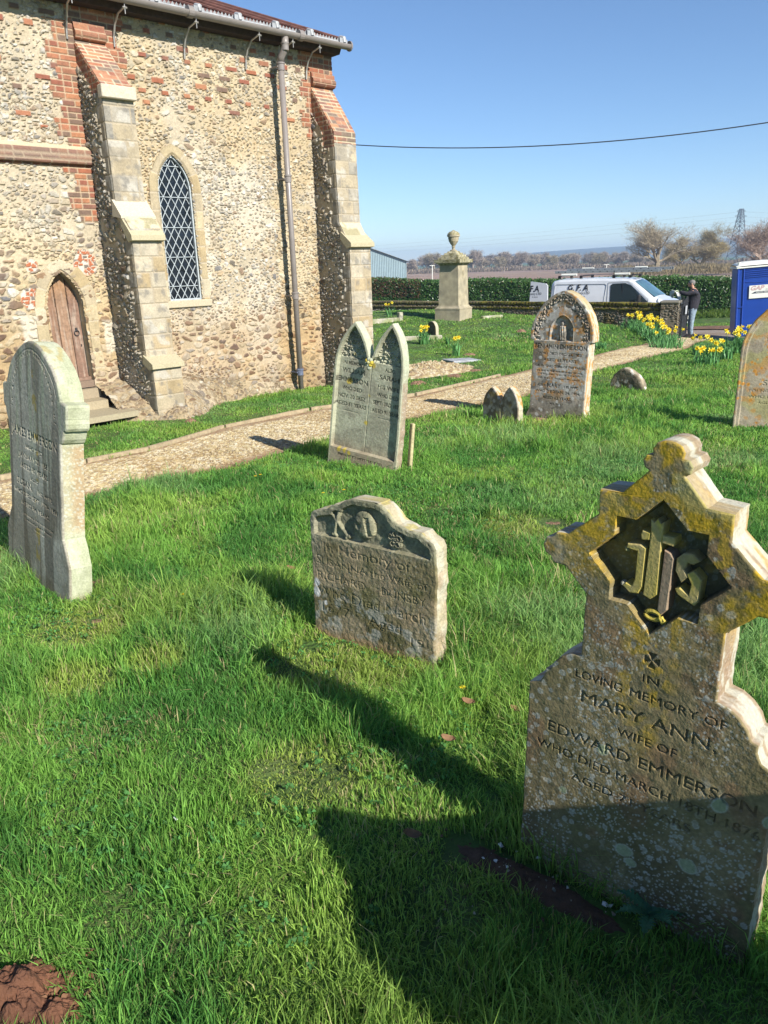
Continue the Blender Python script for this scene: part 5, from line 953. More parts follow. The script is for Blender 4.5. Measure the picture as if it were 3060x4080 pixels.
# ================================================================== BEYOND THE GRAVES
# flat slab, stake, kerb pieces, leaning stump
g_ = G(1840, 1440); m = MB(); m.box((0, 0, 0), (.75, .42, .05), bev=.012); o = m.build('ledger_slab', mat('grey_slab', (.30, .31, .33), var=.3, scale=12, bump=.6, bscale=30)); o.location = g_ + (0, 0, .02); o.rotation_euler = (.03, .05, .55); tag(o, 'flat grey stone slab lying in the lawn behind the gravel mound', 'stone slab')
g_ = G(1632, 1868); m = MB(); m.box((0, 0, .16), (.032, .05, .52), bev=.006); o = m.build('wooden_stake', mat('pale_stake', (.42, .36, .20), var=.25, scale=30, bump=.5, bscale=50)); o.location = g_; o.rotation_euler = (0, .10, .5); tag(o, 'pale square wooden stake standing against the right side of the double lancet gravestone', 'stake')
kc = mat('kerb_stone', (.38, .35, .28), var=.3, scale=10, bump=.6, bscale=30, tint2=(.22, .24, .12), t2scale=6)
def kerb(px, py, L, rz, label, h=.16, w=.14, post=False, group=None):
    g_ = G(px, py); e = empty('grave_kerb', g_, rz); tag(e, label, 'grave kerb', group); m = MB(); m.box((0, 0, h / 2 - .03), (L, w, h), bev=.02); m.build('kerb_length', kc, e)
    if post: m = MB(); m.box((L / 2, 0, .12), (.15, .17, .34), bev=.02); m.build('corner_block', kc, e)
    return e
kerb(1525, 1287, 1.3, .55, 'pale stone grave kerb with corner block, half hidden by the church corner', post=True)
kerb(1960, 1266, .8, .5, 'low broken pale kerb stones just right of the urn monument', h=.10); kerb(1650, 1355, 1.5, .12, 'mossy pale kerb of a grave beside the tiny round-headed stone', h=.13)
g_ = G(2490, 1296); e = empty('broken_cross_base', g_, .5); tag(e, 'leaning pale stone stump on a mossy base before the boundary wall', 'broken cross')
m = MB(); m.box((.0, 0, .28), (.34, .30, .60), bev=.05, M=Matrix.Rotation(.22, 3, 'Y'), taper=.84, col=None); m.build('stump', mat('pale_stump', (.48, .43, .33), var=.3, scale=6, bump=.8, bscale=14, bdist=.04), e)
m = MB(); m.box((.0, -.08, .02), (.95, .7, .16), bev=.05); m.ball((.42, -.32, .05), (.24, .18, .11), 9, noise=.25); m.build('base', mat('mossy_base', (.34, .32, .20), tint2=(.15, .15, .03), var=.3, scale=7, bump=.8, bscale=14, bdist=.03), e)

# urn monument ---------------------------------------------------------------
mo = empty('urn_monument', (2.42, 25.0, -.17), radians(-33)); mo.scale = (.89, .89, .98); tag(mo, 'tall square tapered stone monument with stepped top and carved urn', 'monument')
M_mon = mat('monument_stone', (.36, .31, .21), var=.22, scale=5, bump=.4, bscale=40, bdist=.01, tint2=(.29, .255, .18), t2scale=2.2); M_monl = mat('lichened_coping', (.33, .30, .20), var=.35, scale=9, bump=.8, bscale=25, bdist=.02, tint2=(.17, .15, .07), t2scale=7)
def frustum(mm, w0, w1, z0, z1): p = np.array([(-1, -1), (1, -1), (1, 1), (-1, 1)]); V = np.vstack([np.c_[p * w0 / 2, np.full(4, z0)], np.c_[p * w1 / 2, np.full(4, z1)]]); mm.add(V, [np.array([(0, 1, 5, 4), (1, 2, 6, 5), (2, 3, 7, 6), (3, 0, 4, 7)]), np.array([(3, 2, 1, 0), (4, 5, 6, 7)])])
m = MB(); frustum(m, .98, .98, -.2, .37); m.build('plinth', M_mon, mo)
m = MB(); frustum(m, 1.0, 1.0, .373, .41); frustum(m, .98, .86, .411, .45); frustum(m, .86, .82, .451, .49); m.build('base_moulding', M_mon, mo)
m = MB(); frustum(m, .79, .72, .491, 1.73); shaft = m.build('shaft', M_mon, mo)
m = MB(); th_ = np.linspace(0, 2 * pi, 22); m.tube([(.368, .06 * cos(a), 1.45 + .13 * sin(a)) for a in th_], .009, 5); m.tube([(.372, .02 * sin(k), 1.34 + k * .035) for k in range(7)], .012, 5); m.build('carved_wreath', M_mon, shaft)
m = MB(); frustum(m, .76, .84, 1.731, 1.78); frustum(m, .90, .94, 1.781, 1.80); frustum(m, 1.0, 1.02, 1.801, 1.90); m.build('cornice', M_monl, mo)
m = MB(); frustum(m, .82, .80, 1.901, 1.97); frustum(m, .66, .64, 1.971, 2.04); frustum(m, .52, .46, 2.041, 2.10); frustum(m, .36, .30, 2.101, 2.15)
for k in range(34): a = k * 2.4; w = .38 - .25 * (k / 34); m.ball((w * cos(a), w * sin(a), 1.93 + .19 * (k / 34)), (.06, .05, .035), 6, noise=.3, seed=k)
m.build('stepped_cap', M_monl, mo)
m = MB(); m.lathe([(0, 2.15), (.13, 2.15), (.13, 2.18), (.06, 2.20), (.05, 2.26), (.07, 2.29), (.055, 2.31), (.10, 2.36), (.165, 2.45), (.19, 2.54), (.185, 2.58), (.225, 2.585), (.225, 2.64), (.20, 2.65)], n=20); ur = m.build('urn', M_mon, mo, smooth=False)
m = MB(); m.lathe([(.22, 2.641), (.21, 2.68), (.15, 2.73), (.08, 2.75), (.03, 2.78), (0, 2.785)], n=18); m.build('lid', M_monl, ur)

# boundary wall ---------------------------------------------------------------
WA, WB = np.array([8.70, 23.35]), np.array([-9.0, 37.6])
bw = empty('boundary_wall', (8.70, 23.35, 0), atan2(WB[1] - WA[1], WB[0] - WA[0])); tag(bw, 'low mossy flint boundary wall with brick coping beyond the lawn', 'boundary wall')
LW = np.linalg.norm(WB - WA); ln = np.arange(0, LW, .03); zr = np.arange(-1.3, .16, .025); S, Zz = np.meshgrid(ln, zr); h, c = f_flint(S, Zz, .8); c = c * .45
c = mix(c, [.10, .075, .02], blotch(S, Zz, 3, 7, .45, .6) * .8); c = mix(c, [.50, .50, .47], (S > 8.5) * (S < 13) * (Zz < -.02) * (Zz > -.25) * (h > .02) * .8)
m = MB(); m.grid(np.stack([S, .16 + h * 1.5, Zz], -1), c); m.grid(np.stack([S, -.16 - h, Zz], -1), c); m.build('wall', M_mason, bw)
MOSS = [(.115, .085, .018), (.20, .17, .02), (.075, .05, .018), (.24, .20, .03), (.12, .12, .02), (.05, .035, .016)]
def course(z0, z1, o, bl, seed, name, top=False):
    prof = [(-o, z0), (o, z0), (o + .01, (z0 + z1) / 2), (o, z1), (-o, z1)]; m = MB(); s = np.arange(0, LW, .03); fr = np.mod(s + hsh(0, 0, seed), bl); jt = (fr < .02)
    P = np.zeros((len(prof) + 1, len(s), 3)); C = np.zeros_like(P)
    for a, (y, z) in enumerate(prof + prof[:1]):
        w = .016 * (fbm(s * 3, s * 0 + a, seed) - .5) - .012 * jt; P[a] = np.c_[s, y + np.sign(y) * w, z + .03 * (fbm(s * .7, s * 0, seed + 3) - .5) + (w if a in (3, 4) else 0)]
        k = fbm(s * 4, s * 0 + z * 30 + a, seed + 5); C[a] = mix(pal(MOSS, np.clip((k - .25) * 2, 0, .999)), [.26, .22, .15], (s > 6.5) * .45 * (a > 1)); C[a][jt] *= .4
    m.grid(P, C); return m.build(name, M_mason, bw)
course(.05, .12, .20, .23, 5, 'coping_course'); course(.19, .28, .185, .115, 9, 'coping_course'); course(.121, .189, .15, .4, 12, 'brick_course')
e = empty('wall_pier', (8.72, 23.25, -.76), radians(-30)); tag(e, 'dark rough flint pier ending the boundary wall beside the iron gate', 'wall pier')
S, Zz = np.meshgrid(np.linspace(-.24, .24, 30), np.linspace(-.1, 1.02, 60)); m = MB()
for k in range(4):
    h, c = f_flint(S + k * 2, Zz, .7); x, y = S, -.24 - h; a = k * pi / 2; m.grid(np.stack([x * cos(a) - y * sin(a), x * sin(a) + y * cos(a), Zz], -1), c * .42)
m.build('pier_shaft', M_mason, e); m = MB(); m.box((0, 0, 1.06), (.56, .56, .09), bev=.03, col=(.22, .20, .16)); m.build('pier_cap', M_mason, e)

# iron gate, standing open, with a notice on it
ga, gb = np.array([8.98, 23.02]), np.array([9.42, 23.78]); ge = empty('iron_gate', (*ga, -.80), atan2(*(gb - ga)[::-1])); tag(ge, 'black iron gate standing open beside the wall pier, seen nearly edge-on', 'gate')
GL = .95
m = MB()
for z in (.10, 1.08): m.box((GL / 2, 0, z), (GL, .035, .045))
for x in (0, GL): m.box((x, 0, .64), (.045, .045, 1.24))
m.build('gate_frame', M_ironblk, ge); m = MB()
for k in range(1, 14): m.tube([(k * GL / 14, 0, .10), (k * GL / 14, 0, 1.10 + .16 * (k / 14))], .010, 6)
m.build('bars', M_ironblk, ge); m = MB()
for q in np.arange(-1.0, 1.0, .085):
    for sg in (-1, 1):
        a, b = (0, q), (GL, q + sg * GL); pts_ = [(t * GL, q + sg * t * GL + (0 if sg > 0 else 1.0)) for t in np.linspace(0, 1, 20)]; pts_ = [(x, .05, z) for x, z in pts_ if .1 < z < 1.06]
        if len(pts_) > 1: m.tube([pts_[0], pts_[-1]], .005, 4)
m.build('wire_mesh', M_ironblk, ge)
m = MB(); m.box((.32, -.06, .86), (.30, .008, .24)); m.build('notice', mat('pale_notice', (.35, .36, .38), var=.2, scale=20, bump=0), ge)

# overhead cable from the church to a pole off to the right
a_, b_ = at(1300, 572, 22.2), at(3400, 435, 20.6); t = np.linspace(0, 1, 30); pts_ = a_ + (b_ - a_) * t[:, None]; pts_[:, 2] -= .38 * 4 * t * (1 - t) - .02
m = MB(); m.tube(pts_, .013, 6); tag(m.build('overhead_cable', M_ironblk), 'sagging black overhead cable crossing the sky right of the church', 'cable')

# hedge ----------------------------------------------------------------------
HA, HB_ = np.array([23.5, 33.6]), np.array([-10.0, 55.0]); hl = np.linalg.norm(HB_ - HA); hdr = (HB_ - HA) / hl; hn = np.array([hdr[1], -hdr[0]]); hn = hn if hn[1] < 0 else -hn
hedge = empty('hedge', (*HA, -1.1), 0); tag(hedge, 'long clipped laurel hedge along the far side of the lane', 'hedge')
def htop(s): return 1.62 + .05 * np.sin(s * .7) + .35 * sst(18, 36, s) + .12 * (fbm(s * .8, s * 0, 5) - .5)
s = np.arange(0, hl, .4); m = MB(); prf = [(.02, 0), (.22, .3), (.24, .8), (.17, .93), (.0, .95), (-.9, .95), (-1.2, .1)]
P = np.array([[(hdr[0] * si + hn[0] * o, hdr[1] * si + hn[1] * o, z * htop(si)) for si in s] for o, z in prf]); m.grid(P, np.tile([.008, .012, .006], (len(prf), len(s), 1))); m.build('dark_core', M_hedge, hedge)  # closed core sheet, coloured near-black for the shade inside the hedge
n = 105000; s = rng.random(n) ** .9 * hl; zt = rng.random(n) ** .8; top = rng.random(n) < .22; H0 = htop(s); depth = np.abs(rng.standard_normal(n)) * .10
bulge = .16 * (fbm(s * 1.6, zt * 3, 15) - .5); o = np.where(top, rng.uniform(-.5, .35, n), .38 + bulge - depth - .14 * np.clip(zt - .85, 0, 1) * 5 * .3); z = np.where(top, H0 + .05 * rng.standard_normal(n) + .03, zt * H0)
z = z - np.where(top, .06 * (o > .2), 0)
C0 = np.stack([hdr[0] * s + hn[0] * o, hdr[1] * s + hn[1] * o, z], -1)
nr = rng.standard_normal((n, 3)) * .55 + np.array([hn[0], hn[1], .5]); nr /= np.linalg.norm(nr, axis=1)[:, None]; u_ = np.cross(nr, rng.standard_normal((n, 3))); u_ /= np.linalg.norm(u_, axis=1)[:, None]; v_ = np.cross(nr, u_); a = rng.uniform(.035, .075, n)[:, None]; b = a * .5
V = np.stack([C0 - u_ * a, C0 + v_ * b + nr * .01, C0 + u_ * a, C0 - v_ * b + nr * .01], 1); k = rng.random(n); gl = np.array([.045, .105, .020]); c = gl[None] * (.6 + 1.1 * k)[:, None]; c = mix(c, [.11, .19, .04], sst(.75, 1, zt) * .5 * rng.random(n)); c = np.where(((fbm(s * .8, s * 0, 44) > .56) & (s > 18) & (k > .55) & (zt > .45))[:, None], np.array([.13, .07, .035]), c)
c = np.where((rng.random(n) < .02)[:, None], np.array([.22, .12, .05]), c)
m = MB(); m.add(V.reshape(-1, 3), [np.arange(n * 4).reshape(n, 4)], np.repeat(c, 4, 0)); m.build('foliage', M_hedge, hedge)
# rough grass on the bank under the hedge
n = 16000; s = rng.uniform(-2, 34, n); o = rng.uniform(.5, 3.4, n); X = HA[0] + hdr[0] * s + hn[0] * o; Y = HA[1] + hdr[1] * s + hn[1] * o; a, cc_ = rd(X, Y); k = cc_ > 6.6 + .4 * (fbm(X, Y, 3) - .5); X, Y = X[k], Y[k]; n = len(X); hgt = rng.uniform(.10, .28, n); Z = terr(X, Y); wa = rng.uniform(0, pi, n); w = .035
V = np.stack([np.stack([X - w * np.cos(wa), Y - w * np.sin(wa), Z], -1), np.stack([X + w * np.cos(wa), Y + w * np.sin(wa), Z], -1), np.stack([X + rng.normal(0, .08, n), Y + rng.normal(0, .08, n), Z + hgt], -1)], 1); c = mix(np.array([.08, .16, .025]), [.14, .19, .04], rng.random(n))
m = MB(); m.add(V.reshape(-1, 3), [np.arange(n * 3).reshape(n, 3)], np.repeat(c, 3, 0)); tag(m.build('verge_grass', M_leaf), 'rough bank grass between the lane and the laurel hedge', 'verge grass', kind='stuff')

# daffodils -------------------------------------------------------------------
def petal_mesh():
    m = MB(); Y1, Y2 = np.array([.90, .80, .10]), np.array([.90, .66, .02])
    for k in range(6): a = k * pi / 3; c_, s_ = cos(a), sin(a); m.add([(0, .002, 0), (.014 * c_ - .011 * s_, -.004, .014 * s_ + .011 * c_), (.034 * c_, .003, .034 * s_), (.014 * c_ + .011 * s_, -.004, .014 * s_ - .011 * c_)], [np.array([(0, 1, 2, 3)])], Y1)
    th = np.arange(8) * pi / 4
    R_ = [(.008, 0), (.010, -.018), (.015, -.026)]; V = np.array([[(r * cos(t_), y, r * sin(t_)) for t_ in th] for r, y in R_]); I = np.arange(24).reshape(3, 8); J = np.roll(I, -1, 1); m.add(V, [np.stack([I[:-1], J[:-1], J[1:], I[1:]], -1).reshape(-1, 4), I[0]], Y2); return m
_fl = petal_mesh().build('flower', M_petal); FLM = _fl.data; bpy.data.objects.remove(_fl)
def daffodils(x, y, nf, nl, hgt, spread, label, seed, group='daffodil clumps in flower', fs=1.7, leafh=.8):
    r = np.random.default_rng(seed); z0 = float(terr(x, y)); e = empty('daffodil_clump', (x, y, z0)); tag(e, label, 'daffodils', group); m = MB()
    for k in range(nl):
        a = r.uniform(0, 2 * pi); rr = spread * math.sqrt(r.random()); bx, by = rr * cos(a), rr * sin(a); h = hgt * leafh * r.uniform(.7, 1.1); la = r.uniform(0, 2 * pi); ln_ = h * r.uniform(.05, .55); w = .010 + .004 * r.random(); fa = r.uniform(0, pi); wx, wy = w * cos(fa), w * sin(fa); P = []
        for t_ in (0, .35, .7, 1): q = t_ * t_; P.append([(bx + ln_ * q * cos(la) + sg * wx * (1 - .8 * (t_ == 1)), by + ln_ * q * sin(la) + sg * wy * (1 - .8 * (t_ == 1)), h * (t_ - .25 * q * ln_ / h)) for sg in (-1, 1)])
        col = np.array([.11, .27, .085]) * r.uniform(.7, 1.5); m.grid(np.array(P), np.tile(col, (4, 2, 1)))
    heads = []
    for k in range(nf):
        a = r.uniform(0, 2 * pi); rr = spread * .9 * math.sqrt(r.random()); bx, by = rr * cos(a), rr * sin(a); h = hgt * r.uniform(.88, 1.15); tx, ty = bx * 1.15, by * 1.15; m.tube([(bx, by, 0), ((bx + tx) / 2, (by + ty) / 2, h * .6), (tx, ty, h)], .004, 4, col=(.09, .20, .05)); heads.append((tx, ty, h))
    m.build('leaves', M_plant, e)
    for (tx, ty, h) in heads: o = bpy.data.objects.new('flower', FLM); COL.objects.link(o); o.parent = e; o.location = (tx, ty, h + .01); o.scale = (fs,) * 3; o.rotation_euler = (r.normal(-.1, .25), 0, r.normal(.35, .6))
    return e
def daf(px, py, *a, **k): g_ = G(px, py); return daffodils(g_[0], g_[1], *a, **k)
daf(1690, 1372, 7, 75, .38, .13, 'dense daffodil clump with several flowers in front of the tiny round-headed stone', 1)
daf(1815, 1418, 4, 32, .40, .09, 'slender daffodil clump with few flowers behind the flat grey slab', 2); daf(1783, 1375, 0, 18, .28, .07, 'flowerless pale daffodil leaves left of the slender clump behind the slab', 3)
daf(1552, 1262, 3, 14, .40, .12, 'sparse daffodils beside the pale kerb near the church corner', 4); daf(2392, 1392, 0, 60, .24, .15, 'flowerless leafy daffodil tuft right of the orange-lichened arched gravestone', 5)
rowl = ['first daffodil clump from the leaning stump, against the wall', 'second daffodil clump from the leaning stump', 'third daffodil clump from the leaning stump, lower in the bank', 'fourth daffodil clump from the stump, middle of the bank', 'daffodil clump in the bank two places left of the gate pier', 'daffodil clump in the bank next to the gate pier', 'lowest daffodil clump of the bank, nearest the gravel path', 'upper daffodil clump right under the boundary wall coping']
for k, (px, py, nf, nl) in enumerate(((2520, 1290, 7, 80), (2560, 1305, 7, 90), (2590, 1325, 6, 90), (2615, 1315, 7, 80), (2645, 1330, 5, 80), (2672, 1340, 4, 70), (2640, 1372, 2, 70), (2575, 1285, 6, 60))):
    P_ = at(px, py, 24.2 - .55 * k if k < 6 else (20.9 if k == 6 else 24.3)); daffodils(P_[0], P_[1], nf, nl, .42, .34, rowl[k], 20 + k, group='daffodil clumps along the foot of the wall', fs=2.0)
rl = ['tall daffodil clump beside the path, nearest the gate', 'daffodil clump in front with a bunch of deep yellow flowers', 'broad leafy daffodil clump left of the round-topped gravestone', 'crowded daffodil clump with many flowers before the blue cabin', 'daffodil clump against the round-topped gravestone at the right edge']
for k, (px, py, nf, nl, hh, sp) in enumerate(((2795, 1415, 5, 60, .40, .22), (2812, 1458, 8, 95, .30, .24), (2870, 1430, 5, 110, .34, .28), (2925, 1415, 9, 120, .50, .26), (2962, 1400, 8, 90, .52, .24))): daf(px, py, nf, nl, hh, sp, rl[k], 40 + k, group='daffodil clumps right of the path', fs=1.9)
# small flowers and litter in the lawn
def speck(px, py, r, mt, name, label, cat, group=None, dz=.03, sq=.5):
    g_ = G(px, py); r_ = np.random.default_rng(int(px)); Vv = r_.normal(0, 1, (11, 3)); Vv /= np.linalg.norm(Vv, axis=1)[:, None]; Vv *= np.array([r, r * .75, r * sq]); m = MB(); m.add(Vv, _hull(Vv)); o = m.build(name, mt); o.location = g_ + (0, 0, dz); o.rotation_euler = (.3, .2, px % 3); tag(o, label, cat, group)
M_flint = mat('white_flint', (.62, .62, .60), var=.2, scale=40, bump=.4, bscale=60, bdist=.004)
for px, py, r, lb in ((705, 3300, .011, 'white flint chip in the open lawn left of the large shadow'), (435, 3915, .009, 'white flint chip near the bottom left clods'), (2000, 3393, .015, 'largest white flint chip on the dark soil by the star-headed stone'), (1975, 3455, .009, 'small tan flint chip on the dark soil by the star-headed stone'), (2060, 3420, .007, 'tiny pale chip between the largest flint and the foot of the star-headed stone'), (2020, 3480, .006, 'tiny pale chip on the dark soil below the largest flint'), (1925, 3440, .006, 'tiny pale chip at the left end of the dark soil patch'), (2260, 3560, .007, 'tiny pale chip in the dark soil just left of the two touching pebbles'), (2145, 3445, .010, 'small white flint chip halfway along the foot of the star-headed stone'), (2408, 3630, .012, 'left one of two white pebbles touching at the foot of the star-headed stone'), (2428, 3628, .012, 'right one of two white pebbles touching at the foot of the star-headed stone')): speck(px, py, r, M_flint, 'flint_chip', lb, 'flint chip', 'flint chips lying in grass and soil', dz=.035 if px < 1500 else .02)
M_dead = mat('dead_leaf', (.20, .115, .06), var=.3, scale=40, bump=.4, bscale=60)
for px, py, lb in ((1860, 2850, 'curled brown leaf in the lawn right of the skull-carved stone'), (2050, 2880, 'dry leaf in the grass close to the star-headed stone shoulder'), (1780, 3000, 'pale dry leaf lying in the shadow of the star-headed stone'), (1640, 3390, 'torn pale leaf at the edge of the large foreground shadow'), (1160, 2300, 'tiny brown leaf in the grass left of the skull-carved stone')):
    g_ = G(px, py); m = MB(); t = np.linspace(-1, 1, 7); u_, v_ = np.meshgrid(t, np.linspace(-1, 1, 5)); w = np.sqrt(np.clip(1 - u_ ** 2, 0, 1)); m.grid(np.stack([u_ * .028, v_ * .014 * w, .010 * v_ ** 2 + .008 * u_ ** 2], -1)); o = m.build('dead_leaf', M_dead); o.location = g_ + (0, 0, .055); o.rotation_euler = (.3, .3, px % 5); tag(o, lb, 'dead leaf', 'dead leaves on the lawn')
for px, py, lb in ((1290, 1998, 'single yellow celandine just behind the left end of the skull-carved stone'), (1372, 1985, 'yellow celandine behind the top of the skull-carved stone'), (735, 2418, 'yellow celandine in the lawn between the two nearest left gravestones'), (1842, 2800, 'pale yellow celandine between the skull-carved and star-headed stones'), (1020, 1928, 'left celandine of a pair at the grass edge below the path'), (1040, 1922, 'right celandine of a pair at the grass edge below the path')):
    g_ = G(px, py); m = MB()
    for k in range(8): a = k * pi / 4; m.add([(0, 0, 0), (.008 * cos(a) - .004 * sin(a), .008 * sin(a) + .004 * cos(a), .003), (.017 * cos(a), .017 * sin(a), .002), (.008 * cos(a) + .004 * sin(a), .008 * sin(a) - .004 * cos(a), .003)], [np.array([(0, 1, 2, 3)])], (.75, .55, .02))
    o = m.build('celandine', M_petal); o.location = g_ + (0, 0, .07); tag(o, lb, 'small flower', 'celandines in the lawn')
# broad-leaved thistle rosette at the foot of the foreground stone
g_ = G(2585, 3690); e = empty('thistle_rosette', g_); tag(e, 'dark green thistle rosette at the foot of the star-headed stone', 'weed')
for k in range(8):
    a = k * 2 * pi / 8 + .3; L = .085 + .02 * (k % 3); t = np.linspace(0, 1, 17); w = .016 * np.sin(np.clip(t * 1.1, 0, 1) * pi) * (1 + .45 * np.where(np.arange(17) % 2, 1, -1)) + .001; P = np.array([[(L * t_ * cos(a) - sg * w_ * sin(a), L * t_ * sin(a) + sg * w_ * cos(a), .10 * t_ * (1 - .55 * t_) + .03 + .006 * abs(sg)) for sg in (-1, 0, 1)] for t_, w_ in zip(t, w)])
    m = MB(); m.grid(P, np.tile([.08, .20, .10], (17, 3, 1))); m.build('leaf', M_plant, e)

# ================================================================== VAN
van = empty('parked_van', (6.72, 30.58, -1.08), atan2(-.539, .842)); tag(van, 'white stonemasons\' panel van with lettered side parked in the lane behind the wall', 'van')
ZT = np.array([(0, 1.80), (.05, 1.88), (.3, 1.94), (1.5, 1.97), (2.7, 1.96), (3.0, 1.92), (3.12, 1.88), (3.95, 1.28), (4.2, 1.18), (4.68, 1.05), (4.86, .92), (4.95, .74), (4.97, .60)])
def zt(x): return np.interp(x, ZT[:, 0], ZT[:, 1])
def vinset(x, z):
    t = zt(x); u = np.clip((z - 1.05) / np.maximum(t - 1.05, .05), 0, 1); return .11 * u ** 1.3 + .30 * sst(4.1, 4.98, x) * .8 + .04 * (1 - sst(0, .12, x))
xs = np.unique(np.r_[np.linspace(0, 4.97, 90), ZT[:, 0]]); P = []
for x in xs:
    t = zt(x); s = [(.08, .30), (.0, .38), (0, .7), (0, min(1.05, t - .10))]
    hi = [(float(vinset(x, 1.05 + (t - 1.05) * k)) if t > 1.25 else .01, min(1.05, t - .1) + (t - .10 - min(1.05, t - .1)) * k) for k in (.33, .66, 1.)]; s = [(i + float(vinset(x, .9)), z) for i, z in s] + [(max(i, float(vinset(x, .9))), z) for i, z in hi]
    e_ = s[-1][0]; s += [(e_ + .05, t - .03), (e_ + .16, t - .004), (.98, t + .012)]
    row = [(x, i, z) for i, z in s] + [(x, 1.96 - i, z) for i, z in s[:-1][::-1]]; P.append(row)
P = np.array(P); m = MB(); m.grid(P); k = P.shape[1]; m.add(np.vstack([P[0], P[-1]]), [np.arange(k), np.arange(k) + k]); m.build('body', M_vanpaint, van)
def side_patch(name, poly, mt, off=.008, far=False, n=40, parent=None):
    p = np.array(poly); z0, z1 = p[:, 1].min(), p[:, 1].max(); zz = np.linspace(z0 + .002, z1 - .002, n); rows = []
    for z in zz:
        xsn = []
        for i in range(len(p)):
            (xa, za), (xb, zb) = p[i], p[(i + 1) % len(p)]
            if (za > z) != (zb > z): xsn.append(xa + (xb - xa) * (z - za) / (zb - za))
        xsn.sort(); rows.append([(x, float(vinset(x, z)) - off, z) for x in np.linspace(xsn[0], xsn[-1], 14)])
    R_ = np.array(rows)
    if far: R_[..., 1] = 1.96 - R_[..., 1]
    mm = MB(); mm.grid(R_); return mm.build(name, mt, parent or van)
M_vangap = mat('van_panel_gap', (.12, .13, .14), rough=.6, var=0, bump=0)
wpoly = [(2.33, 1.08), (2.31, 1.70), (2.38, 1.77), (2.85, 1.78), (3.05, 1.70), (3.72, 1.12), (3.70, 1.08)]
wd_ = side_patch('side_window', wpoly, M_vanglass); m = MB(); m.add([(2.74, .03, 1.08), (2.77, .03, 1.08), (2.77, .085, 1.78), (2.74, .085, 1.78)], [np.array([(0, 1, 2, 3)])]); m.V[0][:, 1] -= .03; m.build('window_divider', M_black, wd_)
side_patch('side_window', wpoly, M_vanglass, far=True)
def outline(pts, w=.012, name='panel_groove', mt=M_vangap, off=.010):
    m = MB(); pts = list(pts) + [pts[0]]
    for (xa, za), (xb, zb) in zip(pts[:-1], pts[1:]):
        k = max(2, int(hypot(xb - xa, zb - za) / .2)); t = np.linspace(0, 1, k); x = xa + (xb - xa) * t; z = za + (zb - za) * t; m.tube(np.stack([x, vinset(x, z) - off + .006, z], -1), w / 2, 4)
    return m.build(name, mt, van)
outline([(.12, 1.14), (.16, 1.70), (.22, 1.76), (2.10, 1.76), (2.16, 1.72), (2.10, 1.10)], .02, mt=mat('van_groove', (.36, .38, .40), rough=.5, var=0, bump=0))
outline([(2.22, .45), (2.22, 1.80), (2.95, 1.84), (3.72, 1.20), (3.72, .45)], .012)
def side_text(t, x, z, h, width, shear=0, bold=0, parent=van, flat=None, name='lettering', fn=None, mt=None):
    V, T = text_geo(t, shear, bold); sx = width / V[:, 0].max(); X = x + (V[:, 0] - V[:, 0].max() / 2) * sx; Z = z + V[:, 1] * h
    Y = (vinset(X, Z) - .013) if flat is None else np.full(len(X), flat); mm = MB(); mm.add(np.stack([X, Y, Z], -1), [T]); return mm.build(name, mt or M_dark, parent)
side_text('G. F. A', 1.08, 1.525, .225, .78, shear=.2, bold=.025); side_text('Stonemasonry LTD', 1.08, 1.40, .085, .92, shear=.15, bold=.015); side_text('Craftsmen in stone', 1.08, 1.285, .065, .58, shear=.15)
# windscreen: patch of the sloping front
t = np.linspace(0, 1, 14); xw = 3.16 + .76 * t; m = MB(); m.grid(np.array([[(x + .014, .98 + s_ * (.98 - (.13 + .05 * (1 - tt_)) ), float(zt(x)) + .016 - .035 * s_ * s_) for s_ in np.linspace(-1, 1, 16)] for x, tt_ in zip(xw, t)])); ws = m.build('windscreen', mat('windscreen_glass', (.06, .13, .15), rough=.08, var=.3, scale=2, bump=0, spec=.9), van)
for x, side in ((3.55, 0), (3.55, 1)):
    m = MB(); y = -.16 if not side else 2.12; m.box((x - .12, y, 1.24), (.12, .20, .28), bev=.04); m.tube([(x - .1, .02 if not side else 1.94, 1.12), (x - .1, y, 1.14)], .03, 6); m.build('wing_mirror', M_black, van)
m = MB(); m.box((4.93, .98, .52), (.16, 1.60, .34), bev=.05); bp = m.build('front_bumper', M_black, van)
for z in (.70, .77, .84): m = MB(); m.box((4.955, .98, z), (.03, 1.1, .03)); m.build('grille_bar', M_alu, bp)
m = MB(); m.box((4.94, .98, .77), (.03, 1.2, .24), bev=.01); m.build('grille', M_black, van)
for y in (.35, 1.61): m = MB(); m.ball((4.80, y, .92), (.13, .15, .10), 10); m.build('headlight', M_vanglass, van)
m = MB(); m.box((5.018, .98, .52), (.01, .52, .11)); npl = m.build('number_plate', M_white, van)
V, T = text_geo('FY18 LTU'); s_ = .44 / V[:, 0].max(); m = MB(); m.add(np.stack([np.full(len(V), 5.026), .98 + (V[:, 0] - V[:, 0].max() / 2) * s_, .485 + V[:, 1] * .07], -1), [T]); m.build('lettering', M_dark, npl)
for x in (.95, 4.1):
    for y in (.10, 1.86):
        e = empty('wheel', (0, 0, 0)); e.parent = van; e.location = (x, y, .33); m = MB(); m.tube([(0, -.1, 0), (0, -.09, 0), (0, .09, 0), (0, .1, 0)], [.27, .33, .33, .27], 22); m.build('tyre', M_black, e); m = MB(); m.tube([(0, -.11, 0), (0, -.08, 0)], .19, 16); m.build('rim', M_alu, e)
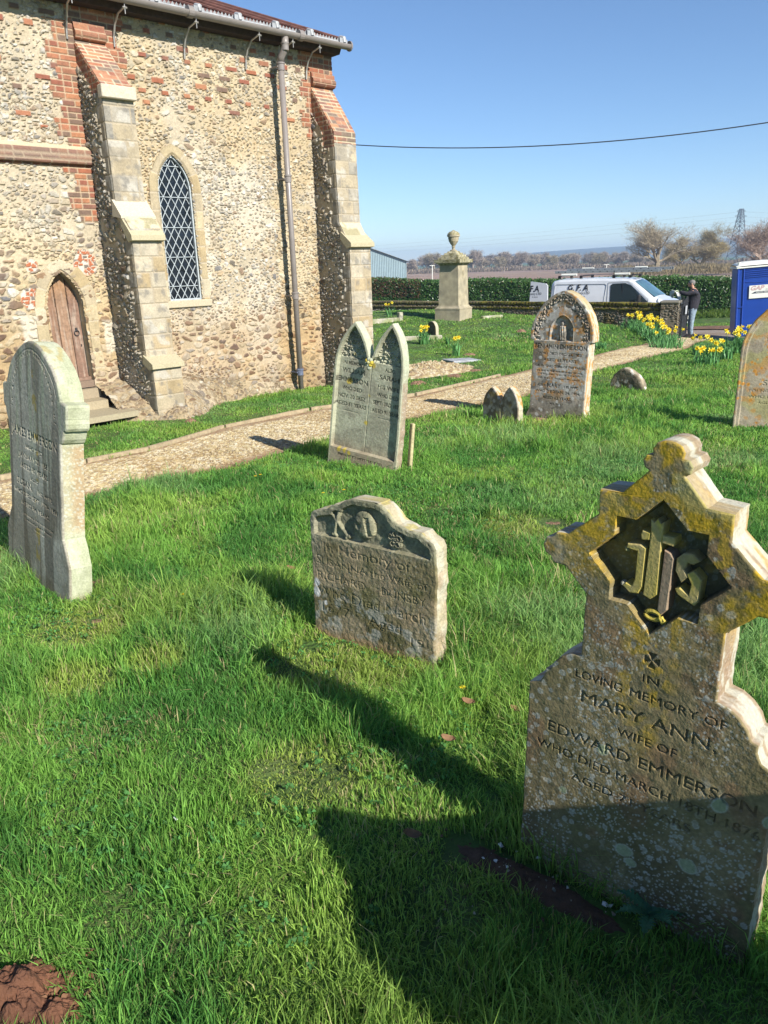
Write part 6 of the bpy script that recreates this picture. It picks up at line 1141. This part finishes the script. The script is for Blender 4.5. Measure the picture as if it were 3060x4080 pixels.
# open rear door, swung right round beside the body
e = empty('rear_door', (0, 0, 0)); e.parent = van; e.location = (-.08, .0, 0); e.rotation_euler = (0, 0, radians(-4))
m = MB(); m.prism([(-.80, .55), (-.74, 1.88), (-.10, 1.80), (-.03, 1.72), (.0, .55)], (0, 0, 0), (1, 0, 0), (0, 0, 1), (0, 1, 0), -.03, .03); m.build('door_panel', M_vanpaint, e)
side_text('F.A', -.565, 1.50, .225, .38, shear=.1, bold=.02, parent=e, flat=-.036); side_text('onry LTD', -.51, 1.38, .085, .47, shear=.1, parent=e, flat=-.036, bold=.01); side_text('in stone', -.54, 1.275, .06, .24, shear=.1, parent=e, flat=-.036)
e = empty('roof_rack', (0, 0, 0)); e.parent = van
for x in (.25, 1.1, 2.35, 2.95):
    m = MB(); m.box((x, .98, 2.05), (.05, 1.5, .04)); [m.box((x, y, 2.01), (.10, .06, .10)) for y in (.28, 1.68)]; m.build('crossbar', M_black, e)
for x0_, x1_ in ((.35, .95), (2.4, 2.95)): m = MB(); m.tube([(x0_, .22, 2.10), (x1_, .22, 2.10)], .045, 10); m.build('pipe_carrier', M_white, e)
for x in (1.0, 3.0): m = MB(); m.tube([(x, .7, 2.32), (x + .45, .7, 2.32)], .03, 8); m.build('clamp_bar', M_white, e)
for n_, (y0, z0, x0_, x1_, lb) in enumerate(((.36, 2.20, .03, 3.95, 'near aluminium ladder lying along the roof rack of the white van'), (.95, 2.26, .30, 4.25, 'second aluminium ladder, behind and above the first on the van roof'))):
    ld = empty('ladder', van.matrix_basis @ Vector((0, 0, 0)) if False else (6.72, 30.58, -1.08), atan2(-.539, .842)); tag(ld, lb, 'ladder', 'ladders on the van roof')
    for dy in (0, .40): m = MB(); m.box(((x0_ + x1_) / 2, y0 + dy, z0), (x1_ - x0_, .03, .095), bev=.006); m.build('rail', M_alu, ld)
    m = MB()
    for x in np.arange(x0_ + .15, x1_, .27): m.tube([(x, y0 - .022, z0), (x, y0 + .42, z0)], .020, 6)
    m.build('rungs', M_black, ld)
van.update_tag()

# ================================================================== PORTABLE CABIN
pc = empty('portable_toilet', (11.62, 25.22, -1.0), radians(-15)); pc.rotation_euler = (0, -.062, radians(-15)); tag(pc, 'blue plastic portable toilet cabin with pale domed roof and white sign', 'portable toilet')
m = MB(); m.box((.58, .55, 1.08), (1.12, 1.10, 2.14), bev=.03); m.tube([(.03, .0, .05), (.03, .0, 2.14)], .035, 8); m.tube([(.20, -.01, .05), (.20, -.01, 2.14)], .022, 8); m.tube([(1.14, 0, .05), (1.14, 0, 2.14)], .035, 8); m.build('shell', M_blue, pc)
m = MB(); [m.tube([(.26, -.012, z), (1.08, -.012, z)], .012, 6) for z in (1.86, 1.92, 1.98, 2.04, 2.10)]; m.build('vent_louvres', M_blue, pc)
m = MB(); m.tube([(.25, -.008, 1.72), (.55, -.008, 1.69), (.85, -.008, 1.69), (1.1, -.008, 1.72)], .010, 6); m.tube([(.02, -.02, .95), (.22, -.02, .95)], .02, 6); m.build('moulded_rib', M_blue, pc)
X, Y = np.meshgrid(np.linspace(-.04, 1.2, 20), np.linspace(-.06, 1.16, 20)); dz = .17 * np.sqrt(np.clip(1 - ((X - .58) / .66) ** 4, 0, 1)) * np.clip(1 - ((Y - .55) / .66) ** 4, 0, 1); m = MB(); m.grid(np.stack([X, Y, 2.18 + dz], -1)); m.box((.58, .55, 2.17), (1.22, 1.2, .05), bev=.01); m.tube([(.06, .05, 2.2), (.06, .05, 2.34)], .05, 10); m.build('roof', M_white, pc)
m = MB(); m.box((.78, -.03, 1.40), (.82, .016, .40), bev=.004); sgn_ = m.build('sign', M_white, pc)
side_text('GAP', .62, 1.455, .13, .40, shear=.3, bold=.04, parent=sgn_, flat=-.042, mt=mat('faded_red', (.50, .33, .33), var=0, bump=0)); side_text('group', .90, 1.45, .03, .09, parent=sgn_, flat=-.042)
m = MB(); m.add([(.43, -.041, 1.35), (.55, -.041, 1.41), (1.10, -.041, 1.41), (1.10, -.041, 1.355)], [np.array([(0, 3, 2, 1)])]); m.build('dark_band', mat('navy_band', (.012, .02, .06), var=0, bump=0), sgn_); side_text('WELFARE SERVICES', .79, 1.368, .028, .46, bold=.03, parent=sgn_, flat=-.046, mt=M_white); side_text('0345 000 0000', .75, 1.285, .03, .52, parent=sgn_, flat=-.042, mt=mat('faded_grey', (.42, .45, .5), var=0, bump=0)) if False else None

# ================================================================== PERSON
def skin_mesh(name, J, E, mt, parent=None, sub=2, root=0):
    me = bpy.data.meshes.new(name); me.from_pydata([j[:3] for j in J], E, []); o = bpy.data.objects.new(name, me); COL.objects.link(o)
    sm = o.modifiers.new('s', 'SKIN'); o.modifiers.new('u', 'SUBSURF').levels = sub
    for i, v in enumerate(me.skin_vertices[0].data): v.radius = J[i][3] if isinstance(J[i][3], tuple) else (J[i][3], J[i][3]); v.use_root = (i == root)
    dg = bpy.context.evaluated_depsgraph_get(); m2 = bpy.data.meshes.new_from_object(o.evaluated_get(dg)); m2.name = name; bpy.data.objects.remove(o); bpy.data.meshes.remove(me)
    m2.materials.clear(); m2.materials.append(mt); m2.polygons.foreach_set('use_smooth', [True] * len(m2.polygons)); o2 = bpy.data.objects.new(name, m2); COL.objects.link(o2)
    if parent: o2.parent = parent
    return o2
# local frame: -x is where he faces (towards the van), y away from the viewer, z up
pz = at(2745, 1350, 25.75); M_skin = mat('skin', (.46, .25, .17), rough=.6, var=.1, scale=20, bump=0); M_knit = mat('charcoal_jumper', (.030, .028, .036), rough=.9, var=.2, scale=30, bump=.5, bscale=60, bdist=.01)
M_jean = mat('faded_jeans', (.22, .28, .34), rough=.9, var=.35, scale=12, bump=.6, bscale=22, bdist=.02); M_boot = mat('dark_boot', (.04, .03, .03), rough=.8, var=.2, bump=.2); M_hair = mat('grey_hair', (.17, .16, .15), rough=.9, var=.35, scale=60, bump=.8, bscale=90, bdist=.01); M_glove = mat('pale_glove', (.45, .50, .32), rough=.8, var=.2, bump=.3)
man = empty('person', pz, radians(-22)); tag(man, 'grey-haired person in dark jumper and faded jeans leaning over the gate, holding white cloth', 'person')
J = [(0.03, 0, .94, (.14, .165)), (.045, 0, 1.12, (.135, .165)), (.04, 0, 1.30, (.14, .185)), (.02, 0, 1.43, (.10, .13)), (-.015, 0, 1.50, .052), (-.05, 0, 1.56, .052), (-.07, 0, 1.635, (.085, .07)), (-.075, 0, 1.70, (.07, .062)),
     (.0, -.19, 1.40, .06), (-.20, -.22, 1.34, .048), (-.40, -.17, 1.42, .034), (.0, .19, 1.40, .06), (-.19, .22, 1.33, .048), (-.38, .16, 1.40, .034),
     (.03, -.10, .82, .095), (.02, -.11, .48, .062), (.045, -.12, .12, .040), (.03, .10, .82, .095), (-.01, .11, .48, .062), (.00, .12, .12, .040)]
E = [(0, 1), (1, 2), (2, 3), (3, 4), (4, 5), (5, 6), (6, 7), (3, 8), (8, 9), (9, 10), (3, 11), (11, 12), (12, 13), (0, 14), (14, 15), (15, 16), (0, 17), (17, 18), (18, 19)]
bd = skin_mesh('body', J, E, M_skin, man)
def garment(name, add, mt, keep):
    """the same figure grown a little, trimmed to where the garment is"""
    import bmesh
    JJ = [(a, b, c, tuple(r + add for r in R) if isinstance(R, tuple) else R + add) for a, b, c, R in J]; o = skin_mesh(name, JJ, E, mt, man); bm = bmesh.new(); bm.from_mesh(o.data)
    bmesh.ops.delete(bm, geom=[f for f in bm.faces if not keep(f.calc_center_median())], context='FACES'); bm.to_mesh(o.data); bm.free(); return o
garment('jumper', .022, M_knit, lambda c: c.z > .90 and c.x > -.41 and not (c.z > 1.495 and abs(c.y) < .12))
garment('jeans', .016, M_jean, lambda c: .10 < c.z < .97)
m = MB(); m.ball((-.060, 0, 1.665), (.098, .082, .092), 12, noise=.08); hr = m.build('hair', M_hair, man, smooth=True)
m = MB(); m.ball((-.105, 0, 1.625), (.068, .062, .082), 12); m.ball((-.172, 0, 1.612), (.018, .013, .020), 8); m.ball((-.150, 0, 1.572), (.022, .028, .016), 8); [m.ball((-.055, sy * .082, 1.625), (.020, .010, .028), 8) for sy in (-1, 1)]; m.build('face', M_skin, man, smooth=True)
m = MB(); [m.ball((-.160, sy * .026, 1.638), .008, 6) for sy in (-1, 1)]; m.box((-.158, 0, 1.654), (.02, .09, .008)); m.box((-.168, 0, 1.583), (.008, .04, .006)); m.build('eyes_and_mouth', M_hair, man)
for k, (bx, by, sg) in enumerate(((.03, -.12, -1), (-.02, .12, 1))):
    m = MB(); m.add(*(lambda V, F: (V, F))(np.array([(bx + x, by + y, z) for x, y, z in ((.06, -.045, 0), (.06, .045, 0), (-.10, .05, 0), (-.20, .035, 0), (-.20, -.035, 0), (-.10, -.05, 0), (.06, -.04, .13), (.06, .04, .13), (-.06, .042, .12), (-.19, .028, .045), (-.19, -.028, .045), (-.06, -.042, .12))]), _hull(np.array([(bx + x, by + y, z) for x, y, z in ((.06, -.045, 0), (.06, .045, 0), (-.10, .05, 0), (-.20, .035, 0), (-.20, -.035, 0), (-.10, -.05, 0), (.06, -.04, .13), (.06, .04, .13), (-.06, .042, .12), (-.19, .028, .045), (-.19, -.028, .045), (-.06, -.042, .12))])))); m.build('boot', M_boot, man)
for sy in (-1, 1):                                                  # gloved hands: palm, four curled fingers, thumb
    hx, hy, hz = -.43, sy * .17 * .93, 1.425; JH = [(hx + .03, hy, hz - .004, .028), (hx - .03, hy, hz + .012, (.034, .020))]; EH = [(0, 1)]
    for f in range(4): oy = (f - 1.5) * .021; L = (.070, .080, .076, .060)[f]; b_ = len(JH); JH += [(hx - .055, hy + oy, hz + .014, .0105), (hx - .055 - L * .55, hy + oy, hz + .004, .0095), (hx - .055 - L * .75, hy + oy * .9, hz - .030, .008)]; EH += [(1, b_), (b_, b_ + 1), (b_ + 1, b_ + 2)]
    b_ = len(JH); JH += [(hx - .015, hy - sy * .040, hz - .004, .012), (hx - .055, hy - sy * .058, hz - .016, .010)]; EH += [(0, b_), (b_, b_ + 1)]; skin_mesh('gloved_hand', JH, EH, M_glove, man, 1)
rc = np.random.default_rng(3); u_, v_ = np.meshgrid(np.linspace(-1, 1, 16), np.linspace(-1, 1, 12)); m = MB(); m.grid(np.stack([-.50 + .13 * u_ - .05 * v_, .14 * v_ + .02 * np.sin(u_ * 4), 1.40 - .10 * u_ * .6 + .09 * v_ * np.sin(u_ * 3) - .12 * np.abs(v_) ** 2 + .02 * np.sin(u_ * 9 + v_ * 7)], -1))
cl = m.build('cloth', mat('crumpled_white_cloth', (.62, .62, .60), rough=.9, var=.15, bump=.3), smooth=False); cl.location = pz; cl.rotation_euler = (0, 0, radians(-22)); tag(cl, 'crumpled white cloth or plastic sheet in the hands of the person at the gate', 'cloth')

# ================================================================== BARN, POLES, PYLON
bn = empty('barn', (4.1, 110, -1.7)); tag(bn, 'large blue-grey clad farm shed behind the hedge beside the church corner', 'barn')
M_clad = mat('blue_grey_cladding', (.22, .30, .33), rough=.5, var=.08, scale=1.5, bump=0); m = MB(); xs_ = np.arange(-30, .01, .12); X, Z = np.meshgrid(xs_, np.linspace(0, 1, 3)); top = 3.72 + np.where(X > -15, -X, X + 30) * .375; m.grid(np.stack([X, .05 * (np.mod(np.round(X / .12), 2)), Z * top], -1)); m.box((-.0, 20, 1.86), (.1, 40, 3.7)); m.build('cladding', M_clad, bn)
m = MB(); m.prism([(.4, 3.60), (-15, 9.4), (-30.4, 3.60), (-15, 9.2)], (0, 0, 0), (1, 0, 0), (0, 0, 1), (0, 1, 0), -.3, 40); m.build('roof', mat('grey_sheet_roof', (.24, .26, .27), var=.1, bump=0), bn)
for px, top, bot, D, w, lb in ((1722, 1056, 1108, 95, .05, 'pale slim pole with short crossbar behind the hedge, left of the urn monument'), (2417, 1053, 1080, 230, .10, 'small pale telegraph pole with crossbar in the brown field beyond the van')):
    a_ = at(px, top, D); zb = float(terr0(a_[0], a_[1])); e = empty('pole', (a_[0], a_[1], zb)); tag(e, lb, 'pole'); H0 = a_[2] - zb; m = MB(); m.tube([(0, 0, 0), (0, 0, H0)], w, 6); m.build('post', M_white, e); m = MB(); m.box((0, 0, H0 - w), (D * .0065, w, w * 1.2)); m.build('crossbar', M_white, e)
a_ = at(2930, 1060, 550); zb = -4.0; top = at(2942, 833, 550)[2]; H0 = top - zb; py = empty('electricity_pylon', (a_[0], a_[1], zb), radians(20)); tag(py, 'distant grey lattice electricity pylon on the skyline left of the blue cabin', 'pylon')
m = MB(); lv = [0, .14, .27, .39, .50, .60, .69, .77, .84, .90, .95, 1.]; hw = [4.4 * (1 - .80 * l) if l < .77 else 4.4 * (1 - .80 * .77) * (1 - (l - .77) * 2.2) for l in lv]; cs = [(-1, -1), (1, -1), (1, 1), (-1, 1)]
for k in range(len(lv) - 1):
    za, zb_ = lv[k] * H0, lv[k + 1] * H0
    for i, (cx, cy) in enumerate(cs):
        nx, ny = cs[(i + 1) % 4]; m.tube([(cx * hw[k], cy * hw[k], za), (cx * hw[k + 1], cy * hw[k + 1], zb_)], .30, 4, cap=False); m.tube([(cx * hw[k], cy * hw[k], za), (nx * hw[k + 1], ny * hw[k + 1], zb_)], .16, 4, cap=False); m.tube([(nx * hw[k], ny * hw[k], za), (cx * hw[k + 1], cy * hw[k + 1], zb_)], .16, 4, cap=False); m.tube([(cx * hw[k + 1], cy * hw[k + 1], zb_), (nx * hw[k + 1], ny * hw[k + 1], zb_)], .13, 4, cap=False)
M_pyl = mat('galvanised_lattice', (.08, .09, .10), rough=.6, var=0, bump=0); m.build('lattice_tower', M_pyl, py)
for fz, L in ((.77, 4.2), (.86, 4.8), (.95, 3.6)):
    m = MB()
    for sg in (-1, 1): m.tube([(sg * .8, 0, fz * H0), (sg * L, 0, fz * H0 + .3)], .12, 4); m.tube([(sg * .8, 0, fz * H0 + 1.4), (sg * L, 0, fz * H0 + .3)], .10, 4)
    m.build('cross_arm', M_pyl, py)
pc_ = np.array([a_[0], a_[1], zb]); farp = at(300, 985, 1150)
for k, (fz, lb) in enumerate(((.77, 'lowest'), (.86, 'middle'), (.95, 'highest'))):
    for side, E_ in (('left', np.array([farp[0], farp[1], 8 + (fz - .77) * H0 * 1.0 + 12])), ('right', pc_ + np.array([600, 120, fz * H0]))):
        S_ = pc_ + np.array([0, 0, fz * H0]); t = np.linspace(0, 1, 30)[:, None]; pts_ = S_ + (E_ - S_) * t; pts_[:, 2] -= (9 * 4 * t * (1 - t))[:, 0]; m = MB(); m.tube(pts_, .03, 4, cap=False); tag(m.build('power_line', M_pyl), '%s thin power line running %s from the distant pylon' % (lb, side), 'power line', 'power lines on the pylon')

# ================================================================== TREES AND HILLS
def bare_tree(seed, h, spread, ntw, twl, tww, tone, trunk_r, depth=4, olive=0.):
    r = np.random.default_rng(seed); mt, mc = MB(), MB(); tips = []
    def grow(p, d, L, rad, lev):
        k = 4; pts_ = [p]; dd = d.copy()
        for _ in range(k): dd = dd + r.normal(0, .16, 3) + np.array([0, 0, .05]); dd /= np.linalg.norm(dd); pts_.append(pts_[-1] + dd * L / k)
        rr_ = np.linspace(rad, rad * .62, k + 1); (mt if lev < 3 else mc).tube(pts_, rr_, 6 if lev < 2 else 3, cap=False, col=tone * (.8 if lev < 2 else 1))
        if lev >= depth: tips.extend(pts_[1:]); return
        if lev >= depth - 1: tips.extend(pts_[2:])
        nb = (5, 4, 4, 4)[min(lev, 3)] if lev else 6
        for b_ in range(nb):
            j = r.integers(2, k + 1) if lev else r.integers(2, k + 1); a = r.uniform(0, 2 * pi); out = np.array([cos(a), sin(a), 0]); tilt = r.uniform(.45, 1.15) * spread; nd = dd * cos(tilt) + out * sin(tilt); nd[2] = max(nd[2], -.15) + .08; nd /= np.linalg.norm(nd); grow(pts_[j], nd, L * r.uniform(.60, .85), rr_[j] * .66, lev + 1)
    grow(np.zeros(3), np.array([.0, 0, 1.]), h * .30, trunk_r, 0); T = np.array(tips)
    zmax = T[:, 2].max() + twl; k = r.integers(0, len(T), ntw); c0 = T[k] + r.normal(0, twl * .45, (ntw, 3)); d = r.normal(0, 1, (ntw, 3)); d[:, 2] = np.abs(d[:, 2]) * .8 + .1; d += (T[k] - T.mean(0)) / h * 1.5; d /= np.linalg.norm(d, axis=1)[:, None]; w = np.cross(d, r.normal(0, 1, (ntw, 3))); w /= np.linalg.norm(w, axis=1)[:, None]; L = twl * r.uniform(.5, 1.3, ntw)[:, None]
    V = np.stack([c0 - w * tww / 2, c0 + w * tww / 2, c0 + d * L], 1); cc_ = mix(tone, np.array([.24, .19, .06]), olive * r.random(ntw)) * r.uniform(.7, 1.25, ntw)[:, None]; mc.add(V.reshape(-1, 3), [np.arange(ntw * 3).reshape(ntw, 3)], np.repeat(cc_, 3, 0)); sc_ = h / zmax
    for mm in (mt, mc): mm.V = [v * sc_ for v in mm.V]
    return mt, mc
def put_tree(meshes, px, D, hgt, h0, label, zb=None, rz=0., group=None, wid=1.):
    a_ = at(px, 1080, D); z = float(terr0(a_[0], a_[1])) if zb is None else zb; e = empty('bare_tree', (a_[0], a_[1], z - .2), rz); e.scale = (hgt / h0 * wid, hgt / h0 * wid, hgt / h0); tag(e, label, 'tree', group)
    for nm, me in meshes: o = bpy.data.objects.new(nm, me); COL.objects.link(o); o.parent = e
    return e
def make_tree(*a, **k):
    mt, mc = bare_tree(*a, **k); o1 = mt.build('trunk', M_bark); o2 = mc.build('crown', M_bark); r_ = [('trunk', o1.data), ('crown', o2.data)]; bpy.data.objects.remove(o1); bpy.data.objects.remove(o2); return r_
tA = make_tree(5, 12.5, 1.05, 11000, .75, .026, np.array([.32, .265, .18]), .42, depth=4, olive=.25); put_tree(tA, 2615, 190, 12.6, 12.5, 'large pale bare oak with spreading crooked boughs behind the ladder-topped van', rz=.4, wid=1.1)
tB = make_tree(8, 11.0, .95, 16000, .75, .034, np.array([.36, .29, .16]), .34, depth=4, olive=.8); put_tree(tB, 2775, 215, 12.2, 11, 'dense olive-brown bare tree right behind the pale oak', rz=1.2, wid=1.15); put_tree(tB, 2700, 230, 10.6, 11, 'olive-brown bare tree filling in between the pale oak and its right neighbour', rz=3.2, wid=1.0)
tC = make_tree(12, 11.0, 1.0, 13000, .6, .034, np.array([.33, .25, .20]), .33, depth=4, olive=.1); put_tree(tC, 3035, 150, 9.6, 11, 'purplish-brown budding tree above the blue cabin at the right edge', rz=.5)
var_ = [make_tree(20 + k, 12.0, .9 + .1 * (k % 3), 9000, 1.0, .11, np.array([(.32, .26, .21), (.34, .28, .21), (.29, .24, .20), (.30, .25, .17)][k % 4]), .40, depth=3, olive=.2 * (k % 2)) for k in range(6)]
TL = [(1640, 1030), (1668, 1036), (1700, 1012), (1735, 1003), (1772, 1010), (1845, 1006), (1888, 992), (1920, 1022), (1950, 1008), (1985, 1018), (2003, 998), (2040, 1014), (2073, 999), (2108, 1008), (2155, 1001), (2190, 1012), (2205, 1018), (2245, 1009), (2285, 1012), (2300, 1003), (2340, 1000), (2375, 1004), (2412, 999), (2450, 1001), (2478, 999), (2512, 1006), (2545, 1018), (2580, 1022), (2650, 1030), (2700, 1035), (2745, 1030), (2800, 1038), (2850, 1046), (2890, 1052), (2930, 1060)]
ordn = ['%s tree of the far tree line, counted from the church' % w for w in ('first', 'second', 'third', 'fourth', 'fifth', 'sixth', 'seventh', 'eighth', 'ninth', 'tenth', 'eleventh', 'twelfth', 'thirteenth', 'fourteenth', 'fifteenth', 'sixteenth', 'seventeenth', 'eighteenth', 'nineteenth', 'twentieth', 'twenty-first', 'twenty-second', 'twenty-third', 'twenty-fourth', 'twenty-fifth', 'twenty-sixth', 'twenty-seventh', 'twenty-eighth', 'twenty-ninth', 'thirtieth', 'thirty-first', 'thirty-second', 'thirty-third', 'thirty-fourth', 'thirty-fifth')]
rt_ = np.random.default_rng(2)
for k, (px, top) in enumerate(TL):
    D = 420 + 25 * (k % 3); a_ = at(px, top, D); zb = float(terr0(a_[0], a_[1])); put_tree(var_[k % 6], px, D, a_[2] - zb, 12.0, ordn[k], rz=rt_.uniform(0, 6), group='bare trees along the far field edge', wid=1.15)
# scrub under the tree line and beyond
def scrub(name, label, x0, x1, D0, D1, n, hmax, cols, seed, w=1.2, st=1.):
    r = np.random.default_rng(seed); px = r.uniform(x0, x1, n); D = r.uniform(D0, D1, n); ang = np.arctan((px - 1530) / 3177.); x, y = D * np.sin(ang), D * np.cos(ang); z0 = terr0(x, y); hh = hmax * r.random(n) ** .7 * (.45 + fbm(px / 60., px * 0, seed)); z = z0 + hh; a = r.uniform(0, pi, n); s = w * r.uniform(.3, 1, n); dz = s * r.uniform(.3, 1.1, n) * st
    V = np.stack([np.stack([x - s * np.cos(a), y - s * np.sin(a), z - dz * .5], -1), np.stack([x + s * np.cos(a), y + s * np.sin(a), z - dz * .3], -1), np.stack([x + r.normal(0, s), y + r.normal(0, s), z + dz], -1)], 1); c = pal(cols, r.random(n)) * r.uniform(.7, 1.2, n)[:, None]; m = MB(); m.add(V.reshape(-1, 3), [np.arange(n * 3).reshape(n, 3)], np.repeat(c, 3, 0)); tag(m.build(name, M_bark), label, 'scrub', kind='stuff')
scrub('hedgerow_scrub', 'brown scrub and bramble under the far tree line', 1560, 3100, 400, 470, 40000, 2.2, [(.22, .17, .13), (.19, .15, .12), (.24, .19, .13), (.16, .13, .10)], 3, .28, 5)
scrub('thicket', 'olive-brown thicket behind the hedge right of the van', 2480, 3200, 160, 260, 45000, 1.3, [(.20, .16, .09), (.24, .19, .10), (.17, .14, .08)], 4, .09, 9)
gx = np.arange(-400, 3400, 60.); gy = np.arange(1500, 2990, 70.); X, Y = np.meshgrid(gx, gy); ang = X / Y; top = (6 + 46 * sst(-.05, .55, ang) + 10 * fbm(X / 400, Y / 400, 3)) * sst(1500, 2600, Y); m = MB(); m.grid(np.stack([X, Y, -6 + top + 4 * fbm(X / 90, Y / 90, 5) * sst(1700, 2600, Y)], -1)); tag(m.build('hills', mat('far_wooded_hills', (.07, .08, .05), var=.2, scale=.01, bump=0), smooth=True), kind='structure')

# ================================================================== AIR
hz = MB(); hz.box((300, 1350, 18), (6600, 3900, 64)); ho = hz.build('haze'); tag(ho, kind='stuff'); hm = bpy.data.materials.new('pale_air'); hm.use_nodes = True; N = hm.node_tree.nodes; N.remove(N['Principled BSDF']); pv = N.new('ShaderNodeVolumePrincipled'); pv.inputs['Color'].default_value = (.55, .74, 1., 1); pv.inputs['Density'].default_value = .00045; pv.inputs['Anisotropy'].default_value = .1
hm.node_tree.links.new(pv.outputs[0], N['Material Output'].inputs['Volume']); ho.data.materials.append(hm)
